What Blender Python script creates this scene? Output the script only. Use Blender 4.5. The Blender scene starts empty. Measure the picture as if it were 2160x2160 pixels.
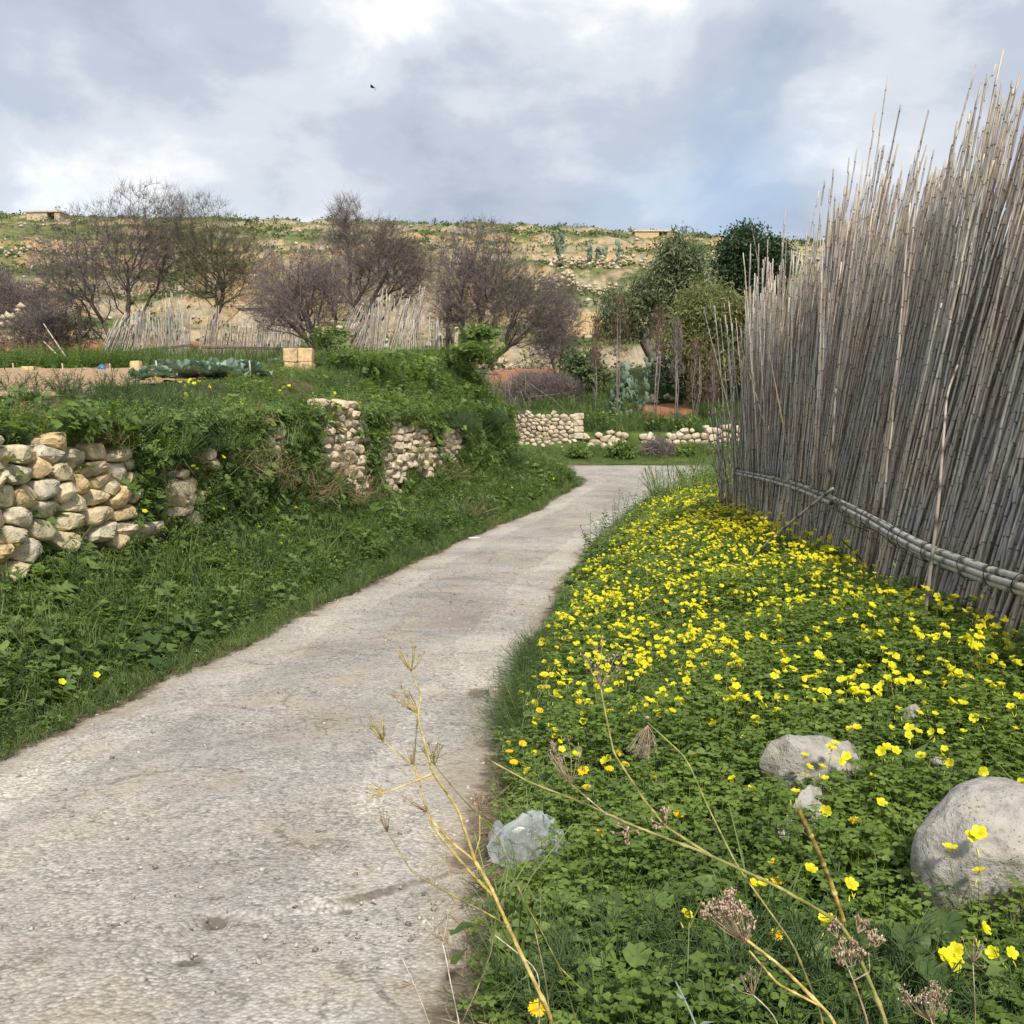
import bpy, math, random
import numpy as np
from mathutils import Vector, Matrix, Euler

rng = np.random.default_rng(7)
random.seed(7)
scene = bpy.context.scene
COL = scene.collection
R_ = math.radians

# ------------------------------------------------------------------ camera
CAM = np.array([0.0, 0.0, 1.6])
PITCH = math.atan(180.0 / 2160.0)
cam_data = bpy.data.cameras.new("camera")
cam = bpy.data.objects.new("camera", cam_data)
COL.objects.link(cam)
cam.location = CAM
cam.rotation_euler = (math.pi / 2 - PITCH, 0, 0)
cam_data.sensor_width = 36.0
cam_data.lens = 36.0
cam_data.clip_start = 0.05
cam_data.clip_end = 2000.0
scene.camera = cam

# ------------------------------------------------------------------ world, sun, exposure
SUN_EL, SUN_AZ = R_(46), R_(167)          # azimuth clockwise from +Y: behind the camera, to the right
OX, OY = 0.0, 0.0
world = bpy.data.worlds.new("World")
scene.world = world
world.use_nodes = True
wn, wl = world.node_tree.nodes, world.node_tree.links
wn.clear()
w_out = wn.new("ShaderNodeOutputWorld")
w_bg = wn.new("ShaderNodeBackground")
w_bg.inputs["Strength"].default_value = 0.1
sky = wn.new("ShaderNodeTexSky")
sky.sky_type = 'NISHITA'
sky.sun_disc = False
sky.sun_elevation = SUN_EL
sky.sun_rotation = SUN_AZ
sky.air_density = 1.0
sky.dust_density = 0.3
tc = wn.new("ShaderNodeTexCoord")
cmb = wn.new("ShaderNodeVectorMath"); cmb.operation = 'MULTIPLY'     # cloud banks a little wider than tall
cmb.inputs[1].default_value = (1.0, 1.0, 1.7)
wl.new(tc.outputs["Generated"], cmb.inputs[0])

def wnoise(scale, detail, rough, dist, off):
    mp = wn.new("ShaderNodeMapping"); mp.inputs["Location"].default_value = off
    wl.new(cmb.outputs[0], mp.inputs[0])
    n = wn.new("ShaderNodeTexNoise")
    n.inputs["Scale"].default_value = scale; n.inputs["Detail"].default_value = detail
    n.inputs["Roughness"].default_value = rough; n.inputs["Distortion"].default_value = dist
    wl.new(mp.outputs[0], n.inputs["Vector"])
    return n

def wramp(src, stops, interp='EASE'):
    r = wn.new("ShaderNodeValToRGB"); r.color_ramp.interpolation = interp
    e = r.color_ramp.elements
    while len(e) < len(stops): e.new(0.5)
    for el, (p, c) in zip(e, stops):
        el.position = p; el.color = (c[0], c[1], c[2], 1)
    wl.new(src, r.inputs[0])
    return r

n_big = wnoise(2.6, 3.0, 0.5, 0.25, (OX, OY, 0))               # broad cloud masses
n_fine = wnoise(6.0, 8.0, 0.58, 0.2, (2.3, 7.7, 2.0))         # billows
n_shade = wn.new("ShaderNodeMath"); n_shade.operation = 'MULTIPLY_ADD'; n_shade.inputs[1].default_value = 0.42
wl.new(n_fine.outputs["Fac"], n_shade.inputs[0])
n_b2 = wn.new("ShaderNodeMath"); n_b2.operation = 'MULTIPLY'; n_b2.inputs[1].default_value = 0.58
wl.new(n_big.outputs["Fac"], n_b2.inputs[0]); wl.new(n_b2.outputs[0], n_shade.inputs[2])
n_gap = wnoise(2.0, 5.0, 0.55, 0.3, (OX + 5.2, OY + 2.1, 1.0))  # breaks where the blue shows
CLOUD = wramp(n_shade.outputs[0], [(0.39, (3.2, 3.65, 4.5)), (0.47, (4.0, 4.45, 5.25)),
                                       (0.535, (5.2, 5.55, 6.1)), (0.63, (7.8, 7.9, 8.0))])
GAP = wramp(n_gap.outputs["Fac"], [(0.54, (0, 0, 0)), (0.72, (0.5, 0.5, 0.5))])
w_mix = wn.new("ShaderNodeMix"); w_mix.data_type = 'RGBA'
wl.new(GAP.outputs["Color"], w_mix.inputs["Factor"])
wl.new(CLOUD.outputs["Color"], w_mix.inputs["A"])
wl.new(sky.outputs["Color"], w_mix.inputs["B"])
wl.new(w_mix.outputs["Result"], w_bg.inputs["Color"])
wl.new(w_bg.outputs[0], w_out.inputs["Surface"])

sun_data = bpy.data.lights.new("sun", 'SUN')
sun_data.energy = 3.5
sun_data.angle = R_(6.0)
sun_data.color = (1.0, 0.93, 0.82)
sun = bpy.data.objects.new("sun", sun_data)
COL.objects.link(sun)
sun_dir = Vector((math.sin(SUN_AZ) * math.cos(SUN_EL), math.cos(SUN_AZ) * math.cos(SUN_EL), math.sin(SUN_EL)))
sun.rotation_euler = sun_dir.to_track_quat('Z', 'Y').to_euler()
sun.location = (8, -8, 20)

scene.view_settings.view_transform = 'Standard'
scene.view_settings.look = 'None'
scene.view_settings.exposure = 0.5
scene.view_settings.gamma = 1.0
scene.view_settings.use_curve_mapping = False
scene.cycles.max_bounces = 6
scene.cycles.diffuse_bounces = 3
scene.cycles.transmission_bounces = 4
scene.cycles.transparent_max_bounces = 8

# ------------------------------------------------------------------ numeric helpers
def ss(a, b, x):
    t = np.clip((x - a) / (b - a), 0, 1)
    return t * t * (3 - 2 * t)

_perm = np.random.default_rng(99).random((256, 256))
def vnoise(x, y, seed=0):
    x = np.asarray(x, float) + seed * 17.31; y = np.asarray(y, float) + seed * 9.77
    xi = np.floor(x).astype(int); yi = np.floor(y).astype(int)
    fx = x - xi; fy = y - yi
    fx = fx * fx * (3 - 2 * fx); fy = fy * fy * (3 - 2 * fy)
    a = _perm[xi & 255, yi & 255]; b = _perm[(xi + 1) & 255, yi & 255]
    c = _perm[xi & 255, (yi + 1) & 255]; d = _perm[(xi + 1) & 255, (yi + 1) & 255]
    return (a * (1 - fx) + b * fx) * (1 - fy) + (c * (1 - fx) + d * fx) * fy
def fbm(x, y, seed=0, oct=4):
    s = 0; a = 0.5; t = 0
    for k in range(oct):
        s = s + a * vnoise(np.asarray(x) * 2 ** k, np.asarray(y) * 2 ** k, seed + k * 3); t += a; a *= 0.5
    return s / t

def ray(u, v):
    """world direction through picture point (u, v) of the 2160-pixel photograph, scaled to y = 1"""
    a = (u - 1080) / 2160.0; b = (1080 - v) / 2160.0
    c, s = math.cos(PITCH), math.sin(PITCH)
    d = np.array([a, c + b * s, -s + b * c])
    return d / d[1]
def at(u, v, Y):
    return CAM + ray(u, v) * Y
def proj(p):
    p = np.asarray(p, float) - CAM
    c, s = math.cos(PITCH), math.sin(PITCH)
    f = p[..., 1] * c - p[..., 2] * s
    up = p[..., 1] * s + p[..., 2] * c
    return 1080 + 2160 * p[..., 0] / f, 1080 - 2160 * up / f
def inpoly(u, v, poly):
    u = np.asarray(u); v = np.asarray(v); r = np.zeros(u.shape, bool); n = len(poly)
    for i in range(n):
        x0, y0 = poly[i]; x1, y1 = poly[(i + 1) % n]
        c = ((y0 > v) != (y1 > v)) & (u < (x1 - x0) * (v - y0) / (y1 - y0 + 1e-12) + x0)
        r ^= c
    return r

# ------------------------------------------------------------------ terrain function
ZRY = [-30, 0, 2, 5, 9, 13, 18, 24, 28, 31, 35, 36.5]
ZRZ = [0.3, 0.02, 0, -.1, -.24, -.35, -.40, -.40, -.24, -.05, .17, .22]
LY = [-30, 0, 3, 5.3, 8, 12.9, 18, 24, 28, 30, 31.5, 32.4, 32.9, 33.2, 37]
LX = [-5, -3.4, -3.0, -2.65, -2.36, -1.77, -.92, .42, 1.35, 1.95, 2.2, 2.1, 1.2, -1.2, -1.2]
RY = [-30, 0, 2, 3, 5.3, 8, 10, 12.9, 14.5, 20, 24, 28, 30, 31, 32, 33, 37]
RX = [-.4, -.15, -.12, -.08, -.05, .18, .38, .71, .98, 2.0, 2.9, 4.7, 6.6, 9, 16, 40, 40]
WY = [-30, 0, 3, 5.3, 8, 12.9, 18, 24, 28, 30, 33, 36, 40]
WX = [-6.3, -4.8, -4.4, -4.07, -3.74, -3.17, -2.3, -1.0, -.1, -.3, -1.6, -2.4, -3.2]
def zr(y): return np.interp(y, ZRY, ZRZ)
def Lx(y): return np.interp(y, LY, LX)
def Rx(y): return np.interp(y, RY, RX)
def Wx(y): return np.interp(y, WY, WX)
HB_Y = [30, 50, 60, 70, 85, 100, 125, 150, 165, 200, 320, 800]
HB_Z = [0, 2.8, 5.6, 8.6, 13, 17.8, 24.5, 30.6, 31.8, 31, 22, -20]
def Gf(x, y):
    x = np.asarray(x, float); y = np.asarray(y, float)
    z_r = zr(y); L = Lx(y); Rr = Rx(y); W = Wx(y)
    sl = L - x; sr = x - Rr; sp = W - x
    bump = (fbm(x * 1.3, y * 1.3, 2) - .5) * .10
    bank = z_r + .01 + .33 * ss(0, 1.35, sl) + bump * ss(0.1, .8, sl)
    plane = 1.68 + .076 * (y - 8) + (fbm(x * .25, y * .25, 5) - .5) * .12
    front = 1.42 + .022 * (y - 8) + bump
    T = front + (plane - front) * ss(0, 1.5, sp)
    zl = bank + (T - bank) * ss(0.0, 0.10, sp)
    tgt = np.maximum(.27, z_r + .1)
    zrr = z_r + .01 + (tgt - z_r) * ss(0, 2.5, sr) + bump * ss(.1, .8, sr)
    z = np.where(sl > 0, zl, np.where(sr > 0, zrr, z_r - .05))
    # far ground
    pr = np.interp(y, [36, 37, 40, 40.25, 42, 46, 50, 56, 60], [.22, .34, .8, 1.35, 1.55, 2.2, 2.9, 4.4, 5.6])
    pm = np.interp(y, [36, 37, 38.1, 38.3, 42, 46, 50, 56, 60], [.22, .4, .75, 1.95, 2.1, 2.5, 3.0, 4.4, 5.6])
    prm = pm + (pr - pm) * ss(2.55, 2.75, x)
    pl = np.interp(y, [30, 34, 40, 48, 56, 57, 60, 64], [3.35, 3.65, 4.4, 5.4, 6.2, 7.7, 8.0, 8.6])
    ed = Wx(np.minimum(y, 40)) - .0 * y
    far = prm + (pl - prm) * ss(0, 1, (ed - x) / (.6 + np.clip((y - 36) * .4, 0, 6)) + .0)
    n = (fbm(x * .035, y * .035, 11) - .5) * 22
    t = (y + n) / 11.5; fl = np.floor(t); f = t - fl
    S = np.where(f < .84, .42 * f / .84, .42 + .58 * (f - .84) / .16)
    amp = ss(.25, .6, fbm(x * .06 + 5, fl * 3.1, 21, 3))
    yw = 11.5 * (fl + S * amp + f * (1 - amp)) - n
    h = np.interp(yw, HB_Y, HB_Z) - np.where(x < 0, .020, .052) * x * np.clip((y - 58) / 92, 0, 1.2)
    h = h + ((fbm(x * .3, y * .3, 31) - .5) * 1.5 + (fbm(x * 1.1, y * 1.1, 33) - .5) * .7) * ss(58, 75, y)
    wob = (fbm(x * .28, y * .05, 41) - .5) * 9
    cl = ss(-24, -19, x) * (1 - ss(-4, -1.5, x))
    h = h + cl * (3.0 * ss(0, 2.6, y - 78 - wob) - 3.0 * ss(6, 34, y - 78)) - cl * 1.5 * ss(66, 77, y) * (1 - ss(0, 2.6, y - 78 - wob))
    far = far + (h - far) * ss(54, 64, y)
    wf = ss(36.1, 36.7, y)
    wf = np.where(x < W - .2, ss(33, 37, y), wf)
    return z + (far - z) * wf
def g(x, y):
    return float(Gf(np.array([x]), np.array([y]))[0])
def hit(u, v, h=0.0, y0=1.2, y1=70.0):
    """where the ray through a picture point meets the surface h metres above the ground"""
    d = ray(u, v)
    ys = np.concatenate([np.arange(y0, 12, .01), np.arange(12, y1, .05)])
    P = CAM + ys[:, None] * d
    dz = P[:, 2] - Gf(P[:, 0], P[:, 1]) - h
    k = np.where(dz < 0)[0]
    return P[k[0]] if len(k) else P[-1]

# ------------------------------------------------------------------ mesh helpers
def mesh_np(name, V, F, attrs=None, smooth=False, sharp=0):
    V = np.ascontiguousarray(V, np.float32); F = np.ascontiguousarray(F, np.int32)
    me = bpy.data.meshes.new(name)
    n, k = F.shape
    me.vertices.add(len(V)); me.vertices.foreach_set("co", V.ravel())
    me.loops.add(n * k); me.loops.foreach_set("vertex_index", F.ravel())
    me.polygons.add(n); me.polygons.foreach_set("loop_start", np.arange(0, n * k, k, dtype=np.int32))
    if smooth: me.polygons.foreach_set("use_smooth", np.ones(n, bool))
    for nm, a in (attrs or {}).items():
        a = np.asarray(a, np.float32)
        if a.ndim == 1:
            at_ = me.attributes.new(nm, 'FLOAT', 'POINT'); at_.data.foreach_set("value", a)
        else:
            at_ = me.attributes.new(nm, 'FLOAT_COLOR', 'POINT')
            c = np.ones((len(a), 4), np.float32); c[:, :3] = a
            at_.data.foreach_set("color", c.ravel())
    me.update(calc_edges=True)
    me.validate()
    if sharp: me.set_sharp_from_angle(angle=R_(sharp))
    return me
def obj(name, me, mat=None, parent=None, loc=None, rot=None, scale=None):
    o = bpy.data.objects.new(name, me)
    COL.objects.link(o)
    if mat is not None and me is not None and len(me.materials) == 0: me.materials.append(mat)
    if parent is not None: o.parent = parent
    if loc is not None: o.location = loc
    if rot is not None: o.rotation_euler = rot
    if scale is not None: o.scale = (scale,) * 3 if np.isscalar(scale) else scale
    return o
def tag(o, label=None, cat=None, group=None, kind=None):
    if label: o["label"] = label
    if cat: o["category"] = cat
    if group: o["group"] = group
    if kind: o["kind"] = kind
    return o
def thing(name, label, cat, loc=(0, 0, 0), rot=None, group=None):
    o = obj(name, None, loc=loc, rot=rot)
    return tag(o, label, cat, group)

class Geo:
    """collects triangles with a per-vertex 'rnd' value"""
    def __init__(s): s.V = []; s.F = []; s.A = []; s.n = 0
    def add(s, V, F, a=0.5):
        V = np.asarray(V, float).reshape(-1, 3); F = np.asarray(F, int).reshape(-1, 3)
        s.V.append(V); s.F.append(F + s.n)
        s.A.append(np.broadcast_to(np.asarray(a, float), (len(V),)))
        s.n += len(V); return s
    def get(s): return np.concatenate(s.V), np.concatenate(s.F), np.concatenate(s.A)
    def mesh(s, name, smooth=False):
        V, F, A = s.get(); return mesh_np(name, V, F, {"rnd": A}, smooth)
    def build(s, name, mat, parent=None, smooth=False, **k):
        return obj(name, s.mesh(name, smooth), mat, parent, **k)

def tube(P, r, sides=6, cap=True):
    P = np.asarray(P, float); n = len(P); r = np.broadcast_to(np.asarray(r, float), (n,))
    T = np.gradient(P, axis=0); T /= np.linalg.norm(T, axis=1)[:, None] + 1e-12
    ref = np.array([0, 0, 1.0]) if abs(T[0, 2]) < .9 else np.array([1.0, 0, 0])
    V = []
    a0 = np.cross(T[0], ref); a0 /= np.linalg.norm(a0)
    ang = np.arange(sides) * 2 * math.pi / sides
    for i in range(n):
        a0 = a0 - T[i] * np.dot(a0, T[i]); a0 /= np.linalg.norm(a0) + 1e-12
        b0 = np.cross(T[i], a0)
        V.append(P[i] + r[i] * (np.cos(ang)[:, None] * a0 + np.sin(ang)[:, None] * b0))
    V = np.concatenate(V); F = []
    for i in range(n - 1):
        for j in range(sides):
            k = (j + 1) % sides
            a, b, c, d = i * sides + j, i * sides + k, (i + 1) * sides + k, (i + 1) * sides + j
            F += [(a, b, c), (a, c, d)]
    if cap:
        for j in range(1, sides - 1):
            F.append(((n - 1) * sides, (n - 1) * sides + j, (n - 1) * sides + j + 1))
            F.append((0, j + 1, j))
    return V, np.array(F)
def prisms(P0, P1, r0, r1, sides=3):
    """many straight twigs at once"""
    P0 = np.asarray(P0, float); P1 = np.asarray(P1, float); n = len(P0)
    r0 = np.broadcast_to(r0, (n,)); r1 = np.broadcast_to(r1, (n,))
    T = P1 - P0; T /= np.linalg.norm(T, axis=1)[:, None] + 1e-12
    ref = np.where(np.abs(T[:, 2:3]) < .9, np.array([[0, 0, 1.0]]), np.array([[1.0, 0, 0]]))
    A = np.cross(T, ref); A /= np.linalg.norm(A, axis=1)[:, None] + 1e-12
    B = np.cross(T, A)
    ang = np.arange(sides) * 2 * math.pi / sides
    off = np.cos(ang)[None, :, None] * A[:, None] + np.sin(ang)[None, :, None] * B[:, None]
    V = np.concatenate([P0[:, None] + off * r0[:, None, None], P1[:, None] + off * r1[:, None, None]], 1)
    f = []
    for j in range(sides):
        k = (j + 1) % sides
        f += [(j, k, sides + k), (j, sides + k, sides + j)]
    F = np.array(f)[None] + (np.arange(n) * 2 * sides)[:, None, None]
    return V.reshape(-1, 3), F.reshape(-1, 3)
def rotmats(yaw, tilt, tdir, roll=None):
    """yaw about z, then tilt by 'tilt' towards heading 'tdir'"""
    n = len(yaw); c, s = np.cos(yaw), np.sin(yaw); z = np.zeros(n); o = np.ones(n)
    Rz = np.stack([np.stack([c, -s, z], 1), np.stack([s, c, z], 1), np.stack([z, z, o], 1)], 1)
    ax = np.stack([-np.sin(tdir), np.cos(tdir), z], 1)
    ct, st = np.cos(tilt), np.sin(tilt)
    K = np.zeros((n, 3, 3)); K[:, 0, 1] = -ax[:, 2]; K[:, 0, 2] = ax[:, 1]; K[:, 1, 0] = ax[:, 2]
    K[:, 1, 2] = -ax[:, 0]; K[:, 2, 0] = -ax[:, 1]; K[:, 2, 1] = ax[:, 0]
    Rt = np.eye(3)[None] + st[:, None, None] * K + (1 - ct)[:, None, None] * (K @ K)
    return Rt @ Rz
def scatter(geo, tmpl, pos, scale, tilt=.25, tdir=None, rnd=None, zs=None):
    """copies of a template (V, F, A) into one mass"""
    V, F, A = tmpl; n = len(pos)
    if n == 0: return
    yaw = rng.uniform(0, 2 * math.pi, n)
    td = rng.uniform(0, 2 * math.pi, n) if tdir is None else np.broadcast_to(tdir, (n,))
    tl = np.abs(rng.normal(0, tilt, n)) if np.isscalar(tilt) else tilt
    M = rotmats(yaw, tl, td)
    sc = np.broadcast_to(scale, (n,))
    VV = V[None] * sc[:, None, None]
    if zs is not None: VV = VV * np.stack([np.ones(n), np.ones(n), np.broadcast_to(zs, (n,))], 1)[:, None]
    VV = np.einsum('nij,nkj->nki', M, VV) + np.asarray(pos)[:, None]
    FF = F[None] + (np.arange(n) * len(V))[:, None, None]
    r = rng.uniform(-.22, .22, n) if rnd is None else rnd
    AA = np.clip(A[None] + r[:, None], 0, 1)
    geo.add(VV.reshape(-1, 3), FF.reshape(-1, 3), AA.ravel())

# ------------------------------------------------------------------ plant templates
def leaf(L, w, droop=.3, fold=.25):
    """a leaf along +x with a folded rib"""
    V = np.array([[0, 0, 0], [L * .42, w / 2, fold * w], [L, 0, -droop * L], [L * .42, -w / 2, fold * w], [L * .48, 0, -.06 * L * droop]])
    return V, np.array([[0, 4, 1], [1, 4, 2], [0, 3, 4], [3, 2, 4]])
def rot(V, yaw, pitch):
    c, s = math.cos(pitch), math.sin(pitch)
    V = V @ np.array([[c, 0, -s], [0, 1, 0], [s, 0, c]]).T if False else np.stack([V[:, 0] * c - V[:, 2] * s, V[:, 1], V[:, 0] * s + V[:, 2] * c], 1)
    c, s = math.cos(yaw), math.sin(yaw)
    return np.stack([V[:, 0] * c - V[:, 1] * s, V[:, 0] * s + V[:, 1] * c, V[:, 2]], 1)
def leafy_stem(h, n, L, w, r):
    G = Geo()
    lean = r.normal(0, .12, 2)
    V, F = prisms([[0, 0, 0]], [[lean[0] * h, lean[1] * h, h]], .003, .0015); G.add(V, F, .55)
    for i in range(n):
        t = .25 + .75 * (i + .5) / n
        p = np.array([lean[0] * h * t, lean[1] * h * t, h * t])
        k = (1.15 - .55 * t) * r.uniform(.75, 1.15)
        V, F = leaf(L * k, w * k, r.uniform(.1, .5), r.uniform(.1, .35))
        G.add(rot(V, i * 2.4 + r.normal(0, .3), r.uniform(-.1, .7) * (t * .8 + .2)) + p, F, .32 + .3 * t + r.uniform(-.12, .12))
    return G.get()
def clover(h, s, r, detail=True):
    G = Geo(); lean = r.normal(0, .25, 2) * h
    top = np.array([lean[0], lean[1], h])
    if detail:
        V, F = prisms([[0, 0, 0]], [top], .0014, .001); G.add(V, F, .7)
    for i in range(3):
        a = i * 2.094 + r.normal(0, .12)
        V = np.array([[0, 0, 0], [.62, .52, .10], [1.0, .34, .02], [.80, 0, -.06], [1.0, -.34, .02], [.62, -.52, .10]]) * s
        F = np.array([[0, 3, 1], [1, 3, 2], [0, 5, 3], [5, 4, 3]])
        G.add(rot(V, a, r.uniform(-.35, .12)) + top, F, .45 + r.uniform(-.1, .1))
    return G.get()
def tuft(n, h, w, droop, r, spread=.03):
    G = Geo()
    for i in range(n):
        a = r.uniform(0, 6.283); hh = h * r.uniform(.55, 1.1); d = droop * r.uniform(.3, 1.2) * hh
        b = np.array([r.normal(0, spread), r.normal(0, spread), 0])
        dr = np.array([math.cos(a), math.sin(a), 0]); sd = np.array([-dr[1], dr[0], 0]) * w / 2
        p1 = b + dr * d * .25 + [0, 0, hh * .55]; p2 = b + dr * d * .62 + [0, 0, hh * .9]; p3 = b + dr * d * 1.1 + [0, 0, hh * (1 - .35 * droop)]
        V = np.array([b - sd, b + sd, p1 - sd, p1 + sd, p2 - sd * .7, p2 + sd * .7, p3])
        F = np.array([[0, 1, 3], [0, 3, 2], [2, 3, 5], [2, 5, 4], [4, 5, 6]])
        G.add(V, F, r.uniform(.3, .75))
    return G.get()
def mallow(n, h, s, r):
    G = Geo()
    for i in range(n):
        a = r.uniform(0, 6.283); q = r.uniform(.2, 1)
        top = np.array([math.cos(a) * h * .6 * q, math.sin(a) * h * .6 * q, h * r.uniform(.5, 1.1)])
        V, F = prisms([[0, 0, 0]], [top], .002, .0015); G.add(V, F, .6)
        k = 9; an = np.linspace(.35, 6.283 - .35, k)
        rr = s * (1 + .13 * np.cos(an * 5)) * r.uniform(.7, 1.15)
        V = np.concatenate([[[0, 0, 0]], np.stack([np.cos(an) * rr, np.sin(an) * rr, .18 * rr * np.cos(an * 2.5) + .1 * rr], 1)])
        F = np.array([[0, j, j + 1] for j in range(1, k)])
        G.add(rot(V, a, r.uniform(-.5, .3)) + top, F, .45 + r.uniform(-.15, .15))
    return G.get()
def feather(h, n, r, wid=.0016):
    """fennel or carrot: fine thread leaves"""
    G = Geo(); P0, P1 = [], []
    for i in range(n):
        a = r.uniform(0, 6.283); el = r.uniform(.3, 1.3); L = h * r.uniform(.6, 1.1)
        d = np.array([math.cos(a) * math.cos(el), math.sin(a) * math.cos(el), math.sin(el)])
        P0.append([0, 0, 0]); P1.append(d * L)
        for k in range(9):
            t = .3 + .7 * k / 9; b = d * L * t
            for m in range(3):
                e = d * .5 + r.normal(0, .6, 3); e /= np.linalg.norm(e)
                P0.append(b); P1.append(b + e * h * .22 * (1.2 - t * .5))
    V, F = prisms(np.array(P0), np.array(P1), wid, wid * .6)
    G.add(V, F, .4); return G.get()
def broadleaf(n, L, w, r):
    """a rosette of broad drooping leaves"""
    G = Geo()
    for i in range(n):
        V, F = leaf(L * r.uniform(.7, 1.1), w * r.uniform(.8, 1.1), r.uniform(.1, .5), .2)
        G.add(rot(V, i * 2.4 + r.normal(0, .2), r.uniform(.2, 1.1)), F, r.uniform(.3, .65))
    return G.get()

# ------------------------------------------------------------------ materials
def nmat(name):
    m = bpy.data.materials.new(name); m.use_nodes = True
    nt = m.node_tree; b = nt.nodes["Principled BSDF"]
    return m, nt, b
def N(nt, t, **kw):
    n = nt.nodes.new(t)
    for k, v in kw.items():
        if k in n.inputs: n.inputs[k].default_value = v
        else: setattr(n, k, v)
    return n
def ramp(nt, src, stops, interp='LINEAR'):
    r = nt.nodes.new("ShaderNodeValToRGB"); r.color_ramp.interpolation = interp
    e = r.color_ramp.elements
    while len(e) < len(stops): e.new(.5)
    for el, (p, c) in zip(e, stops):
        el.position = p; el.color = (c[0], c[1], c[2], 1) if not np.isscalar(c) else (c, c, c, 1)
    nt.links.new(src, r.inputs[0]); return r
def mixc(nt, fac, a, b, mode='MIX'):
    m = nt.nodes.new("ShaderNodeMix"); m.data_type = 'RGBA'; m.blend_type = mode
    for s, i in ((fac, "Factor"), (a, "A"), (b, "B")):
        if hasattr(s, "links"): nt.links.new(s, m.inputs[i])
        elif np.isscalar(s): m.inputs[i].default_value = s
        else: m.inputs[i].default_value = (*s, 1)
    return m.outputs["Result"]
def attr(nt, name):
    a = nt.nodes.new("ShaderNodeAttribute"); a.attribute_name = name; return a
def bump(nt, b, src, strength, dist):
    n = nt.nodes.new("ShaderNodeBump"); n.inputs["Strength"].default_value = strength; n.inputs["Distance"].default_value = dist
    nt.links.new(src, n.inputs["Height"]); nt.links.new(n.outputs[0], b.inputs["Normal"]); return n
def objco(nt):
    return nt.nodes.new("ShaderNodeTexCoord").outputs["Object"]

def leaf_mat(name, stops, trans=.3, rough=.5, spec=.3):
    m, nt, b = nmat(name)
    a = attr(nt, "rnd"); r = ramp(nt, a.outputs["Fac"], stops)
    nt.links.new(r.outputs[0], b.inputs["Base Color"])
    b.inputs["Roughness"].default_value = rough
    b.inputs["Specular IOR Level"].default_value = spec
    tr = N(nt, "ShaderNodeBsdfTranslucent")
    tcx = mixc(nt, 1.0, r.outputs[0], (1.25, 1.3, .55), 'MULTIPLY')
    nt.links.new(tcx, tr.inputs["Color"])
    mx = N(nt, "ShaderNodeMixShader"); mx.inputs[0].default_value = trans
    nt.links.new(b.outputs[0], mx.inputs[1]); nt.links.new(tr.outputs[0], mx.inputs[2])
    nt.links.new(mx.outputs[0], nt.nodes["Material Output"].inputs["Surface"])
    return m
M = {}
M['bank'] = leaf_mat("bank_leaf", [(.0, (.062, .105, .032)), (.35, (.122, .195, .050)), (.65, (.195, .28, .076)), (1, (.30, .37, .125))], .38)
M['clover'] = leaf_mat("clover_leaf", [(.0, (.062, .110, .024)), (.45, (.140, .218, .042)), (.85, (.24, .325, .068)), (1, (.37, .39, .09))], .38)
M['grass'] = leaf_mat("grass_blade", [(.0, (.045, .085, .022)), (.55, (.095, .155, .045)), (1, (.22, .25, .09))], .25)
M['fennel'] = leaf_mat("fennel_thread", [(.0, (.05, .095, .03)), (1, (.13, .20, .075))], .2)
M['bluegreen'] = leaf_mat("bluegreen_leaf", [(.0, (.085, .13, .08)), (.5, (.15, .21, .14)), (1, (.25, .32, .24))], .15)
M['cabbage'] = leaf_mat("cabbage_leaf", [(.0, (.11, .18, .13)), (.5, (.21, .30, .235)), (1, (.37, .45, .38))], .12)
M['drygrass'] = leaf_mat("dry_grass", [(.0, (.20, .13, .07)), (.5, (.36, .26, .15)), (1, (.52, .42, .27))], .2, .7)
M['petal'] = leaf_mat("yellow_petal", [(.0, (.44, .38, .02)), (.25, (.76, .67, .012)), (.7, (.84, .79, .02)), (1, (.86, .84, .14))], .35, .5)
M['daisy'] = leaf_mat("daisy_yellow", [(.0, (.70, .36, .004)), (.4, (.84, .58, .008)), (1, (.86, .66, .01))], .25, .6)
M['stalk'] = leaf_mat("flower_stalk", [(.0, (.06, .11, .025)), (1, (.16, .22, .06))], .15)
M['white_petal'] = leaf_mat("white_petal", [(.0, (.7, .7, .65)), (1, (.8, .8, .76))], .3)
M['euc'] = leaf_mat("eucalypt_leaf", [(.0, (.07, .10, .05)), (.5, (.155, .19, .095)), (1, (.30, .32, .16))], .25)
M['euc_gold'] = leaf_mat("eucalypt_leaf_olive", [(.0, (.085, .105, .04)), (.5, (.20, .215, .085)), (1, (.38, .36, .15))], .3)
M['dark_tree'] = leaf_mat("carob_leaf", [(.0, (.02, .045, .022)), (.6, (.045, .085, .036)), (1, (.08, .13, .05))], .15)
M['scrub'] = leaf_mat("scrub_leaf", [(.0, (.045, .065, .03)), (.4, (.085, .12, .045)), (.75, (.14, .19, .06)), (1, (.26, .27, .14))], .2)
M['rust_leaf'] = leaf_mat("dead_foliage", [(.0, (.09, .055, .04)), (1, (.24, .15, .105))], .1, .8)

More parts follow.
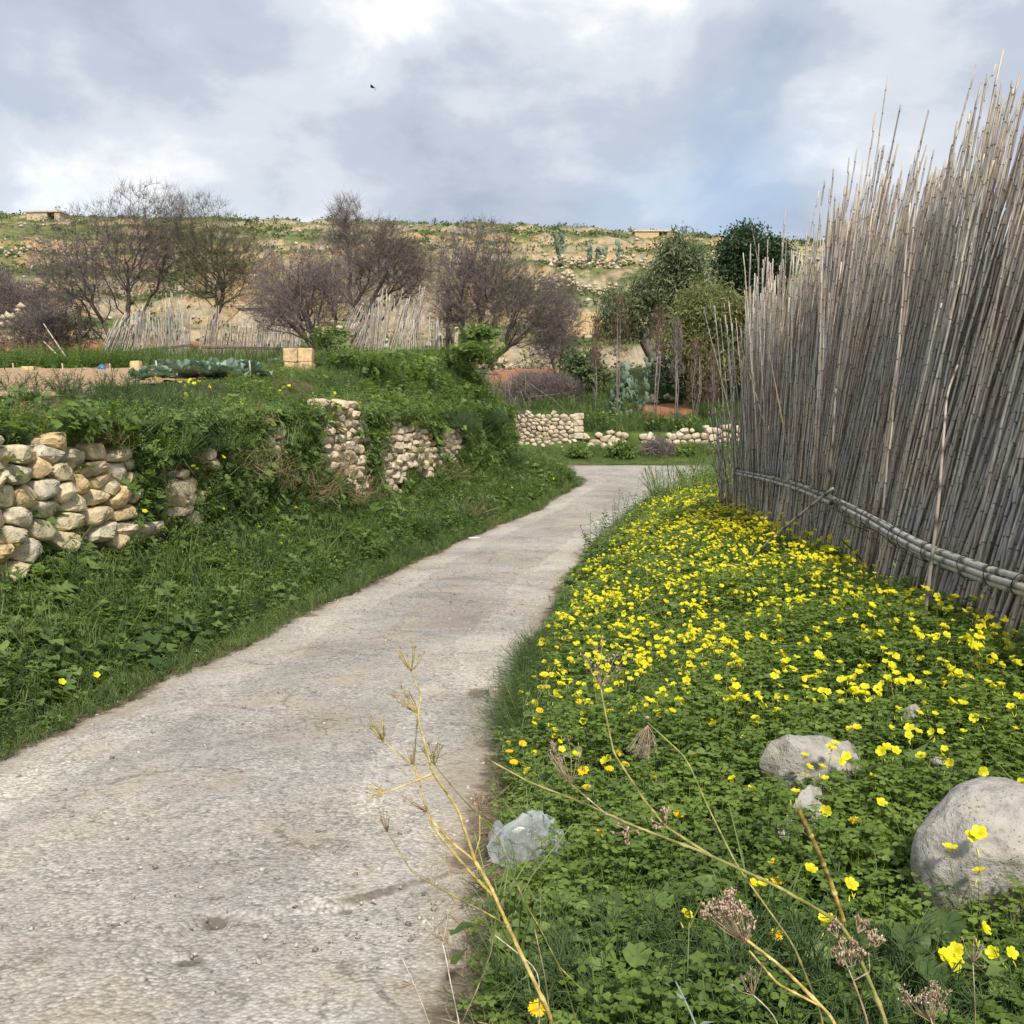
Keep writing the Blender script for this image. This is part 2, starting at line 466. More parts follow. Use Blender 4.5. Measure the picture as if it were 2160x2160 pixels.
def twig_mat(name, a, b_, c, sc=9.0, lo=.7, hi=1.25):
    m, nt, b = nmat(name)
    r = ramp(nt, attr(nt, "rnd").outputs["Fac"], [(0, a), (.5, b_), (1, c)])
    n = N(nt, "ShaderNodeTexNoise", Scale=sc, Detail=4.0); nt.links.new(objco(nt), n.inputs["Vector"])
    v = ramp(nt, n.outputs["Fac"], [(.3, lo), (.7, hi)])
    nt.links.new(mixc(nt, 1.0, r.outputs[0], v.outputs[0], 'MULTIPLY'), b.inputs["Base Color"])
    b.inputs["Roughness"].default_value = .85; b.inputs["Specular IOR Level"].default_value = .15
    bump(nt, b, n.outputs["Fac"], .5, .02)
    return m
M['bark'] = twig_mat("grey_bark", (.055, .044, .037), (.12, .098, .085), (.21, .18, .16))
M['twig'] = twig_mat("bare_twig", (.085, .068, .062), (.165, .136, .126), (.26, .22, .20))
M['twig_green'] = twig_mat("bare_twig_lichen", (.080, .075, .048), (.155, .142, .092), (.24, .225, .15))
M['twig_purple'] = twig_mat("bare_twig_purple", (.10, .074, .070), (.20, .16, .152), (.32, .275, .26))
M['fennel_stem'] = twig_mat("dry_fennel_stem", (.22, .16, .05), (.46, .34, .085), (.56, .47, .21), 55.0, .45, 1.35)
M['fennel_green'] = twig_mat("green_fennel_stem", (.10, .12, .03), (.20, .21, .06), (.36, .33, .12), 55.0, .5, 1.3)
M['dry_stem'] = twig_mat("dry_stem", (.18, .10, .06), (.38, .28, .18), (.58, .51, .40), 60.0, .55, 1.3)
M['seed'] = twig_mat("dry_seed", (.18, .11, .07), (.36, .25, .17), (.58, .48, .38))
M['wire'] = twig_mat("rusty_wire", (.02, .018, .016), (.04, .035, .03), (.06, .05, .04))

def reed_mat(name, stops, streak=.35):
    m, nt, b = nmat(name)
    oi = N(nt, "ShaderNodeObjectInfo")
    ad = N(nt, "ShaderNodeMath", operation='ADD'); nt.links.new(attr(nt, "rnd").outputs["Fac"], ad.inputs[0]); nt.links.new(oi.outputs["Random"], ad.inputs[1])
    fr = N(nt, "ShaderNodeMath", operation='FRACT'); nt.links.new(ad.outputs[0], fr.inputs[0])
    r = ramp(nt, fr.outputs[0], stops)
    geo_ = nt.nodes.new("ShaderNodeNewGeometry")
    mp = N(nt, "ShaderNodeMapping"); mp.inputs["Scale"].default_value = (70, 70, 5)
    nt.links.new(geo_.outputs["Position"], mp.inputs[0])
    n = N(nt, "ShaderNodeTexNoise", Scale=1.0, Detail=5.0, Roughness=.65); nt.links.new(mp.outputs[0], n.inputs["Vector"])
    v = ramp(nt, n.outputs["Fac"], [(.25, 1 - streak), (.5, 1.0), (.78, 1 + streak * 1.3)])
    c = mixc(nt, 1.0, r.outputs[0], v.outputs[0], 'MULTIPLY')
    n2 = N(nt, "ShaderNodeTexNoise", Scale=2.2, Detail=3.0); nt.links.new(geo_.outputs["Position"], n2.inputs["Vector"])
    v2 = ramp(nt, n2.outputs["Fac"], [(.35, (1.08, 1.0, .92)), (.65, (.92, .98, 1.05))])
    c = mixc(nt, 1.0, c, v2.outputs[0], 'MULTIPLY')
    nd = attr(nt, "node")
    c = mixc(nt, nd.outputs["Fac"], c, (.045, .035, .028))
    nt.links.new(c, b.inputs["Base Color"])
    b.inputs["Roughness"].default_value = .6; b.inputs["Specular IOR Level"].default_value = .25
    bump(nt, b, n.outputs["Fac"], .25, .003)
    return m
M['reed'] = reed_mat("weathered_reed", [(0, (.28, .245, .21)), (.15, (.43, .385, .33)), (.3, (.36, .335, .305)), (.42, (.56, .50, .41)), (.55, (.32, .26, .21)), (.68, (.48, .445, .40)), (.8, (.31, .28, .25)), (.9, (.60, .53, .42)), (1, (.40, .35, .29))], .5)
M['reed_pale'] = reed_mat("pale_reed", [(0, (.36, .31, .25)), (.5, (.48, .42, .33)), (1, (.42, .38, .32))])
M['cane_grey'] = reed_mat("silvery_cane", [(0, (.33, .31, .29)), (.5, (.44, .42, .39)), (1, (.38, .35, .32))], .5)

def stone_mat(name, stops, scale=9, lichen=.5, pits=.8):
    m, nt, b = nmat(name)
    oi = N(nt, "ShaderNodeObjectInfo")
    r = ramp(nt, oi.outputs["Random"], stops)
    geo_ = nt.nodes.new("ShaderNodeNewGeometry"); P = geo_.outputs["Position"]
    n = N(nt, "ShaderNodeTexNoise", Scale=scale, Detail=8.0, Roughness=.62); nt.links.new(P, n.inputs["Vector"])
    v = ramp(nt, n.outputs["Fac"], [(.28, (.46, .42, .36)), (.47, (.98, .98, .98)), (.70, (1.30, 1.27, 1.2))])
    c = mixc(nt, 1.0, r.outputs[0], v.outputs[0], 'MULTIPLY')
    n2 = N(nt, "ShaderNodeTexNoise", Scale=scale * .45, Detail=5.0, Roughness=.7); nt.links.new(P, n2.inputs["Vector"])
    k = ramp(nt, n2.outputs["Fac"], [(.52, 0.0), (.66, lichen)])
    c = mixc(nt, k.outputs[0], c, (.34, .32, .22))
    n3 = N(nt, "ShaderNodeTexNoise", Scale=scale * 3.1, Detail=4.0, Roughness=.6); nt.links.new(P, n3.inputs["Vector"])
    c = mixc(nt, ramp(nt, n3.outputs["Fac"], [(.58, 0.0), (.68, .55)]).outputs[0], c, (.17, .155, .125))
    vo = N(nt, "ShaderNodeTexVoronoi", Scale=scale * 5); nt.links.new(P, vo.inputs["Vector"])
    pit = ramp(nt, vo.outputs["Distance"], [(.08, .55), (.22, 1.0)])
    pm = mixc(nt, ramp(nt, n2.outputs["Fac"], [(.45, 0.0), (.6, pits)]).outputs[0], (1, 1, 1), pit.outputs[0])
    c = mixc(nt, 1.0, c, pm, 'MULTIPLY')
    nt.links.new(c, b.inputs["Base Color"])
    b.inputs["Roughness"].default_value = .9; b.inputs["Specular IOR Level"].default_value = .2
    hs = N(nt, "ShaderNodeMath", operation='MULTIPLY_ADD'); nt.links.new(n.outputs["Fac"], hs.inputs[0]); hs.inputs[1].default_value = 1.0
    nt.links.new(pm, hs.inputs[2])
    bump(nt, b, hs.outputs[0], .95, .035)
    return m
M['stone'] = stone_mat("limestone_rubble", [(0, (.52, .44, .28)), (.25, (.60, .52, .35)), (.45, (.60, .44, .24)), (.6, (.57, .50, .33)), (.8, (.50, .47, .40)), (1, (.64, .56, .39))])
M['stone_far'] = stone_mat("limestone_rubble_far", [(0, (.46, .38, .27)), (.5, (.54, .45, .33)), (1, (.60, .52, .40))], 5)
M['boulder'] = stone_mat("grey_boulder", [(0, (.35, .335, .31)), (.5, (.38, .36, .335)), (1, (.40, .385, .36))], 15, .3, .4)
M['block'] = stone_mat("sawn_limestone", [(0, (.55, .40, .21)), (1, (.60, .45, .26))], 7, .15)
# ------------------------------------------------------------------ ground sheet
def axis(*spans):
    out = []
    for a, b, s in spans: out.append(np.arange(a, b - 1e-6, s))
    return np.concatenate(out + [[spans[-1][1]]])
gx = axis((-700, -100, 40), (-100, -30, 1.5), (-30, -12, .6), (-12, 9, .11), (9, 30, .6), (30, 100, 1.5), (100, 700, 40))
gy = axis((-60, 0, 6), (0, 37, .14), (37, 62, .25), (62, 170, .55), (170, 820, 26))
GX, GY = np.meshgrid(gx, gy)
GZ = Gf(GX, GY)
dzx = np.gradient(GZ, axis=1) / np.gradient(GX, axis=1); dzy = np.gradient(GZ, axis=0) / np.gradient(GY, axis=0)
slope = np.hypot(dzx, dzy)
nb = fbm(GX * .5, GY * .5, 61); nc = fbm(GX * .12, GY * .12, 62); nd_ = fbm(GX * 2.0, GY * 2.0, 63)
soil = np.array([.13, .095, .06]); under = np.array([.055, .065, .03])
green = np.array([.10, .145, .04]); olive = np.array([.165, .175, .07]); tan = np.array([.34, .27, .16])
ochre = np.array([.52, .36, .18]); rub = np.array([.38, .32, .23])
def lerp(a, b, t): return a + (b - a) * t[..., None]
greenstrip = ss(36.2, 36.8, GY) * ss(-3, -1, GX)
near = lerp(np.broadcast_to(soil, GZ.shape + (3,)), np.broadcast_to(under, GZ.shape + (3,)), ss(.35, .6, nb))
hillc = lerp(np.broadcast_to(green, GZ.shape + (3,)), np.broadcast_to(olive, GZ.shape + (3,)), ss(.35, .6, nb))
hillc = lerp(hillc, np.broadcast_to(tan, GZ.shape + (3,)), ss(.54, .72, nc) * .4)
steep = lerp(np.broadcast_to(ochre, GZ.shape + (3,)), np.broadcast_to(rub, GZ.shape + (3,)), ss(.38, .6, nd_ * .5 + nc * .5))
cliffx = ss(-27, -20, GX) * (1 - ss(-4, 0, GX)) * ss(64, 70, GY) * (1 - ss(92, 100, GY))
hillc = lerp(hillc, np.broadcast_to(ochre, GZ.shape + (3,)), cliffx * ss(.46, .58, nb * .6 + nd_ * .4) * .85)
hillc = lerp(hillc, steep, ss(.44, .80, slope + (nd_ - .5) * .5 - .22 * ss(.47, .62, nb)))
near = lerp(near, np.broadcast_to(green * .8, GZ.shape + (3,)), greenstrip)
hillc = hillc * .84
gcol = lerp(near, hillc, ss(40, 52, GY))
nx, ny = len(gx), len(gy)
idx = np.arange(nx * ny).reshape(ny, nx)
GF_ = np.stack([idx[:-1, :-1].ravel(), idx[:-1, 1:].ravel(), idx[1:, 1:].ravel(), idx[1:, :-1].ravel()], 1)
m, nt, b = nmat("ground_earth")
P = nt.nodes.new("ShaderNodeNewGeometry").outputs["Position"]
n1 = N(nt, "ShaderNodeTexNoise", Scale=1.6, Detail=9.0, Roughness=.7); nt.links.new(P, n1.inputs["Vector"])
n2 = N(nt, "ShaderNodeTexVoronoi", Scale=1.7); nt.links.new(P, n2.inputs["Vector"])
v1 = ramp(nt, n1.outputs["Fac"], [(.3, .55), (.5, 1.0), (.7, 1.4)])
nt.links.new(mixc(nt, 1.0, attr(nt, "Col").outputs["Color"], v1.outputs[0], 'MULTIPLY'), b.inputs["Base Color"])
b.inputs["Roughness"].default_value = .95; b.inputs["Specular IOR Level"].default_value = .1
ha = N(nt, "ShaderNodeMath", operation='SUBTRACT'); nt.links.new(n1.outputs["Fac"], ha.inputs[0]); nt.links.new(n2.outputs["Distance"], ha.inputs[1])
bump(nt, b, ha.outputs[0], .7, .25)
ground = obj("ground", mesh_np("ground", np.stack([GX.ravel(), GY.ravel(), GZ.ravel()], 1), GF_, {"Col": gcol.reshape(-1, 3)}, True), m)
tag(ground, "rough earth rising to the terraced hillside", None, None, "structure")

# ------------------------------------------------------------------ road
ry = axis((-6, 1.5, .25), (1.5, 7, .025), (7, 14, .06), (14, 37, .15))
ry = ry[ry <= 36.4]
nu = 130
U = np.linspace(0, 1, nu)
RYY, RUU = np.meshgrid(ry, U, indexing='ij')
wobL = (vnoise(RYY * 1.7, RYY * 0, 71) - .5) * .16 + (vnoise(RYY * 6, RYY * 0, 72) - .5) * .06
wobR = (vnoise(RYY * 1.7, RYY * 0 + 5, 73) - .5) * .16
RLX = Lx(RYY) - .10 + wobL; RRX = np.minimum(Rx(RYY), 44) + .12 + wobR
RXX = RLX + (RRX - RLX) * RUU
RZZ = zr(RYY) + .02 * (1 - (2 * RUU - 1) ** 2) + (fbm(RXX * .9, RYY * .9, 75) - .5) * .03 + (fbm(RXX * 9, RYY * 9, 76, 2) - .5) * .006
# the broken step across the near lane, and small potholes
step_px = [(330, 2020), (400, 1995), (470, 1975), (560, 1962), (700, 1945), (760, 1930), (830, 1910), (900, 1890), (960, 1870)]
step = np.array([hit(u, v)[:2] for u, v in step_px])
crack = np.zeros(RXX.shape)
order = np.argsort(step[:, 0])
sy = np.interp(RXX, step[order, 0], step[order, 1]) + (fbm(RXX * 7, RXX * 0, 77) - .5) * .10
inx = ss(step[:, 0].min() - .02, step[:, 0].min() + .12, RXX) * (1 - ss(step[:, 0].max() - .1, step[:, 0].max() + .1, RXX))
ds = RYY - sy
RZZ = RZZ - inx * .018 * (1 - ss(-.02, .01, ds)) * ss(-.9, -.05, ds)
crack = np.maximum(crack, inx * np.exp(-((ds - .0) / (.008 + .03 * fbm(RXX * 9, RYY * 3, 74))) ** 2) * ss(.45, .62, fbm(RXX * 4, RYY * 4, 78)))
for (pu, pv, rx_, ry_, dp) in [(455, 1978, .055, .05, .03), (730, 1952, .035, .025, .02), (395, 2070, .07, .03, .012), (250, 1992, .03, .02, .012), (1010, 1480, .1, .16, .02)]:
    p = hit(pu, pv); q = np.exp(-(((RXX - p[0]) / rx_) ** 2 + ((RYY - p[1]) / ry_) ** 2) * (1 + (fbm(RXX * 20, RYY * 20, 79) - .5)))
    RZZ -= dp * q; crack = np.maximum(crack, ss(.3, .8, q) * .9)
RZZ = RZZ + .004
edge = np.minimum(RXX - RLX, RRX - RXX)
i2 = np.arange(RXX.size).reshape(RXX.shape)
RF = np.stack([i2[:-1, :-1].ravel(), i2[:-1, 1:].ravel(), i2[1:, 1:].ravel(), i2[1:, :-1].ravel()], 1)
m, nt, b = nmat("worn_lane_surface")
P = nt.nodes.new("ShaderNodeNewGeometry").outputs["Position"]
v_a = N(nt, "ShaderNodeTexVoronoi", Scale=62.0); nt.links.new(P, v_a.inputs["Vector"])
v_b = N(nt, "ShaderNodeTexVoronoi", Scale=140.0); nt.links.new(P, v_b.inputs["Vector"])
nl = N(nt, "ShaderNodeTexNoise", Scale=.9, Detail=6.0, Roughness=.6); nt.links.new(P, nl.inputs["Vector"])
nm = N(nt, "ShaderNodeTexNoise", Scale=7.0, Detail=6.0, Roughness=.65); nt.links.new(P, nm.inputs["Vector"])
nw = N(nt, "ShaderNodeTexNoise", Scale=2.3, Detail=3.0); nt.links.new(P, nw.inputs["Vector"])
sepc = N(nt, "ShaderNodeSeparateColor"); nt.links.new(v_a.outputs["Color"], sepc.inputs[0])
peb = ramp(nt, sepc.outputs[0], [(0, (.27, .255, .235)), (.35, (.385, .365, .335)), (.75, (.49, .465, .43)), (1, (.61, .585, .545))])
sepd = N(nt, "ShaderNodeSeparateColor"); nt.links.new(v_b.outputs["Color"], sepd.inputs[0])
fine = ramp(nt, sepd.outputs[0], [(0, (.32, .30, .275)), (1, (.51, .48, .44))])
base = mixc(nt, ramp(nt, nw.outputs["Fac"], [(.42, .25), (.62, .85)]).outputs[0], fine.outputs[0], peb.outputs[0])
gapd = ramp(nt, v_a.outputs["Distance"], [(.0, 1.0), (.45, 1.0), (.75, .55)])
base = mixc(nt, ramp(nt, nm.outputs["Fac"], [(.4, .2), (.6, .9)]).outputs[0], base, mixc(nt, 1.0, base, gapd.outputs[0], 'MULTIPLY'))
base = mixc(nt, 1.0, base, ramp(nt, nl.outputs["Fac"], [(.3, (.72, .71, .70)), (.47, (1, 1, 1)), (.68, (1.18, 1.15, 1.09))]).outputs[0], 'MULTIPLY')
nd2 = N(nt, "ShaderNodeTexNoise", Scale=1.4, Detail=5.0, Roughness=.6); nt.links.new(P, nd2.inputs["Vector"])
dirt = ramp(nt, nd2.outputs["Fac"], [(.54, 0.0), (.66, .55)])
base = mixc(nt, dirt.outputs[0], base, (.44, .37, .27))
vc = N(nt, "ShaderNodeTexVoronoi", Scale=1.15, feature='DISTANCE_TO_EDGE'); wv = N(nt, "ShaderNodeVectorMath", operation='MULTIPLY_ADD')
nt.links.new(nm.outputs["Color"], wv.inputs[0]); wv.inputs[1].default_value = (.30, .30, .30); nt.links.new(P, wv.inputs[2]); nt.links.new(wv.outputs[0], vc.inputs["Vector"])
ck = ramp(nt, vc.outputs["Distance"], [(.004, .8), (.018, 0.0)])
ckm = N(nt, "ShaderNodeMath", operation='MULTIPLY'); nt.links.new(ck.outputs[0], ckm.inputs[0]); nt.links.new(ramp(nt, nd2.outputs["Fac"], [(.46, 0.0), (.58, .8)]).outputs[0], ckm.inputs[1])
base = mixc(nt, ckm.outputs[0], base, (.15, .13, .105))
nsp = N(nt, "ShaderNodeTexNoise", Scale=26.0, Detail=3.0); nt.links.new(P, nsp.inputs["Vector"])
base = mixc(nt, 1.0, base, ramp(nt, nsp.outputs["Fac"], [(.32, .72), (.46, 1.0), (.7, 1.1)]).outputs[0], 'MULTIPLY')
ed = attr(nt, "edge")
es = N(nt, "ShaderNodeMath", operation='MULTIPLY_ADD'); nt.links.new(nm.outputs["Fac"], es.inputs[0]); es.inputs[1].default_value = -.35; nt.links.new(ed.outputs["Fac"], es.inputs[2])
base = mixc(nt, ramp(nt, es.outputs[0], [(.0, .8), (.22, 0.0)]).outputs[0], base, (.40, .34, .255))
base = mixc(nt, ramp(nt, es.outputs[0], [(.0, .85), (.07, 0.0)]).outputs[0], base, (.13, .10, .07))
base = mixc(nt, ramp(nt, attr(nt, "crack").outputs["Fac"], [(.2, 0.0), (.7, .75)]).outputs[0], base, (.10, .085, .06))
trk = N(nt, "ShaderNodeMath", operation='MULTIPLY_ADD'); nt.links.new(nl.outputs["Fac"], trk.inputs[0]); trk.inputs[1].default_value = .5; nt.links.new(ed.outputs["Fac"], trk.inputs[2])
tr_ = ramp(nt, trk.outputs[0], [(.45, (.90, .89, .88)), (.75, (1.04, 1.03, 1.01)), (1.0, (1.06, 1.05, 1.03)), (1.3, (.89, .88, .87))], 'EASE')
base = mixc(nt, 1.0, base, tr_.outputs[0], 'MULTIPLY')
nst = N(nt, "ShaderNodeTexNoise", Scale=.55, Detail=7.0, Roughness=.68); nt.links.new(P, nst.inputs["Vector"])
base = mixc(nt, 1.0, base, ramp(nt, nst.outputs["Fac"], [(.36, (.78, .77, .755)), (.5, (.98, .98, .98)), (.64, (1.08, 1.07, 1.05))]).outputs[0], 'MULTIPLY')
nt.links.new(base, b.inputs["Base Color"])
b.inputs["Roughness"].default_value = .9; b.inputs["Specular IOR Level"].default_value = .25
inv = N(nt, "ShaderNodeMath", operation='MULTIPLY_ADD'); nt.links.new(v_a.outputs["Distance"], inv.inputs[0]); inv.inputs[1].default_value = -1.0
nt.links.new(nm.outputs["Fac"], inv.inputs[2])
bump(nt, b, inv.outputs[0], .6, .010)
road = obj("road", mesh_np("road", np.stack([RXX.ravel(), RYY.ravel(), RZZ.ravel()], 1), RF, {"edge": edge.ravel(), "crack": crack.ravel()}, True), m)
tag(road, "worn pale grey country lane bending right towards the hill", None, None, "structure")

# loose gravel and litter on the lane
def stone_tmpl(r):
    v = np.array([[0, 0, 1], [1, 0, 0], [0, 1, 0], [-1, 0, 0], [0, -1, 0], [0, 0, -.6]]) * (1 + r.normal(0, .22, (6, 3)))
    return v, np.array([[0, 1, 2], [0, 2, 3], [0, 3, 4], [0, 4, 1], [5, 2, 1], [5, 3, 2], [5, 4, 3], [5, 1, 4]]), np.full(6, .5)
gm, nt, b = nmat("gravel_chip")
r_ = ramp(nt, attr(nt, "rnd").outputs["Fac"], [(0, (.16, .14, .115)), (.5, (.33, .30, .26)), (1, (.54, .50, .44))])
nt.links.new(r_.outputs[0], b.inputs["Base Color"]); b.inputs["Roughness"].default_value = .9
G = Geo()
n = 7000
yy = 2.0 + rng.random(n) ** 1.8 * 12
e = rng.random(n) < .45
uu = np.where(e, np.where(rng.random(n) < .4, rng.beta(1, 12, n), 1 - rng.beta(1, 9, n)), rng.random(n))
xx = Lx(yy) + (Rx(yy) - Lx(yy)) * uu
zz = zr(yy) + .02 * (1 - (2 * uu - 1) ** 2) + .003
sc = .0025 + rng.random(n) ** 5 * .012
for k in range(4):
    q = slice(k, None, 4)
    scatter(G, stone_tmpl(rng), np.stack([xx[q], yy[q], zz[q]], 1), sc[q], .5, rnd=rng.uniform(-.5, .5, len(xx[q])))
o = G.build("gravel", gm); tag(o, "loose stone chips lying on the lane", None, None, "stuff")
for (u, v, s, lb) in [(622, 1308, .035, "small white stone at the left edge of the lane"), (590, 1445, .0, ""), (1000, 1118, .0, "")]:
    if s == 0: continue
    p = hit(u, v)
    V, F, A = stone_tmpl(rng)
    o = obj("pebble", mesh_np("pebble", V * s, F), M['boulder'], loc=p + [0, 0, .015]); tag(o, lb, "stone")

# ------------------------------------------------------------------ bare fields on the terraces
def soil_mat(name, a, b_):
    m, nt, b = nmat(name)
    P = nt.nodes.new("ShaderNodeNewGeometry").outputs["Position"]
    n = N(nt, "ShaderNodeTexNoise", Scale=3.5, Detail=10.0, Roughness=.75); nt.links.new(P, n.inputs["Vector"])
    r = ramp(nt, n.outputs["Fac"], [(.3, a), (.7, b_)])
    nt.links.new(r.outputs[0], b.inputs["Base Color"]); b.inputs["Roughness"].default_value = .95; b.inputs["Specular IOR Level"].default_value = .1
    bump(nt, b, n.outputs["Fac"], .8, .12); return m
M['soil'] = soil_mat("tilled_soil", (.33, .215, .125), (.52, .37, .235))
M['redsoil'] = soil_mat("red_soil", (.24, .105, .055), (.40, .20, .11))
def field(name, label, y0, y1, xl, xr, mat, dy, nu_, lift, clod):
    ys = np.arange(y0, y1, dy); Y, Uu = np.meshgrid(ys, np.linspace(0, 1, nu_), indexing='ij')
    a = xl(Y); bb = xr(Y) + (fbm(Y * .8, Y * 0, 81) - .5) * .8
    X = a + (bb - a) * Uu
    Z = Gf(X, Y) + (lift + .12) * ss(y0, y0 + 1.0, Y) - .12 + (fbm(X * 2.5, Y * 2.5, 82) - .5) * clod
    ii = np.arange(X.size).reshape(X.shape)
    F = np.stack([ii[:-1, :-1].ravel(), ii[:-1, 1:].ravel(), ii[1:, 1:].ravel(), ii[1:, :-1].ravel()], 1)
    o = obj(name, mesh_np(name, np.stack([X.ravel(), Y.ravel(), Z.ravel()], 1), F, None, True), mat)
    tag(o, label, None, None, "structure"); return o
field("bare_field", "bare tan soil of the terrace field", 10.6, 25.5, lambda y: -.56 * y - 1.5, lambda y: -4.75 - .035 * (y - 11), M['soil'], .12, 110, .05, .08)
field("red_field", "strip of red earth behind the vegetable bed", 42, 49, lambda y: -.6 * y - 4, lambda y: -11 + 0 * y, M['redsoil'], .3, 60, .15, .2)
field("red_field", "red earth bank behind the bare shrub", 52, 57.5, lambda y: -1.2 + 0 * y, lambda y: 4.7 + 0 * y, M['redsoil'], .3, 30, .15, .3)
field("red_field", "small red earth plot behind the slender dead trees", 44, 48, lambda y: 5.6 + 0 * y, lambda y: 8.2 + 0 * y, M['redsoil'], .25, 20, .12, .2)

# ------------------------------------------------------------------ dry stone masonry
def clip_half(poly, c, d):
    """keep the side of the bisector nearer to c than to d"""
    mid = (c + d) / 2; n = d - c; out = []
    for i in range(len(poly)):
        p, q = poly[i], poly[(i + 1) % len(poly)]
        a, b2 = np.dot(p - mid, n), np.dot(q - mid, n)
        if a <= 0: out.append(p)
        if (a < 0) != (b2 < 0) and abs(a - b2) > 1e-12: out.append(p + (q - p) * a / (a - b2))
    return out
def voronoi_cells(pts, asp, wr):
    """cells of stones wider than tall"""
    Q = pts * [1, asp]; cells = []
    for i, c in enumerate(Q):
        poly = [c + np.array(v) * wr for v in ((-1, -1), (1, -1), (1, 1), (-1, 1))]
        dd = np.linalg.norm(Q - c, axis=1)
        for j in np.argsort(dd)[1:18]:
            poly = clip_half(poly, c, Q[j])
            if len(poly) < 3: break
        cells.append(np.array(poly) / [1, asp] if len(poly) >= 3 else None)
    return cells
def relax(pts, asp, wr, it=2, k=.55):
    for _ in range(it):
        c = voronoi_cells(pts, asp, wr)
        pts = np.array([p + (q.mean(0) - p) * k if q is not None else p for p, q in zip(pts, c)])
    return pts
def stone_mesh(poly, depth, r, npt=14, back=.12, proud=None):
    """a broken rubble stone filling its cell: local x along the wall, y out of the wall, z up"""
    c = poly.mean(0); q = poly - c
    nx_ = np.roll(q, -1, 0); k1 = r.uniform(.05, .14); q = np.stack([(1 - k1) * q + k1 * nx_, k1 * q + (1 - k1) * nx_], 1).reshape(-1, 2)
    seg = np.linalg.norm(np.roll(q, -1, 0) - q, axis=1); cum = np.concatenate([[0], np.cumsum(seg)])
    t = np.linspace(0, cum[-1], npt, endpoint=False)
    qc = np.vstack([q, q[:1]])
    q = np.stack([np.interp(t, cum, qc[:, 0]), np.interp(t, cum, qc[:, 1])], 1)
    size = float(np.mean(np.linalg.norm(q, axis=1)))
    q = q * (.98 + r.normal(0, .025, (npt, 1)))
    tx, tz = r.normal(0, .16, 2)
    pr = r.uniform(-.022, .025) if proud is None else proud
    rings = [(.90, -back), (.99, -.012), (.97, depth * .45), (.86, depth * .85), (.60, depth * 1.0), (.3, depth * 1.04)]
    V = []
    for s, d in rings:
        e = q * s + r.normal(0, .02 * size, (npt, 2)) * (s < .95)
        dd = d + pr + (e[:, 0] * tx + e[:, 1] * tz) * (1 if d > 0 else 0) + (r.normal(0, .05 * depth, npt) if d > 0 else 0)
        V.append(np.stack([e[:, 0], -dd, e[:, 1]], 1))
    V.append(np.array([[0, -(depth * 1.05 + pr), 0]]))
    V = np.concatenate(V); F = []
    # chip the front with a few flat breaks
    fr = -V[:, 1]
    for _ in range(6):
        n = np.array([r.normal(0, .8), -1.0, r.normal(0, .8)]); n /= np.linalg.norm(n); pj = V @ n; h = np.max(pj) * r.uniform(.72, .93) if np.max(pj) > 0 else 9
        V = V - (np.maximum(0, pj - h) * (fr > 0))[:, None] * n
    nr = len(rings)
    for i in range(nr - 1):
        for j in range(npt):
            k = (j + 1) % npt
            a, b2, c2, d2 = i * npt + j, i * npt + k, (i + 1) * npt + k, (i + 1) * npt + j
            F += [(a, b2, c2), (a, c2, d2)]
    for j in range(npt): F.append(((nr - 1) * npt + j, (nr - 1) * npt + (j + 1) % npt, nr * npt))
    return V, np.array(F), c
def lay_stones(parent, pts, asp, wr, frame, mat, keep, depth, r, npt=14, name="stone"):
    """frame(s, z) -> (world point, outward heading angle)"""
    cells = voronoi_cells(pts, asp, wr); k = 0
    for p, poly in zip(pts, cells):
        if poly is None or len(poly) < 3: continue
        c = poly.mean(0)
        if np.ptp(poly[:, 0]) < .05 or np.ptp(poly[:, 1]) < .04: continue
        P, head = frame(c[0], c[1])
        if not keep(P, c): continue
        dp = depth * r.uniform(.7, 1.3)
        V, F, c = stone_mesh(poly, dp, r, npt)
        me = mesh_np(name, V, F, None, True, 30)
        obj(name, me, mat, parent, loc=P, rot=(0, r.normal(0, .04), head)); k += 1
    return k

M['stone_mid'] = stone_mat("pale_rubble", [(0, (.48, .40, .29)), (.4, (.55, .47, .35)), (.7, (.53, .42, .28)), (1, (.60, .52, .40))], 8)
PATCH = [
    [(-260, 900), (36, 934), (105, 930), (214, 950), (266, 978), (276, 1042), (268, 1108), (238, 1161), (172, 1125), (135, 1105), (128, 1151), (57, 1166), (50, 1236), (-260, 1260)],
    [(352, 1005), (400, 1005), (410, 1060), (400, 1095), (360, 1092)],
    [(425, 950), (450, 955), (462, 1005), (438, 1000)],
    [(560, 915), (578, 918), (594, 960), (552, 965)],
    [(680, 866), (741, 868), (762, 946), (766, 984), (782, 1046), (741, 1054), (719, 975), (700, 990), (676, 969)],
    [(823, 905), (898, 918), (922, 969), (905, 1014), (888, 1008), (862, 976), (832, 1050), (803, 1002), (806, 969)],
    [(950, 884), (976, 939), (950, 972), (926, 935)],
]
def in_patch(P, grow=0):
    u, v = proj(np.asarray(P)); r = np.zeros(np.shape(u), bool)
    for poly in PATCH:
        if grow:
            c = np.mean(poly, 0); poly = [tuple(c + (np.array(q) - c) * (1 + grow)) for q in poly]
        r |= inpoly(u, v, poly)
    return r
wy_tab = np.arange(3, 30, .05); wx_tab = Wx(wy_tab)
warc = np.concatenate([[0], np.cumsum(np.hypot(np.diff(wy_tab), np.diff(wx_tab)))])
def wall_frame(s, z):
    y = np.interp(s, warc, wy_tab); x = np.interp(s, warc, wx_tab)
    x2 = np.interp(s + .2, warc, wx_tab); y2 = np.interp(s + .2, warc, wy_tab)
    head = math.atan2(y2 - y, x2 - x)           # local +x runs along the wall away from the camera
    return np.array([x + .06 - .05 * (z - .5), y, z]), head
def s_of(y): return np.interp(y, wy_tab, warc)
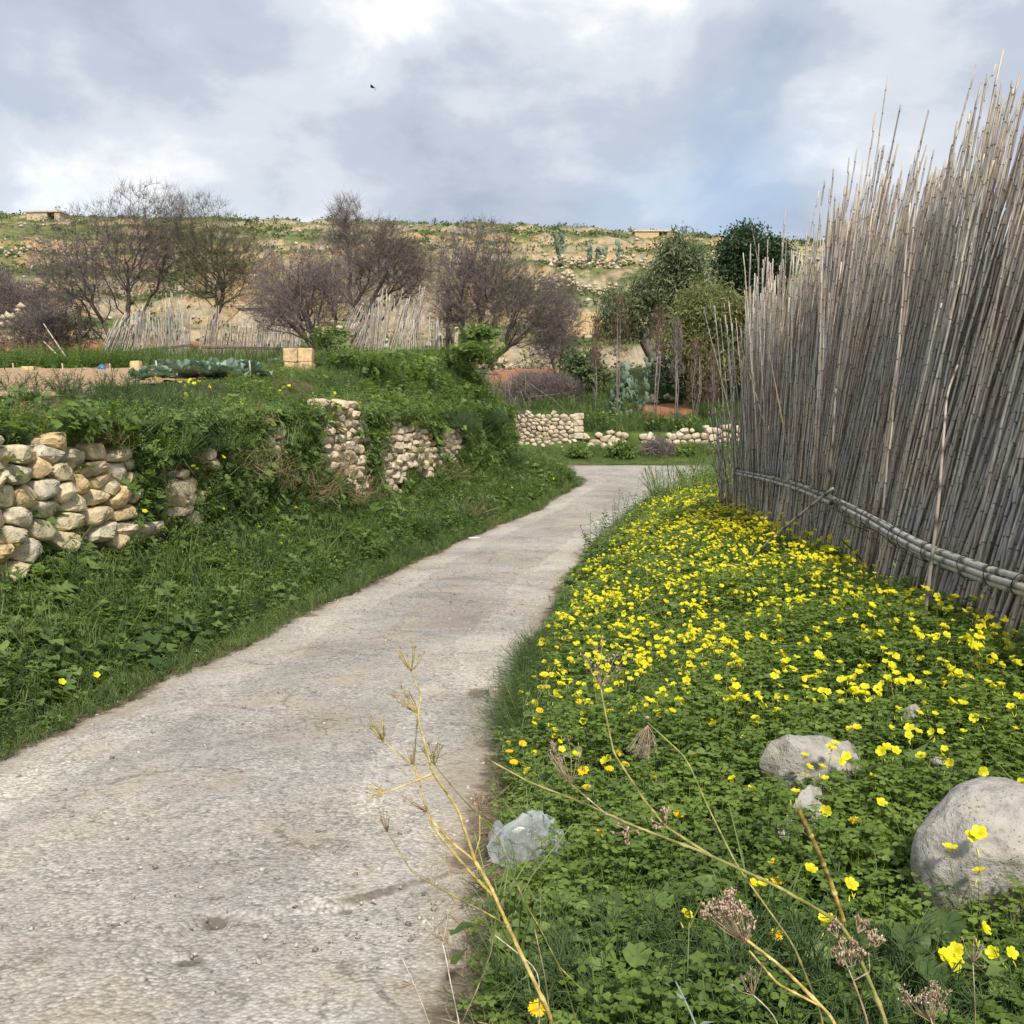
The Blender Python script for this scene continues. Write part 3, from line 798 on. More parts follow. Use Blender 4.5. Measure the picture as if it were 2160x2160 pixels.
wall = thing("dry_stone_wall", "dry stone retaining wall of cream rubble along the left bank, half overgrown", "stone wall", (0, 0, 0))
wall["kind"] = "thing"
r1 = np.random.default_rng(5)
def jitter_grid(s0, s1, z0, z1, ds, dz, r):
    pts = []; row = 0; z = z0
    while z < z1:
        s = s0 + (row % 2) * ds * .5
        while s < s1:
            pts.append((s + r.normal(0, ds * .2), z + r.normal(0, dz * .22))); s += ds * r.choice([.45, .65, .9, 1.2, 1.5])
        z += dz; row += 1
    return np.array(pts)
pts = relax(jitter_grid(s_of(5.6), s_of(10.2), -.15, 1.85, .33, .138, r1), 2.0, .7, 1)
lay_stones(wall, pts, 2.0, .7, wall_frame, M['stone'], lambda P, c: bool(in_patch(P, .03)), .10, r1, 18)
pts = relax(jitter_grid(s_of(9.8), s_of(26.5), .1, 2.3, .40, .13, r1), 2.6, .75, 1)
lay_stones(wall, pts, 2.6, .75, wall_frame, M['stone_mid'], lambda P, c: bool(in_patch(P, .25)) and proj(P)[0] > 300, .12, r1, 14)
# earth core the stones are bedded in
Yc = np.arange(4.5, 28, .2); core = []
for zc in (-.3, .4, 1.0, 1.45):
    core.append(np.stack([Wx(Yc) + .025 - .05 * (zc - .5), Yc, np.full(len(Yc), zc) + np.where(zc > .9, .022 * (Yc - 8), 0)], 1))
CV = np.concatenate(core); k = len(Yc); CF = []
for i in range(3):
    for j in range(k - 1): CF.append((i * k + j, i * k + j + 1, (i + 1) * k + j + 1, (i + 1) * k + j))
m_core, nt, b = nmat("bedding_earth"); b.inputs["Base Color"].default_value = (.17, .125, .08, 1); b.inputs["Roughness"].default_value = 1
obj("earth_core", mesh_np("earth_core", CV, np.array(CF)), m_core, wall)

# far retaining wall at the bend, with squared quoins
fw = thing("rubble_wall", "square ended rubble wall facing the bend behind the lane", "stone wall", (0, 0, 0))
fw["kind"] = "thing"
def fw_frame(s, z): return np.array([s, 38.15 - .03 * z, z]), 0.0
pts = relax(jitter_grid(-.6, 2.7, .2, 2.7, .25, .15, r1), 1.5, .4, 1)
def fw_keep(P, c):
    return c[1] < 2.12 and c[0] < 2.38 + .1 * (c[1] < 1.4)
lay_stones(fw, pts, 1.5, .4, fw_frame, M['stone_far'], fw_keep, .07, r1, 10)
def block_mesh(w, d, h, r, bev=.02):
    x, y, z = w / 2, d / 2, h / 2; V = []
    for sx in (-1, 1):
        for sy_ in (-1, 1):
            for sz in (-1, 1):
                for ax in range(3):
                    q = np.array([sx * x, sy_ * y, sz * z]); q[ax] -= np.sign(q[ax]) * 0
                    s = np.array([sx, sy_, sz]) * bev; s[ax] = 0
                    V.append(q - s + r.normal(0, .004, 3))
    V = np.array(V); import bmesh
    bm = bmesh.new()
    for p in V: bm.verts.new(p)
    res = bmesh.ops.convex_hull(bm, input=bm.verts)
    me = bpy.data.meshes.new("block"); bm.to_mesh(me); bm.free(); return me
for i in range(4):
    obj("quoin", block_mesh(.36, .4, .23, r1, .03), M['stone_far'], fw, loc=(2.46 + r1.normal(0, .015), 38.22, 1.98 - i * .24), rot=(0, r1.normal(0, .03), r1.normal(0, .05)))
# low tumbled wall to the right of it
lw = thing("tumbled_wall", "low tumbled boulder wall along the far side of the lane by the reed fence", "stone wall", (0, 0, 0))
lw["kind"] = "thing"
def lw_frame(s, z): return np.array([s, 40.1, z]), 0.0
pts = relax(jitter_grid(2.8, 10.5, .5, 2.3, .36, .24, r1), 1.4, .55, 1)
def lw_keep(P, c):
    top = 1.35 + .25 * ss(6.0, 7.5, c[0]) + .12 * math.sin(c[0] * 5)
    return c[1] < top - .12 and not (4.4 < c[0] < 4.9)
lay_stones(lw, pts, 1.4, .55, lw_frame, M['stone_far'], lw_keep, .13, r1, 12)
def rock(r, sub=2, planes=12, rough=.05, lo=.55):
    import bmesh
    bm = bmesh.new(); bmesh.ops.create_icosphere(bm, subdivisions=sub, radius=1.0)
    V = np.array([v.co[:] for v in bm.verts]); F = np.array([[v.index for v in f.verts] for f in bm.faces]); bm.free()
    for _ in range(planes):
        n = r.normal(0, 1, 3); n /= np.linalg.norm(n); h = r.uniform(lo, .92)
        V -= np.maximum(0, V @ n - h)[:, None] * n * .9
    V *= 1 + (fbm(V[:, 0] * 3 + V[:, 2] * 2, V[:, 1] * 3 + V[:, 2], int(r.integers(100)))[:, None] - .5) * rough * 4
    V += r.normal(0, rough * .12, V.shape)
    return V, F
for i in range(16):
    s = 2.9 + r1.random() * 6.8
    if 4.3 < s < 5.0: continue
    V, F = rock(r1, 1)
    top = 1.27 + .25 * float(ss(6.0, 7.5, s))
    obj("top_stone", mesh_np("top_stone", V * [.2, .17, .14] * r1.uniform(.7, 1.2), F, None, True), M['stone_far'], lw, loc=(s, 40.2, top + r1.uniform(-.05, .1)), rot=(0, 0, r1.uniform(0, 6)))
for i in range(7):
    V, F = rock(r1, 1)
    x = r1.uniform(2.9, 4.4)
    obj("fallen_stone", mesh_np("fallen_stone", V * r1.uniform(.12, .22), F, None, True), M['stone_far'], lw, loc=(x, 39.8 - r1.random() * .3, g(x, 39.8) + .05), rot=(0, 0, r1.uniform(0, 6)))
# second small rubble heap wall deeper in the plot
dw = thing("plot_wall", "short row of pale boulders behind the prickly pear", "stone wall", (0, 0, 0))
dw["kind"] = "thing"
for i in range(22):
    x = r1.uniform(6.0, 10.4); y = 49 + r1.normal(0, .15)
    V, F = rock(r1, 1)
    obj("stone", mesh_np("stone", V * [.24, .2, .18] * r1.uniform(.7, 1.2), F, None, True), M['stone_far'], dw, loc=(x, y, g(x, y) + r1.uniform(.05, .35)), rot=(0, 0, r1.uniform(0, 6)))

# boulders in the right verge
BOULD = []
def boulder(label, u, v, wpx, hpx, sink=.35, yaw=0, flat=1.0, seed=0, planes=14):
    r = np.random.default_rng(seed + 300)
    p = hit(u, v, .13); d = p[1]
    w = wpx / 2160 * d; h = hpx / 2160 * d
    V, F = rock(r, 4, planes, .06, .6 if planes > 10 else .70)
    ext = np.abs(V).max(0); V = V / ext
    V = V * [w / 2, w / 2 * flat, h * .5 + .09]
    c = np.array([p[0], p[1] + w * .25 * flat, p[2] + h - (h * .5 + .09)])
    o = obj("boulder", mesh_np("boulder", V, F, None, True, 38), M['boulder'], loc=c, rot=(r.normal(0, .08), r.normal(0, .1), yaw))
    BOULD.append((c[0], c[1], w * .5, label))
    tag(o, label, "boulder", "grey boulders in the flower verge"); return o
boulder("large rounded grey boulder at the right edge of the flower verge", 2150, 1908, 430, 238, .42, .4, .8, 8, 9)
boulder("broad grey boulder with a notched top among the yellow flowers", 1722, 1668, 240, 130, .42, .2, .6, 14)
boulder("narrow pale rock slab below the notched boulder", 1715, 1756, 165, 96, .35, .7, .4, 21)
boulder("small jagged rock below the narrow pale slab", 1660, 1795, 60, 60, .35, .3, .8, 25)
boulder("upright small grey boulder near the reed fence", 1930, 1550, 72, 66, .4, .3, .7, 31)
boulder("little grey rock left of the upright small boulder", 1805, 1555, 48, 46, .4, .3, .7, 35)
boulder("flat pale rock half sunk in the clover below the upright boulder", 2000, 1632, 95, 34, .35, .1, .7, 41)
boulder("small rock under the dry tuft at the lane side of the verge", 1372, 1565, 55, 60, .3, .3, .7, 45)
# ------------------------------------------------------------------ reed fences
def reed(length, r0, r, sides=5, sp=.21, bend=.05, lod=False):
    """a cane along +z with swollen dark nodes"""
    zs, rr, nd = [0.0], [r0], [0.0]; z = r.uniform(.05, sp)
    while z < length - .03:
        t = z / length; q = r0 * (1 - .38 * t)
        if lod: zs += [z - .008, z, z + .008]; rr += [q, q * 1.08, q]; nd += [0, 1, 0]
        else: zs += [z - .007, z, z + .006]; rr += [q, q * 1.14, q * .98]; nd += [0, 1, .1]
        z += sp * r.uniform(.75, 1.2)
    zs.append(length); rr.append(r0 * .58); nd.append(0)
    zs = np.array(zs); a = r.uniform(0, 6.283); t = zs / length
    kink = np.cumsum(r.normal(0, .004, len(zs)))
    off = bend * t ** 2 * length * .5
    P = np.stack([np.cos(a) * off + kink * .5, np.sin(a) * off - kink * .3, zs], 1)
    V, F = tube(P, rr, sides)
    return V, F, np.full(len(V), r.random()), np.repeat(nd, sides)
def reed_mesh(*a, **k):
    V, F, A, Nd = reed(*a, **k)
    return mesh_np("reed", V, F, {"rnd": A, "node": Nd}, True)
rr_ = np.random.default_rng(21)
FY = [2.2, 4, 5.1, 7, 8.5, 10, 12, 13.6]
FX = [2.30, 2.44, 2.52, 2.62, 2.74, 2.84, 2.92, 2.96]
def Fx(y): return np.interp(y, FY, FX)
fence = thing("reed_fence", "tall dense fence of weathered grey reeds beside the flower verge", "reed fence", (0, 0, 0))
fence["kind"] = "thing"
REEDV = [(L, reed_mesh(L, .0092 + .0028 * rr_.random(), rr_, bend=rr_.uniform(0, .10))) for L in np.linspace(2.5, 4.1, 22)]
reeds = []
y = 2.0
while y < 13.7:
    for lay in range(3):
        if lay == 2 and rr_.random() < .35: continue
        # clumped heights as in the photograph: tall bundles and lower stretches
        ht = np.interp(y, [3.4, 5, 6.2, 7.2, 8.2, 9.3, 10.6, 12, 13, 13.6], [3.75, 3.7, 3.65, 3.6, 3.25, 3.5, 3.5, 3.2, 2.9, 2.7])
        ht *= .90 + .20 * vnoise(y * 2.3, lay * 3.3, 5) ; ht += rr_.normal(0, .14)
        q = rr_.random()
        if q > .955: ht += rr_.uniform(.25, .85)
        elif q < .42: ht -= rr_.uniform(.1, 1.1)
        reeds.append([y + rr_.normal(0, .012), lay, ht])
    y += .0168
front = [q for q in reeds if q[1] == 0]
cand = sorted(front, key=lambda q: q[0])
cand = [q for q in cand if q[0] > 4.6]
part_ids = set(id(q) for q in cand[:300])
mass = Geo(); mass_nd = []
for q in reeds:
    y, lay, L = q
    near_ = min(1.0, 1 - (y - 3.4) / 10.2)
    lx = R_(3.0 + 17.0 * near_) + rr_.normal(0, R_(2.2)) + (vnoise(y * 1.4, 3.0, 8) - .5) * R_(8)
    ly = R_(6.5) + rr_.normal(0, R_(2.4)) + (vnoise(y * 1.1, 9.0, 9) - .5) * R_(14)
    if rr_.random() < .12: lx += rr_.normal(0, R_(6)); ly += rr_.normal(0, R_(6))
    x = Fx(y) + lay * .045 + rr_.normal(0, .014)
    base = (x, y, g(x, y) - .03)
    rotq = (ly, lx, rr_.uniform(-.2, .2))       # rotate about x tilts the top towards -y, about y tilts it to +x
    if id(q) in part_ids:
        i = int(np.argmin([abs(L - v[0]) for v in REEDV])); i = int(np.clip(i + rr_.integers(-1, 2), 0, len(REEDV) - 1))
        obj("reed", REEDV[i][1], M['reed'], fence, loc=base, rot=rotq, scale=(1, 1, L / REEDV[i][0]))
    else:
        V, F, A, Nd = reed(L, .0085 + .0035 * rr_.random(), rr_, 4, .22, rr_.uniform(0, .1), True)
        Rm = np.array(Euler(rotq).to_matrix())
        mass.add(V @ Rm.T + np.array(base), F, A); mass_nd.append(Nd)
V, F, A = mass.get()
o = obj("reed_mass", mesh_np("reed_mass", V, F, {"rnd": A, "node": np.concatenate(mass_nd)}, True), M['reed'], fence); o["kind"] = "stuff"

def cane(pts, r0, r1_, mat, parent=None, name="cane", sides=7, sp=.2, loc=None):
    """a bent cane through world points"""
    P = np.asarray(pts, float); o0 = P[0].copy()
    d = np.concatenate([[0], np.cumsum(np.linalg.norm(np.diff(P, axis=0), axis=1))]); n = max(6, int(d[-1] / .05))
    t = np.linspace(0, d[-1], n); Q = np.stack([np.interp(t, d, P[:, k]) for k in range(3)], 1)
    kern = np.array([.25, .5, .25])
    for _ in range(4):
        Q[1:-1] = kern[0] * Q[:-2] + kern[1] * Q[1:-1] + kern[2] * Q[2:]
    rad = np.linspace(r0, r1_, n); nd = np.zeros(n)
    ev = max(2, int(sp / .05)); nd[ev // 2::ev] = .9; rad[ev // 2::ev] *= 1.1
    V, F = tube(Q - o0, rad, sides)
    me = mesh_np(name, V, F, {"rnd": np.full(len(V), rr_.random()), "node": np.repeat(nd, sides)}, True)
    return obj(name, me, mat, parent, loc=o0)
# the lashed rail: picture points along it, set against the fence face
def on_fence(u, v, off=-.12):
    d = ray(u, v); ys = np.arange(2.5, 16, .01); P = CAM + ys[:, None] * d
    k = np.argmin(np.abs(P[:, 0] - (Fx(ys) + off + .12 * P[:, 2] * np.clip(1.1 - ys / 12, 0, 1)))); return P[k]
rail_px = [(1556, 995), (1620, 1008), (1690, 1028), (1760, 1057), (1830, 1092), (1890, 1128), (1960, 1165), (2040, 1195), (2110, 1220), (2190, 1242), (2300, 1275), (2480, 1325), (2800, 1410)]
railP = np.array([on_fence(u, v, -.10) for u, v in rail_px])
def rail_span(a, b, dx_, dz_):
    t = np.linspace(a, b, 14) * 10.0 + (2.0 if b >= 1.0 and a < .99 else 0.0) * np.linspace(0, 1, 14); i = np.arange(len(railP))
    return np.stack([np.interp(t, i, railP[:, k]) for k in range(3)], 1) + [dx_, 0, dz_]
for (a, b, dx_, dz_, r0, r1_) in [(.0, .52, 0, .012, .013, .017), (.0, .30, -.025, -.018, .012, .016), (.12, .78, -.012, .03, .014, .018), (.34, 1.0, -.03, -.004, .016, .020), (.36, .72, -.012, -.035, .015, .014), (.45, 1.0, -.004, .032, .016, .020), (.62, 1.0, -.02, -.034, .017, .020)]:
    cane(rail_span(a, b, dx_, dz_), r0, r1_, M['cane_grey'], fence, "rail_cane", 7, .35)
for t in [.005, .07, .135, .2, .27, .33, .40, .43, .50, .53, .60, .63, .70, .78, .86, .94]:
    c = rail_span(t, t + .001, -.012, 0)[0]; tg = rail_span(t, t + .02, 0, 0); tg = tg[-1] - tg[0]; tg /= np.linalg.norm(tg)
    a0 = np.cross(tg, [0, 0, 1]); a0 /= np.linalg.norm(a0); b0 = np.cross(tg, a0)
    an = np.linspace(0, 6.283, 15); rr0 = .046 + .006 * rr_.random()
    skew = rr_.normal(0, .35)
    ring = c + rr0 * (.85 * np.cos(an)[:, None] * a0 + 1.15 * np.sin(an)[:, None] * b0) + tg * (np.sin(an)[:, None] * rr0 * skew)
    V, F = tube(ring, .0032, 4, False)
    obj("tie_wire", mesh_np("tie_wire", V, F, {"rnd": np.full(len(V), .5)}, True), M['wire'], fence)
    e = c - a0 * rr0 * .8
    V, F = tube(np.array([e, e + [-.02, -.02, .03], e + np.array([-.03, -.05 * rr_.random(), .03 + .05 * rr_.random()])]), .002, 4)
    obj("wire_end", mesh_np("wire_end", V, F, {"rnd": np.full(len(V), .5)}, True), M['wire'], fence)
for (a, b, dz_) in [(.0, .32, .05), (.1, .5, .055), (.3, .75, -.05)]:
    Q = rail_span(a, b, -.03, dz_) + rr_.normal(0, .008, (14, 3)); V, F = tube(Q, .0025, 4)
    obj("slack_wire", mesh_np("slack_wire", V, F, {"rnd": np.full(len(V), .7)}, True), M['wire'], fence)
# loose canes
def loose(label, pts, r0, r1_, mat):
    o = cane(pts, r0, r1_, mat, None, "loose_cane"); tag(o, label, "cane", "loose canes by the reed fence"); return o
p0 = hit(1550, 1212, .05); p1 = on_fence(1757, 1030, -.2)
loose("stout pale cane propped diagonally across the fence rail from the flowers", [p0, (p0 + p1) / 2 + [0, 0, .03], p1], .015, .012, M['reed_pale'])
ya = on_fence(1945, 1350, -.2)
loose("thin pale bent cane hanging upright over the right part of the rail", [on_fence(1945, 1362, -.2), on_fence(1958, 1240, -.22), on_fence(1980, 1060, -.22), on_fence(1992, 900, -.2), on_fence(1998, 826, -.1), on_fence(2020, 770, -.05)], .011, .006, M['reed_pale'])
loose("short straw coloured cane above the propped cane's upper end", [on_fence(1748, 1020, -.1), on_fence(1757, 930, -.12), on_fence(1763, 820, -.1)], .012, .007, M['reed_pale'])
loose("brown split cane hanging on the fence's left part", [on_fence(1660, 940, -.06), on_fence(1645, 860, -.14), on_fence(1622, 742, -.12)], .010, .004, M['dry_stem'])
loose("thin bent cane slanting over the fence's far end", [on_fence(1610, 885, -.1), on_fence(1585, 800, -.12), on_fence(1560, 720, -.1)], .007, .004, M['reed_pale'])
# splayed canes at the fence's far end
sp = thing("splayed_canes", "loose canes splaying out from the far end of the reed fence", "canes", (2.9, 13.4, 0))
sp["kind"] = "thing"
for i in range(26):
    b0 = np.array([2.92 + rr_.normal(0, .06), 13.65 + rr_.random() * .35, .45 + rr_.random() * .25])
    u = rr_.uniform(1488, 1550); v = np.interp(u, [1488, 1550], [930, 850]) + rr_.normal(0, 28)
    e = at(u, v, 13.7 + rr_.random() * .5)
    o = cane([b0, b0 * .45 + e * .55 + [0, 0, -.04], e], .008, .005, M['reed_pale'] if i % 3 else M['reed'], sp, "cane", 5, .25)
    o.location = np.array(o.location) - np.array(sp.location)
for (u0, v0, u1, v1) in [(1545, 830, 1528, 640), (1565, 760, 1528, 700), (1537, 880, 1520, 672), (1600, 560, 1586, 480)]:
    e0, e1 = at(u0, v0, 13.8), at(u1, v1, 13.6)
    o = cane([e0 + [0, 0, -.5], e0, e1], .009, .004, M['reed'], sp, "cane", 5, .22); o.location = np.array(o.location) - np.array(sp.location)

# the lower fences across the terrace
SM = [(L, reed_mesh(L, .014, rr_, bend=rr_.uniform(0, .06), sides=4, sp=.3, lod=True)) for L in np.linspace(1.2, 2.6, 10)]
def field_fence(label, u0, u1, Y0, Y1, n, hfun, lean, railpx):
    t = thing("field_fence", label, "reed fence", (0, 0, 0), None, "low reed fences on the terrace"); t["kind"] = "thing"
    for i in range(n):
        f = (i + rr_.random() * .8) / n; u = u0 + (u1 - u0) * f; Y = Y0 + (Y1 - Y0) * f
        x = (u - 1080) / 2160 * Y; z = g(x, Y)
        L = hfun(f) * rr_.uniform(.72, 1.06); k = int(np.argmin([abs(L - v[0]) for v in SM]))
        obj("reed", SM[k][1], M['reed'], t, loc=(x, Y + rr_.normal(0, .04), z - .05), rot=(rr_.normal(0, .05), lean(f) + rr_.normal(0, .06), 0), scale=(1.35, 1.35, L / SM[k][0]))
    Pr = []
    for (u, v) in railpx:
        f = (u - u0) / (u1 - u0); Pr.append(at(u, v, Y0 + (Y1 - Y0) * f - .3))
    for dz_ in (0, .05):
        cane(np.array(Pr) + [0, 0, dz_], .03, .024, M['bark'], t, "rail", 5, .6)
    return t
field_fence("left reed fence with fanned leaning canes behind the vegetable bed", 205, 408, 33.2, 33.6, 150, lambda f: 1.75 + .45 * ss(.55, .95, f) + .2 * math.sin(f * 17), lambda f: .48 * (1 - ss(0, .55, f)) + .02, [(200, 752), (300, 740), (408, 729)])
field_fence("middle reed fence between the green bare tree and the leaning shrub", 420, 640, 33.4, 33.2, 140, lambda f: 1.72 + .12 * math.sin(f * 11), lambda f: .22 * (1 - f * 1.1), [(425, 734), (520, 735), (640, 738)])
field_fence("right ragged reed fence behind the overgrown bank", 690, 865, 29.5, 28.6, 120, lambda f: 1.7 + .5 * ss(.3, .9, f) + .2 * math.sin(f * 13), lambda f: .34 - .18 * f + .12 * math.sin(f * 9), [(700, 752), (780, 752), (860, 752)])

# reed gate panel with its posts
gt = thing("reed_gate", "reed gate panel with a pale strut beside the dark tree trunks", "gate", (0, 0, 0))
gt["kind"] = "thing"
for i in range(26):
    u = 838 + i * 3.9; P0 = at(u, 786, 27.6); L = (1.15 + .25 * rr_.random())
    k = int(np.argmin([abs(L - v[0]) for v in SM]))
    obj("reed", SM[k][1], M['reed'], gt, loc=(P0[0], P0[1] + rr_.normal(0, .03), g(P0[0], 27.6) - .05), rot=(rr_.normal(0, .03), rr_.normal(.03, .04), 0), scale=(1.1, 1.1, L / SM[k][0]))
cane([at(842, 772, 27.45), at(890, 758, 27.45), at(940, 760, 27.45)], .03, .025, M['reed'], gt, "rail", 5, .6)
cane([at(842, 762, 27.45), at(890, 750, 27.45), at(938, 752, 27.45)], .03, .025, M['reed'], gt, "rail", 5, .6)
cane([at(896, 790, 27.4), at(912, 745, 27.4), at(925, 712, 27.4)], .035, .03, M['bluegreen'], gt, "strut", 5, 3)
for u, w in ((944, .09), (962, .11)):
    p = at(u, 790, 27.3); z0 = g(p[0], 27.3)
    obj("post", block_mesh(w, w, 1.1 if u < 950 else 1.35, rr_, .02), M['bark'] if u < 950 else M['stone_far'], gt, loc=(p[0], 27.3, z0 + .5), rot=(0, .03, .2))
# ------------------------------------------------------------------ trees
def skeleton(base, stems, crowns, n, r, step=.28, up=.12, jit=.03, minr=.006, pipe=.0042):
    """grow branches from stems towards points filling the crown; returns segment arrays"""
    nodes = []; par = []
    for st in stems:
        prev = -1
        for k, p in enumerate(st):
            nodes.append(np.array(p, float)); par.append(prev); prev = len(nodes) - 1
            if k == 0: prev = len(nodes) - 1
    tg = []
    w = np.array([c[2] for c in crowns], float); w /= w.sum()
    for c, k in zip(crowns, (w * n).astype(int)):
        d = r.normal(0, 1, (k, 3)); d /= np.linalg.norm(d, axis=1)[:, None]
        rad = r.random(k) ** .5
        tg.append(np.array(c[0]) + d * rad[:, None] * np.array(c[1]))
    tg = np.concatenate(tg)
    ctr = np.mean([s[-1] for s in stems], 0)
    tg = tg[np.argsort(np.linalg.norm(tg - ctr, axis=1) + r.normal(0, .15, len(tg)))]
    cap = len(nodes) + len(tg) * 5; N_ = np.zeros((cap, 3)); N_[:len(nodes)] = nodes; m = len(nodes); par = par + [0] * (cap - m); par = np.array(par)
    ends = np.zeros(cap, bool); plen = np.zeros(cap)
    for i in range(1, m):
        if par[i] >= 0: plen[i] = plen[par[i]] + np.linalg.norm(N_[i] - N_[par[i]])
    for t in tg:
        d = np.linalg.norm(N_[:m] - t, axis=1) + .35 * np.maximum(0, N_[:m, 2] - t[2])
        i = int(np.argmin(d + .42 * plen[:m])); L = d[i]
        if L < .05: continue
        k = int(np.clip(L / step, 1, 4)); p = N_[i]; last = i
        for q in range(1, k + 1):
            f = q / k
            pt = p + (t - p) * f + np.array([0, 0, -up * L * math.sin(f * math.pi) * .3]) + r.normal(0, jit * min(L, 1), 3) * (f < 1)
            N_[m] = pt; par[m] = last; plen[m] = plen[last] + np.linalg.norm(pt - N_[last]); last = m; m += 1
        ends[last] = True
    N_ = N_[:m]; par = par[:m]; ends = ends[:m]
    cnt = np.zeros(m); cnt[:] = .3; cnt[ends] += .7
    for i in range(m - 1, -1, -1):
        if par[i] >= 0: cnt[par[i]] += cnt[i]
    rad = np.maximum(minr, pipe * np.sqrt(cnt) * 1.6)
    return N_, par, rad, ends
def bare_tree(name, label, base, stems, crowns, n, seed, mat, twigs=8, tw_len=.36, pipe=.0017, minr=.0042, twr=.0034, K=1.0):
    r = np.random.default_rng(seed); base = np.array(base, float)
    st = [[base + np.array(p) for p in s] for s in stems]; KV = np.array([K, K, 1 + (K - 1) * .6]); cr = [(base + np.array(c[0]) * KV, np.array(c[1]) * KV, c[2]) for c in crowns]
    Nn, par, rad, ends = skeleton(base, st, cr, n, r, step=.35, pipe=pipe, minr=minr)
    t = thing(name, label, "tree", base, None, "bare trees on the terrace")
    k = par >= 0; P0 = Nn[par[k]] - base; P1 = Nn[k] - base; r0 = np.minimum(rad[par[k]], rad[k] * 1.25); r1_ = rad[k]
    thick = r1_ > .016
    if thick.any():
        G = Geo(); V, F = prisms(P0[thick], P1[thick], r0[thick], r1_[thick], 7); G.add(V, F, np.repeat(r.uniform(.1, .7, thick.sum()), 14)); G.build("trunk", M['bark'], t, True)
    G = Geo(); q = ~thick
    V, F = prisms(P0[q], P1[q], r0[q], r1_[q], 3); G.add(V, F, np.repeat(r.uniform(0, 1, q.sum()), 6))
    # fine twigs standing off every branch
    src = np.where(rad < .03)[0]; src = np.repeat(src, twigs)
    out = Nn[src] - base; cen = np.mean([c[0] for c in cr], 0) - base
    d = (out - cen) / (np.linalg.norm(out - cen, axis=1)[:, None] + .1) * .55 + r.normal(0, .55, out.shape) + [0, 0, .35]
    d /= np.linalg.norm(d, axis=1)[:, None]
    L = tw_len * r.uniform(.4, 1.25, len(src)); mid = out + d * L[:, None] * .5 + r.normal(0, .02, out.shape)
    tip = mid + (d + r.normal(0, .3, d.shape)) * L[:, None] * .5
    V, F = prisms(out, mid, twr, twr * .8, 3); G.add(V, F, np.repeat(r.uniform(0, 1, len(out)), 6))
    V, F = prisms(mid, tip, twr * .8, twr * .45, 3); G.add(V, F, np.repeat(r.uniform(0, 1, len(out)), 6))
    G.build("crown", mat, t); return t
def tb(u, Y): 
    x = (u - 1080) / 2160 * Y; return np.array([x, Y, g(x, Y) - .05])
bare_tree("bare_tree", "leftmost broad bare tree with grey twiggy dome crown behind the left fence", tb(255, 38),
    [[(0, 0, 0), (-.25, 0, .7), (-.5, .1, 1.3), (-.9, 0, 2.0)], [(.1, 0, 0), (.25, .1, .7), (.35, .2, 1.5), (.5, 0, 2.4)], [(.2, .1, 0), (.6, 0, .8), (1.0, -.1, 1.6)], [(-.1, .1, 0), (-.5, .3, .6), (-1.1, .4, 1.2)]],
    [((-.3, 0, 2.9), (2.0, 1.7, 1.5), 1), ((.9, 0, 3.5), (1.5, 1.5, 1.55), .8), ((-1.2, 0, 2.3), (1.3, 1.3, 1.1), .5)], 2200, 1, M['twig'], K=1.42)
bare_tree("bare_tree", "bare tree with greenish lichen twigs beside the gap between the two fences", tb(450, 39),
    [[(0, 0, 0), (.05, 0, .6), (-.05, 0, 1.2), (-.35, 0, 1.9), (-.5, 0, 2.6)], [(0, 0, 1.0), (.3, 0, 1.6), (.5, .1, 2.3), (.6, 0, 3.0)], [(.05, 0, .8), (.6, .1, 1.3), (1.2, 0, 1.8)]],
    [((-.4, 0, 3.4), (1.5, 1.4, 1.7), 1), ((.7, 0, 2.7), (1.3, 1.2, 1.4), .7)], 1900, 2, M['twig_green'], K=1.32)
bare_tree("bare_shrub", "low purple grey bare shrub leaning left from the bank beside the stone blocks", tb(690, 27),
    [[(0, 0, 0), (-.15, 0, .4), (-.45, 0, 1.0), (-.8, 0, 1.7)], [(0, 0, .1), (-.1, .1, .6), (-.2, .1, 1.3), (-.25, 0, 2.0)], [(0, 0, .2), (.1, 0, .7), (.3, 0, 1.3)], [(-.1, 0, .3), (-.5, .1, .8), (-1.1, 0, 1.4)], [(-.05, 0, .3), (-.3, -.1, .9), (-.6, 0, 1.6)]],
    [((-.65, 0, 1.75), (.95, .8, .95), 1), ((.0, 0, 1.8), (.7, .7, .9), .6), ((-1.0, 0, 1.4), (.7, .6, .6), .4)], 1500, 3, M['twig_purple'], tw_len=.28, pipe=.002, minr=.0035, twr=.0028, K=1.25)
bare_tree("bare_tree", "middle bare tree with a tall spiky top behind the ragged fence", tb(785, 36.5),
    [[(0, 0, 0), (-.05, 0, .7), (-.2, 0, 1.5), (-.35, 0, 2.4), (-.45, 0, 3.6)], [(0, 0, .9), (.45, 0, 1.5), (.9, 0, 2.0), (1.4, .1, 2.4)], [(-.1, 0, 1.2), (-.6, 0, 1.9), (-1.2, 0, 2.6)]],
    [((-.1, 0, 2.9), (1.75, 1.5, 1.35), 1), ((-.65, 0, 4.0), (.5, .5, .95), .22), ((.5, 0, 3.4), (.7, .6, .7), .2), ((1.2, 0, 2.6), (.9, .9, 1.0), .35)], 2200, 4, M['twig'], K=1.28)
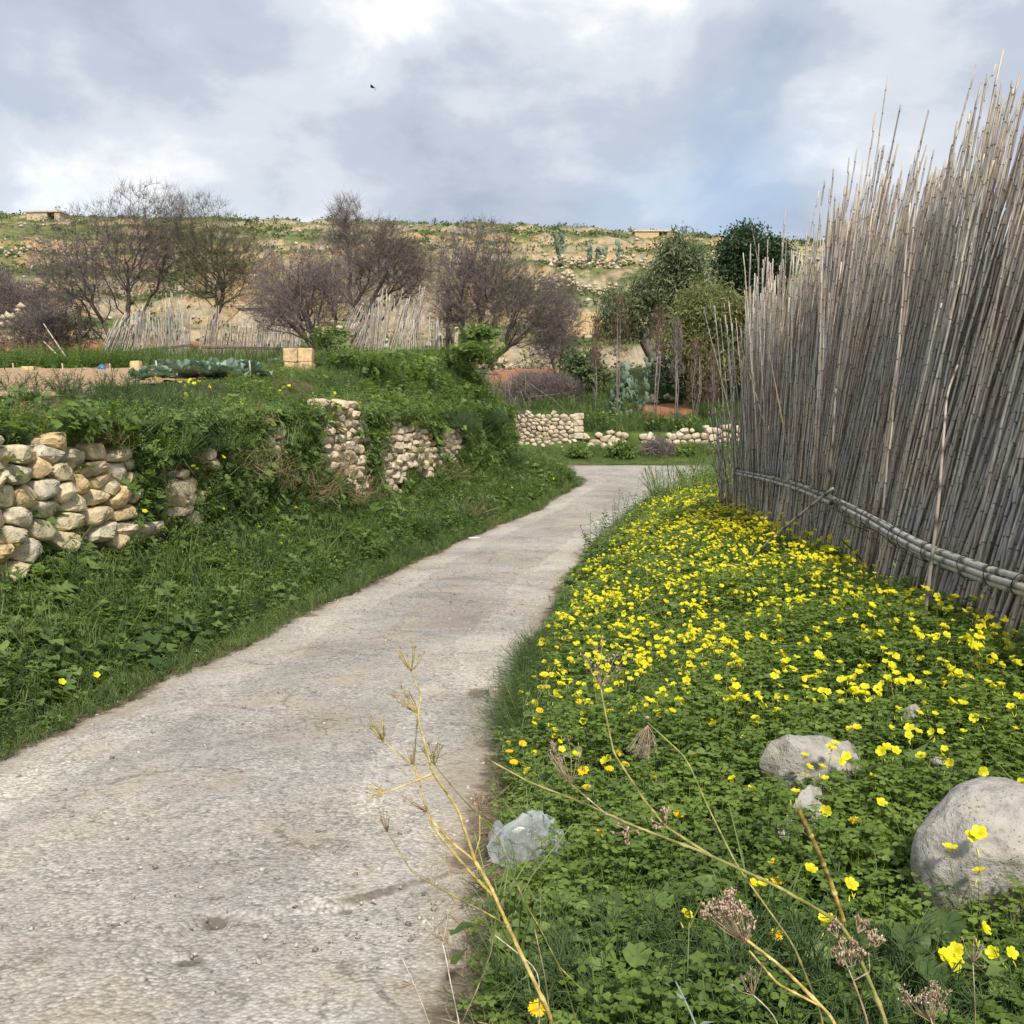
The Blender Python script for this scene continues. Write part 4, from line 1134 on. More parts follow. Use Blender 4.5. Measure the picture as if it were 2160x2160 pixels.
bare_tree("bare_tree", "rightmost big bare tree with dark multi stems above the bank's end", tb(985, 30.5),
    [[(0, 0, 0), (-.05, 0, .8), (-.1, 0, 1.6), (-.15, 0, 2.6)], [(.12, 0, 0), (.2, 0, .9), (.35, 0, 1.7), (.6, 0, 2.6)], [(.25, 0, 0), (.6, 0, .7), (1.2, 0, 1.2), (1.9, 0, 1.8)], [(-.1, 0, 0), (-.3, 0, .9), (-.55, 0, 1.8)], [(.3, -.1, -.2), (.8, -.1, .4), (1.6, 0, .8), (2.4, 0, 1.2)]],
    [((.3, 0, 3.0), (1.35, 1.3, 1.45), 1), ((1.5, 0, 2.2), (1.3, 1.2, 1.1), .7), ((2.2, 0, 1.8), (.8, .8, .7), .18), ((-.3, 0, 1.9), (.7, .7, 1.0), .3)], 2100, 5, M['twig'], K=1.14)
bare_tree("bare_shrub", "slender grey bare shrub on the slope right of the big bare tree", tb(1180, 52),
    [[(0, 0, 0), (0, 0, 1.2), (.1, 0, 2.4)], [(0, 0, .3), (-.4, 0, 1.4), (-.6, 0, 2.2)]], [((0, 0, 3.2), (.95, .9, 1.7), 1), ((-.2, 0, 1.8), (1.2, 1, 1.1), .7)], 650, 6, M['twig'], tw_len=.45, twr=.006, K=1.15)
bare_tree("bare_shrub", "pale brown leafless shrub thicket in front of the red earth bank", tb(1130, 44),
    [[(0, 0, 0), (0, 0, .5), (.1, 0, 1.0)], [(.4, 0, 0), (.6, 0, .5), (.9, 0, 1.0)], [(-.5, 0, 0), (-.6, 0, .6), (-.7, 0, 1.0)]], [((-.1, 0, .9), (1.3, .8, .8), 1), ((1.1, 0, .8), (.9, .7, .7), .6)], 1300, 7, M['twig_purple'], tw_len=.35, twr=.005)
bare_tree("bare_shrub", "hazy grey bare thicket at the far left below the ridge", tb(30, 66),
    [[(0, 0, 0), (0, 0, .8), (.1, 0, 1.6)], [(0, 0, 0), (1.1, 0, .8), (2.4, 0, 1.4)]], [((.5, 0, 2.0), (3.2, 1.5, 1.6), 1), ((-1.5, 1, 3.4), (1.8, 1.5, 1.3), .5)], 1500, 8, M['twig_purple'], tw_len=.6, twr=.009, minr=.01)
bare_tree("bare_shrub", "low leafless canes and thorns left of the left reed fence", tb(140, 40),
    [[(0, 0, 0), (-.1, 0, .5)], [(-1.4, 0, 0), (-1.3, 0, .6)], [(1, 0, 0), (1.1, 0, .6)]], [((-.6, 0, .8), (2.2, .7, .85), 1)], 500, 9, M['twig'], tw_len=.5, twr=.006)
# tangled dead branches hanging off the bank's end
r9 = np.random.default_rng(77)
bt = thing("dead_bramble", "tangle of dead brown branches drooping off the end of the bank", "bramble", at(1060, 960, 28.3))
G = Geo(); o0 = np.array(bt.location)
for i in range(60):
    p = at(r9.uniform(1010, 1110), r9.uniform(760, 900), 28 + r9.uniform(-.6, 1.2)); e = p + np.array([r9.normal(.3, .4), r9.normal(-.2, .2), -r9.uniform(.3, 1.5)])
    m_ = (p + e) / 2 + r9.normal(0, .2, 3); V, F = tube(np.array([p, m_, e]) - o0, [.012, .01, .005], 4); G.add(V, F, r9.random())
G.build("branch_tangle", M['twig'], bt)

# leafy trees
def leafy_tree(name, label, base, stems, crowns, n, per, seed, mat, size, asp=4.0, droop=.6, group="leafy trees behind the far wall", spread=.3):
    r = np.random.default_rng(seed); base = np.array(base, float)
    st = [[base + np.array(p) for p in s] for s in stems]; cr = [(base + np.array(c[0]), c[1], c[2]) for c in crowns]
    Nn, par, rad, ends = skeleton(base, st, cr, n, r, step=.5, pipe=.009, minr=.008)
    t = thing(name, label, "tree", base, None, group)
    k = par >= 0; G = Geo(); V, F = prisms(Nn[par[k]] - base, Nn[k] - base, np.minimum(rad[par[k]], rad[k] * 1.3), rad[k], 5); G.add(V, F, np.repeat(r.uniform(0, 1, k.sum()), 10)); G.build("trunk", M['bark'], t, True)
    E = Nn[ends] - base; G = Geo(); K = len(E) * per
    tint = np.repeat(r.normal(0, .13, len(E)), per)
    c = np.repeat(E, per, 0) + r.normal(0, spread, (K, 3)) * [1, 1, .8]
    d = r.normal(0, 1, (K, 3)); d[:, 2] -= droop * 1.6; d /= np.linalg.norm(d, axis=1)[:, None]
    s = np.cross(d, r.normal(0, 1, (K, 3))); s /= np.linalg.norm(s, axis=1)[:, None]
    L = size * r.uniform(.6, 1.3, K)[:, None]; w = L / asp / 2
    V = np.stack([c, c + d * L * .5 + s * w, c + d * L, c + d * L * .5 - s * w], 1).reshape(-1, 3)
    i4 = np.arange(K)[:, None] * 4; F = np.concatenate([i4 + [0, 1, 2], i4 + [0, 2, 3]])
    hgt = (c[:, 2] - c[:, 2].min()) / (np.ptp(c[:, 2]) + 1e-6)
    G.add(V, F, np.repeat(np.clip(.42 + tint + r.uniform(-.18, .18, K), 0, 1), 4)); G.build("crown", mat, t); return t
leafy_tree("eucalyptus_tree", "tall grey green drooping tree rising left of the dark round tree", tb(1390, 52),
    [[(0, 0, 0), (.1, 0, 1.5), (.3, 0, 3.2), (.7, 0, 5.0)], [(0, 0, 1.0), (-.8, 0, 2.6), (-1.2, 0, 3.8)]],
    [((.95, 0, 6.6), (1.25, 1.2, 1.3), .9), ((-.3, 0, 5.0), (1.1, 1.1, 1.1), .6), ((-1.9, 0, 3.9), (1.3, 1.1, 1.3), .8), ((.6, 0, 4.3), (1.3, 1.2, 1.2), .6), ((1.6, 0, 5.4), (.9, .9, .9), .4)], 520, 44, 41, M['euc'], .27, spread=.33)
leafy_tree("eucalyptus_tree", "olive yellow drooping tree in front of the dark round tree", tb(1490, 46),
    [[(0, 0, 0), (.1, 0, 1.4), (.2, 0, 3.0), (.1, 0, 4.2)], [(0, 0, 1.0), (.8, 0, 2.4), (1.3, 0, 3.4)]],
    [((.0, 0, 4.6), (1.35, 1.2, 1.05), 1), ((-.7, 0, 3.3), (1.1, 1.1, 1.2), .7), ((1.1, 0, 4.0), (1.2, 1.1, 1.2), .8), ((.3, 0, 2.4), (1.5, 1.1, 1.2), .6), ((2.1, 0, 3.4), (1.0, 1, 1.2), .5)], 560, 44, 42, M['euc_gold'], .25, spread=.33)
leafy_tree("carob_tree", "dark green round tree with dense crown against the sky", tb(1572, 74) - np.array([0, 0, 1.7]),
    [[(0, 0, 0), (0, 0, 1.5), (.1, 0, 3.0)]], [((-.3, 0, 6.9), (2.2, 2.0, 1.9), 1), ((1.4, 0, 6.2), (1.6, 1.6, 1.7), .7), ((-1.2, 0, 5.3), (1.6, 1.6, 1.5), .5), ((.6, 0, 4.8), (2.2, 1.8, 1.6), .6)], 520, 46, 43, M['dark_tree'], .24, 2.0, .1, spread=.30)
leafy_tree("shade_shrub", "dark green dense shrub mass under the drooping trees", tb(1475, 50),
    [[(0, 0, 0), (0, 0, .6), (0, 0, 1.2)]], [((-.2, 0, 1.7), (2.2, 1.2, 1.5), 1), ((1.8, 0, 1.6), (1.4, 1.2, 1.6), .7)], 260, 30, 44, M['dark_tree'], .26, 2.5, .2)
leafy_tree("shade_shrub", "grey green bushy shrub left of the slender dead trees", tb(1225, 50),
    [[(0, 0, 0), (0, 0, .4), (0, 0, .8)]], [((0, 0, 1.3), (1.1, .9, 1.1), 1)], 120, 26, 45, M['scrub'], .24, 2.5, .1)
def dead_sapling(label, u, Y, H, crown_from, wid, seed, mat, lean=0.0, stems=2):
    r = np.random.default_rng(seed); b = tb(u, Y); t = thing("dead_sapling", label, "tree", b, None, "slender dead trees behind the low wall")
    G = Geo()
    for s in range(stems):
        top = np.array([lean + r.normal(0, .12), r.normal(0, .1), H * r.uniform(.8, 1)]); mid = top * .5 + np.array([r.normal(0, .08), 0, 0])
        V, F = tube(np.array([[r.normal(0, .05), 0, 0], mid, top]), [.026, .018, .006], 6); G.add(V, F, r.uniform(.6, 1))
    P0, P1 = [], []
    for i in range(90):
        f = r.uniform(.25, 1); p = np.array([lean * f, 0, H * f]); d = np.array([r.normal(0, .35), r.normal(0, .3), r.uniform(.2, 1)]); P0.append(p); P1.append(p + d * r.uniform(.15, .5))
    V, F = prisms(P0, P1, .008, .004); G.add(V, F, .6); G.build("trunk", M['twig_purple'], t)
    G = Geo(); K = 520; wid = wid * 1.5
    f = crown_from + (1 - crown_from) * r.random(K); rad = wid * np.sqrt(r.random(K)) * (.35 + 1.1 * vnoise(f * 9, f * 0 + seed, 3)) * (1 - .5 * (f - crown_from) / (1 - crown_from)); a = r.uniform(0, 6.283, K)
    c = np.stack([lean * f + np.cos(a) * rad, np.sin(a) * rad, H * f * 1.03], 1); d = r.normal(0, .3, (K, 3)) + [0, 0, .5]; d /= np.linalg.norm(d, axis=1)[:, None]
    V, F = prisms(c, c + d * r.uniform(.1, .35, (K, 1)), .0065, .003); G.add(V, F, np.repeat(r.random(K), 6)); G.build("crown", mat, t); return t
dead_sapling("thin brown dead sapling shaped like a spindle, leftmost of the row", 1253, 42, 4.3, .55, .16, 51, M['rust_leaf'], .05, 1)
dead_sapling("dead sapling with a wide dark brown top beside the prickly pear", 1300, 42.5, 5.2, .52, .55, 52, M['rust_leaf'], .1, 2)
dead_sapling("pale forked dead sapling right of the prickly pear", 1380, 42, 4.7, .62, .4, 53, M['rust_leaf'], .15, 2)
dead_sapling("pale dead sapling with a narrow ragged top near the red plot", 1425, 42, 4.2, .5, .3, 54, M['twig_purple'], .0, 3)
dead_sapling("brown dead sapling thicket beside the reed fence end", 1462, 42.5, 3.4, .25, .4, 55, M['rust_leaf'], .05, 4)
dead_sapling("low brown dead sapling closest to the reed fence end", 1500, 42.5, 3.0, .3, .35, 56, M['rust_leaf'], .0, 4)

# ------------------------------------------------------------------ prickly pears
def pad_mesh(r):
    an = np.linspace(0, 6.283, 11)[:-1]; V = []
    for yy, s in ((-.05, .8), (0, 1.0), (.05, .8)):
        V.append(np.stack([np.cos(an) * .36 * s * (1 + .12 * np.sin(an)), np.full(10, yy) * (1 if s < 1 else 1), .5 + np.sin(an) * .5 * s], 1))
    V = np.concatenate(V + [np.array([[0, -.075, .5], [0, .075, .5]])]); F = []
    for i in range(2):
        for j in range(10):
            k = (j + 1) % 10; F += [(i * 10 + j, i * 10 + k, (i + 1) * 10 + k), (i * 10 + j, (i + 1) * 10 + k, (i + 1) * 10 + j)]
    for j in range(10): k = (j + 1) % 10; F += [(j, 30, k), (20 + j, 20 + k, 31)]
    return mesh_np("pad", V, np.array(F), {"rnd": np.full(len(V), r.uniform(.3, .8))}, True)
r8 = np.random.default_rng(88)
PADS = [pad_mesh(r8) for _ in range(4)]
def prickly_pear(label, base, spots, n, size, seed):
    r = np.random.default_rng(seed); t = thing("prickly_pear", label, "cactus", base, None, "prickly pear cacti")
    tips = [(np.array(s, float), 0.0) for s in spots]
    for i in range(n):
        j = r.integers(max(0, len(tips) - 30), len(tips)); p, a = tips[j]
        tilt = r.normal(0, .5); yaw = r.uniform(-1.2, 1.2); s = size * r.uniform(.7, 1.15)
        obj("pad", PADS[r.integers(4)], M['bluegreen'], t, loc=p, rot=(r.normal(0, .3), tilt, yaw), scale=s)
        e = p + s * .92 * np.array([math.sin(tilt) * math.cos(yaw), math.sin(tilt) * math.sin(yaw), math.cos(tilt) * .85]); tips.append((e, tilt))
        if r.random() < .45: tips.append((np.array(spots[r.integers(len(spots))], float) + [r.normal(0, .15), r.normal(0, .15), r.uniform(0, .5)], 0.0))
    return t
prickly_pear("tall blue green prickly pear between the slender dead saplings", tb(1322, 44), [(-.3, 0, .1), (0, 0, .2), (.3, 0, .1), (.1, 0, .8), (-.2, 0, 1.0), (0, 0, 1.4), (.4, 0, .5), (-.1, 0, 1.7)], 95, .36, 1)
prickly_pear("wide prickly pear patch above the cream bank at the far left", tb(75, 60), [(x, 0, z) for x in (-2.2, -1.4, -.6, .2, 1.0, 1.7) for z in (0, .5)], 100, .42, 2)
prickly_pear("prickly pear clump on the ridge slope right of the bare trees", tb(1240, 100), [(x, 0, z) for x in (-3, -1.5, 0, 1.5, 3) for z in (0, .6)], 70, .6, 3)
prickly_pear("prickly pear seen through the left bare trees", tb(330, 56), [(x, 0, z) for x in (-1, 0, 1) for z in (0, .6)], 45, .4, 4)

# ------------------------------------------------------------------ hillside scrub, huts, bird
def leaf_ball(geo, c, rad, n, size, r, tint, flat=.75):
    d = r.normal(0, 1, (n, 3)); d /= np.linalg.norm(d, axis=1)[:, None]; d[:, 2] = np.abs(d[:, 2])
    p = c + d * (r.random(n) ** .5)[:, None] * rad * [1, 1, flat]
    a = r.normal(0, 1, (n, 3)); a /= np.linalg.norm(a, axis=1)[:, None]; b2 = np.cross(a, r.normal(0, 1, (n, 3))); b2 /= np.linalg.norm(b2, axis=1)[:, None]
    s = size * r.uniform(.6, 1.3, (n, 1)); V = np.stack([p, p + a * s + b2 * s * .4, p + b2 * s], 1).reshape(-1, 3)
    geo.add(V, np.arange(n * 3).reshape(-1, 3), np.repeat(np.clip(tint + r.uniform(-.2, .2, n), 0, 1), 3))
r7 = np.random.default_rng(70); G = Geo()
n_ = 11000
ys_ = 44 + 118 * r7.random(n_) ** 1.1; xs_ = r7.uniform(-.62, .56, n_) * ys_
kp = fbm(xs_ * .13, ys_ * .17, 90) + r7.normal(0, .10, n_) > .47
kp &= ~((ys_ > 42) & (ys_ < 50) & (xs_ < -10)) & ~((ys_ > 50) & (ys_ < 58.5) & (xs_ > -2) & (xs_ < 5.5))
kp &= ~((xs_ > -23) & (xs_ < -3) & (ys_ > 62) & (ys_ < 84) & (r7.random(n_) < .6))
xs_, ys_ = xs_[kp], ys_[kp]; zs_ = Gf(xs_, ys_)
for x, y, z in zip(xs_, ys_, zs_):
    s = r7.uniform(.2, .75) * (1 + .7 * (r7.random() < .12)) * (.7 + y / 200)
    leaf_ball(G, np.array([x, y, z - .1]), s, 20, .11 + y * .0012, r7, .5 + r7.normal(0, .2))
o = G.build("hillside_scrub", M['scrub']); tag(o, "low green scrub scattered over the terraced hillside", None, None, "stuff")
G = Geo(); n_ = 1500
ys_ = 56 + 92 * r7.random(n_); xs_ = r7.uniform(-.6, .55, n_) * ys_; kp = fbm(xs_ * .09, ys_ * .2, 95) > .5; xs_, ys_ = xs_[kp], ys_[kp]; zs_ = Gf(xs_, ys_)
for x, y, z in zip(xs_, ys_, zs_):
    V, F, A = stone_tmpl(r7); G.add(V * r7.uniform(.10, .34) * [1.2, 1, .8] + [x, y, z + .06], F, r7.uniform(.55, 1))
o = G.build("hillside_rubble", gm); tag(o, "pale loose rubble on the hillside terraces", None, None, "stuff")
# rubble terrace walls on the slope
G = Geo()
for (x0, x1, y0, h, nn) in [(1.5, 16, 84, 1.3, 220), (3, 18, 97, 1.2, 200), (-40, -27, 58, 1.4, 260), (2, 13, 72, 1.1, 160), (-8, 0, 60, .9, 160), (-15, -7, 57, .8, 120), (16, 34, 100, 1.2, 160), (-60, -40, 100, 1.2, 120)]:
    xs_ = r7.uniform(x0, x1, nn); ys_ = y0 + np.sin(xs_ * .3) * .8 + r7.normal(0, .2, nn); zs_ = Gf(xs_, ys_)
    for x, y, z in zip(xs_, ys_, zs_):
        V, F, A = stone_tmpl(r7); G.add(V * r7.uniform(.13, .3) * [1.2, 1, .85] + [x, y, z + r7.random() * h * (.5 + .5 * math.sin(x * 1.7) ** 2)], F, r7.uniform(.6, 1))
o = G.build("hillside_terrace_rubble", M['stone_far']); tag(o, "rows of tumbled rubble along the hillside terraces", None, None, "stuff")

def hut(label, u, v, Y, w, h, mat, seed):
    r = np.random.default_rng(seed); p = at(u, v, Y); x = p[0]; z = g(x, Y)
    t = thing("stone_hut", label, "hut", (x, Y, z), (0, 0, r.uniform(-.2, .2)), "small huts on the ridge")
    zz = max(p[2] - z, h * .5)
    tw = .25
    obj("wall", block_mesh(w * .62, 2.2, zz + 1, r, .02), mat, t, loc=(-w * .19, 0, zz / 2 - .5))
    obj("wall", block_mesh(w * .16, 2.2, zz + 1, r, .02), mat, t, loc=(w * .42, 0, zz / 2 - .5))
    obj("back_wall", block_mesh(w * .24, .3, zz + 1, r, .02), M['bark'], t, loc=(w * .22, .9, zz / 2 - .5))
    obj("roof", block_mesh(w * 1.08, 2.5, .22, r, .03), M['stone_far'], t, loc=(0, 0, zz + .11)); return t
hut("small flat roofed stone hut on the ridge left of the drooping trees", 1378, 492, 140, 5.2, 1.6, M['block'], 1)
hut("little ruined stone hut with an open dark side on the ridge at the far left", 100, 458, 140, 4.6, 1.8, M['stone_far'], 2)
hut("low stone hut half hidden behind the middle reed fence", 560, 655, 60, 2.4, 1.2, M['stone_far'], 3)
# stepped sawn-stone wall on the slope
sw = thing("terrace_block_wall", "yellow sawn block wall with a diagonal flight of steps on the slope", "stone wall", (0, 0, 0)); sw["kind"] = "thing"
bm_ = [block_mesh(.62, .35, .30, r7, .015) for _ in range(3)]
for row in range(6):
    for c in range(13):
        x = 2.0 + c * .63 + (row % 2) * .3; z0 = 7.4
        if row > 5 - max(0, (x - 3.5)) * .0 and False: continue
        obj("block", bm_[(row + c) % 3], M['block'], sw, loc=(x, 68.5, z0 + row * .31), rot=(0, 0, r7.normal(0, .01)))
for i in range(8):
    obj("step", block_mesh(.5, .7, .18, r7, .01), M['stone_far'], sw, loc=(5.0 + i * .42, 68.1, 7.5 + i * .23))
bv = np.array([[0, 0, 0], [.18, .03, .05], [.42, -.02, .0], [.2, -.08, .02], [-.18, .03, .09], [-.4, -.02, .06], [-.2, -.08, .04], [0, .14, 0], [0, -.22, .0], [.06, -.3, 0], [-.06, -.3, 0], [0, 0, .05], [0, 0, -.06]])
bf = np.array([[0, 1, 3], [1, 2, 3], [0, 6, 4], [4, 6, 5], [7, 11, 1], [7, 4, 11], [7, 1, 12], [7, 12, 4], [8, 12, 1], [8, 4, 12], [8, 1, 11], [8, 11, 4], [8, 9, 10]])
mb, nt, b = nmat("bird_feather"); b.inputs["Base Color"].default_value = (.03, .03, .035, 1)
o = obj("bird", mesh_np("bird", bv, bf), mb, loc=at(785, 184, 60), rot=(.3, .2, 1.2)); tag(o, "tiny dark bird gliding high in the cloudy sky", "bird")

# ------------------------------------------------------------------ things on the terrace field
BL = [block_mesh(.34, .26, .27, r7, .02) for _ in range(4)]
px_ = [(622, 790, "lower left sawn limestone block of the stacked pair"), (651, 790, "lower right sawn limestone block of the stacked pair"), (622, 764, "upper left sawn limestone block with a dark cracked corner"), (651, 764, "upper right sawn limestone block on the stack")]
bx0 = hit(636, 803, .0); zb = g(bx0[0], 20.3)
for i, (u, v, lb) in enumerate(px_):
    x = (636 - 1080) / 2160 * 20.3 + (-.14 if u < 636 else .14)
    o = obj("limestone_block", block_mesh(.275, .4, .27, r7, .016), M['block'], loc=(x + r7.normal(0, .006), 20.3 + r7.normal(0, .01), at(636, 803, 20.3)[2] + .21 + (.274 if i > 1 else 0)), rot=(0, r7.normal(0, .01), r7.normal(0, .03)))
    tag(o, lb, "stone block", "stacked limestone blocks")
V, F = rock(r7, 2)
o = obj("foundation_stone", mesh_np("foundation_stone", V * [.34, .3, .3], F, None, True), M['stone'], loc=((636 - 1080) / 2160 * 20.3, 20.3, at(636, 803, 20.3)[2] - .14)); tag(o, "rough stone under the stacked limestone blocks", "stone")
for u, v, w, h, lb in [(62, 773, .28, .13, "small pale block lying at the left end of the bare field"), (287, 772, .22, .25, "upright small pale block beside the cabbage row")]:
    p = hit(u, v + 8, .05); o = obj("limestone_block", block_mesh(w, .2, h, r7, .012), M['block'], loc=p + [0, 0, h / 2 - .05]); tag(o, lb, "stone block")
for u, lb in [(28, "short thin stake nearest the left picture edge"), (132, "second thin stake on the bare field from the left"), (232, "third thin stake on the bare field from the left"), (330, "thin white stake at the left end of the cabbage row"), (427, "thin white stake in front of the middle of the cabbages"), (527, "thin white stake at the right end of the cabbage row")]:
    p = hit(u, 795 if u < 300 else 806, .0); L = .26 if u < 300 else .34
    V, F = tube(np.array([[0, 0, -.05], [.01, 0, L * .5], [.0, 0, L]]), [.014, .013, .012], 6); o = obj("stake", mesh_np("stake", V, F, {"rnd": np.full(len(V), .9), "node": np.zeros(len(V))}, True), M['reed_pale'], loc=p); tag(o, lb, "stake", "stakes on the bare field")
for u0, v0, u1, v1, lb in [(138, 752, 92, 683, "long pale cane leaning over the bean bed"), (122, 750, 92, 720, "shorter pale cane leaning beside the long one"), (50, 784, 108, 776, "pale cane lying flat beyond the bare field")]:
    o = cane([at(u0, v0, 27), at((u0 + u1) / 2, (v0 + v1) / 2, 27.2), at(u1, v1, 27.5)], .02, .014, M['reed_pale'], None, "garden_cane", 5, .4); tag(o, lb, "cane")
p = tb(178, 31); o = obj("wooden_post", block_mesh(.1, .1, 1.9, r7, .02), M['bark'], loc=p + [0, 0, .9], rot=(.02, .03, .3)); tag(o, "grey wooden post left of the fanned reed fence", "post")
p = tb(4, 24); G = Geo()
zs = [0, .03, .05, .24, .26, .28, .5, .52, .54, .72, .74, .70]; rs = [.26, .28, .27, .27, .29, .27, .27, .29, .27, .27, .29, .24]
V, F = tube(np.stack([np.zeros(12), np.zeros(12), np.array(zs)], 1), rs, 20); G.add(V, F, .2)
mr, nt, b = nmat("rusty_steel"); nn_ = N(nt, "ShaderNodeTexNoise", Scale=6.0, Detail=6.0); nt.links.new(objco(nt), nn_.inputs["Vector"]); nt.links.new(ramp(nt, nn_.outputs["Fac"], [(.35, (.10, .045, .03)), (.7, (.22, .11, .07))]).outputs[0], b.inputs["Base Color"]); b.inputs["Roughness"].default_value = .8
o = G.build("rusty_drum", mr, None, True, loc=hit(0, 770, .0) + [-.12, 0, -.02]); tag(o, "dark rusty drum cut by the left picture edge", "drum")
for u, lb in [(214, "small crumpled blue plastic scrap behind the bare field"), ]:
    V, F = rock(r7, 2, 6, .12); mbp, nt, b = nmat("blue_plastic"); b.inputs["Base Color"].default_value = (.04, .13, .32, 1); b.inputs["Roughness"].default_value = .4
    o = obj("plastic_scrap", mesh_np("plastic_scrap", V * [.13, .1, .12], F), mbp, loc=hit(u, 779, .05)); tag(o, lb, "plastic scrap")
V, F = rock(r7, 2, 8, .1); o = obj("clay_pot_shard", mesh_np("clay_pot_shard", V * [.12, .1, .12], F, None, True), mr, loc=hit(228, 777, .05)); tag(o, "rust brown clod beside the blue scrap", "shard")

# cabbages
def cabbage(r, s):
    G = Geo()
    for i in range(30):
        f = i / 30; el = .2 + 1.15 * f + r.normal(0, .22); L = s * r.uniform(.6, 1.25) * (1.05 - .35 * f); w = L * r.uniform(.5, .8); k = 6; rows = []
        for j in range(k):
            t = j / (k - 1); ww = w * (.12 + .45 * math.sin(.2 + t * 2.6))
            for q in (-1, -.5, 0, .5, 1): rows.append([L * t, q * ww, .22 * L * abs(q) * t + r.normal(0, .03 * s) - .22 * L * t * t])
        V = np.array(rows); F = []
        for j in range(k - 1):
            for q in range(4): a = j * 5 + q; F += [(a, a + 1, a + 6), (a, a + 6, a + 5)]
        G.add(rot(V, i * 2.4, el), F, r.uniform(.25, .9))
    return G.mesh("cabbage_leaves", False)
r6 = np.random.default_rng(60); CB = [cabbage(r6, .36) for _ in range(4)]
cab = [(300, 797), (345, 795), (368, 788), (392, 793), (415, 790), (440, 794), (470, 790), (492, 795), (512, 790), (530, 792), (590, 772), (575, 778), (455, 784), (350, 782)]
names_ = ["leftmost small", "second", "third", "fourth", "fifth", "sixth", "seventh", "eighth", "ninth", "tenth and last"]
for i, (u, v) in enumerate(cab):
    p = hit(u, v + 4, .06); s = .6 if i == 0 else r6.uniform(.7, .95)
    lb = (names_[i] + " grey green cabbage along the front of the cabbage row") if i < 10 else {10: "tall grey green cabbage near the stone blocks", 11: "lower cabbage left of the tall one near the blocks", 12: "back row cabbage behind the sixth and seventh", 13: "back row cabbage at the left end of the bed"}[i]
    t = thing("cabbage", lb, "cabbage", p - [0, 0, .06], (0, 0, r6.uniform(0, 6)), "cabbages in the terrace bed")
    obj("leaves", CB[i % 4], M['cabbage'], t, loc=(0, 0, .08), scale=s)
    V, F = tube(np.array([[0, 0, -.05], [0, 0, .12]]), [.03, .03], 6); obj("stem", mesh_np("stem", V, F, {"rnd": np.full(len(V), .4)}), M['stalk'], t)
# ------------------------------------------------------------------ vegetation of the left bank
rv = np.random.default_rng(123)
T_stem = [leafy_stem(.30, 15, .062, .026, rv), leafy_stem(.36, 17, .055, .020, rv), leafy_stem(.24, 13, .07, .034, rv), leafy_stem(.28, 18, .045, .016, rv), leafy_stem(.20, 12, .050, .024, rv)]
T_mallow = [mallow(7, .26, .045, rv), mallow(6, .2, .055, rv)]
T_tuft = [tuft(16, .30, .007, .8, rv), tuft(22, .22, .005, .6, rv), tuft(14, .42, .006, 1.0, rv)]
T_feath = [feather(.34, 7, rv, .0019), feather(.28, 9, rv, .0017)]
T_dry = [tuft(9, .42, .004, .8, rv, .08), tuft(10, .30, .0035, 1.1, rv, .10)]
T_clov = [clover(.15, .020, rv) for _ in range(5)]
T_clov_lo = [clover(.15, .030, rv, False) for _ in range(3)]
T_broad = [broadleaf(7, .13, .07, rv), broadleaf(6, .10, .06, rv)]

def choose(n, weights):
    return rv.choice(len(weights), n, p=np.array(weights) / np.sum(weights))
veg = {'bank': Geo(), 'grass': Geo(), 'fennel': Geo(), 'drygrass': Geo(), 'clover': Geo(), 'bluegreen': Geo()}
def sow(pos, hs, mix, tilt=.25, tdir=None, tint=0.0, zs=None):
    """mix: list of (weight, geo key, templates); hs: size factor per plant"""
    n = len(pos)
    if n == 0: return
    w = choose(n, [m[0] for m in mix]); hs = np.broadcast_to(hs, (n,)); td = None if tdir is None else np.broadcast_to(tdir, (n,))
    # species keep to patches
    for i, (_, key, tm) in enumerate(mix):
        k = np.where(w == i)[0]; v = rv.integers(0, len(tm), len(k))
        for j, t in enumerate(tm):
            q = k[v == j]
            if len(q) == 0: continue
            patch = (fbm(pos[q, 0] * 1.6 + i * 7, pos[q, 1] * 1.6 + pos[q, 2] * 1.2, 33) - .5) * .75
            scatter(veg[key], t, pos[q], hs[q], tilt if np.isscalar(tilt) else tilt[q], None if td is None else td[q], rnd=rv.uniform(-.14, .14, len(q)) + patch + tint)
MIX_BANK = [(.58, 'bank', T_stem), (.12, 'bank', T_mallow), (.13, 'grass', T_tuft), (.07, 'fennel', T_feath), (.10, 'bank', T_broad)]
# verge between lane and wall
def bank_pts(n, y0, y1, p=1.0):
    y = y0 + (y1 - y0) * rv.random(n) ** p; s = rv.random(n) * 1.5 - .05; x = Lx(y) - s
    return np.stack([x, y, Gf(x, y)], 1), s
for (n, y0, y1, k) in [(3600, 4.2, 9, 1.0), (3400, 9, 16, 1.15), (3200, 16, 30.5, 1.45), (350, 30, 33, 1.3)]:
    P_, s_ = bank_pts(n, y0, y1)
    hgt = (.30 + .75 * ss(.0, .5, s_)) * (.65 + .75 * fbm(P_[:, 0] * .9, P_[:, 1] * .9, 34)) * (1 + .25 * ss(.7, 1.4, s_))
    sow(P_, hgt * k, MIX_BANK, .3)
# weeds crowding the foot of the near wall
n = 260; y = rv.uniform(5.8, 10.5, n); x = Wx(y) + rv.uniform(.12, .35, n); P_ = np.stack([x, y, Gf(x, y)], 1); sow(P_, rv.uniform(.9, 1.5, n), [(.7, 'bank', T_stem), (.2, 'bank', T_mallow), (.1, 'fennel', T_feath)], .35)
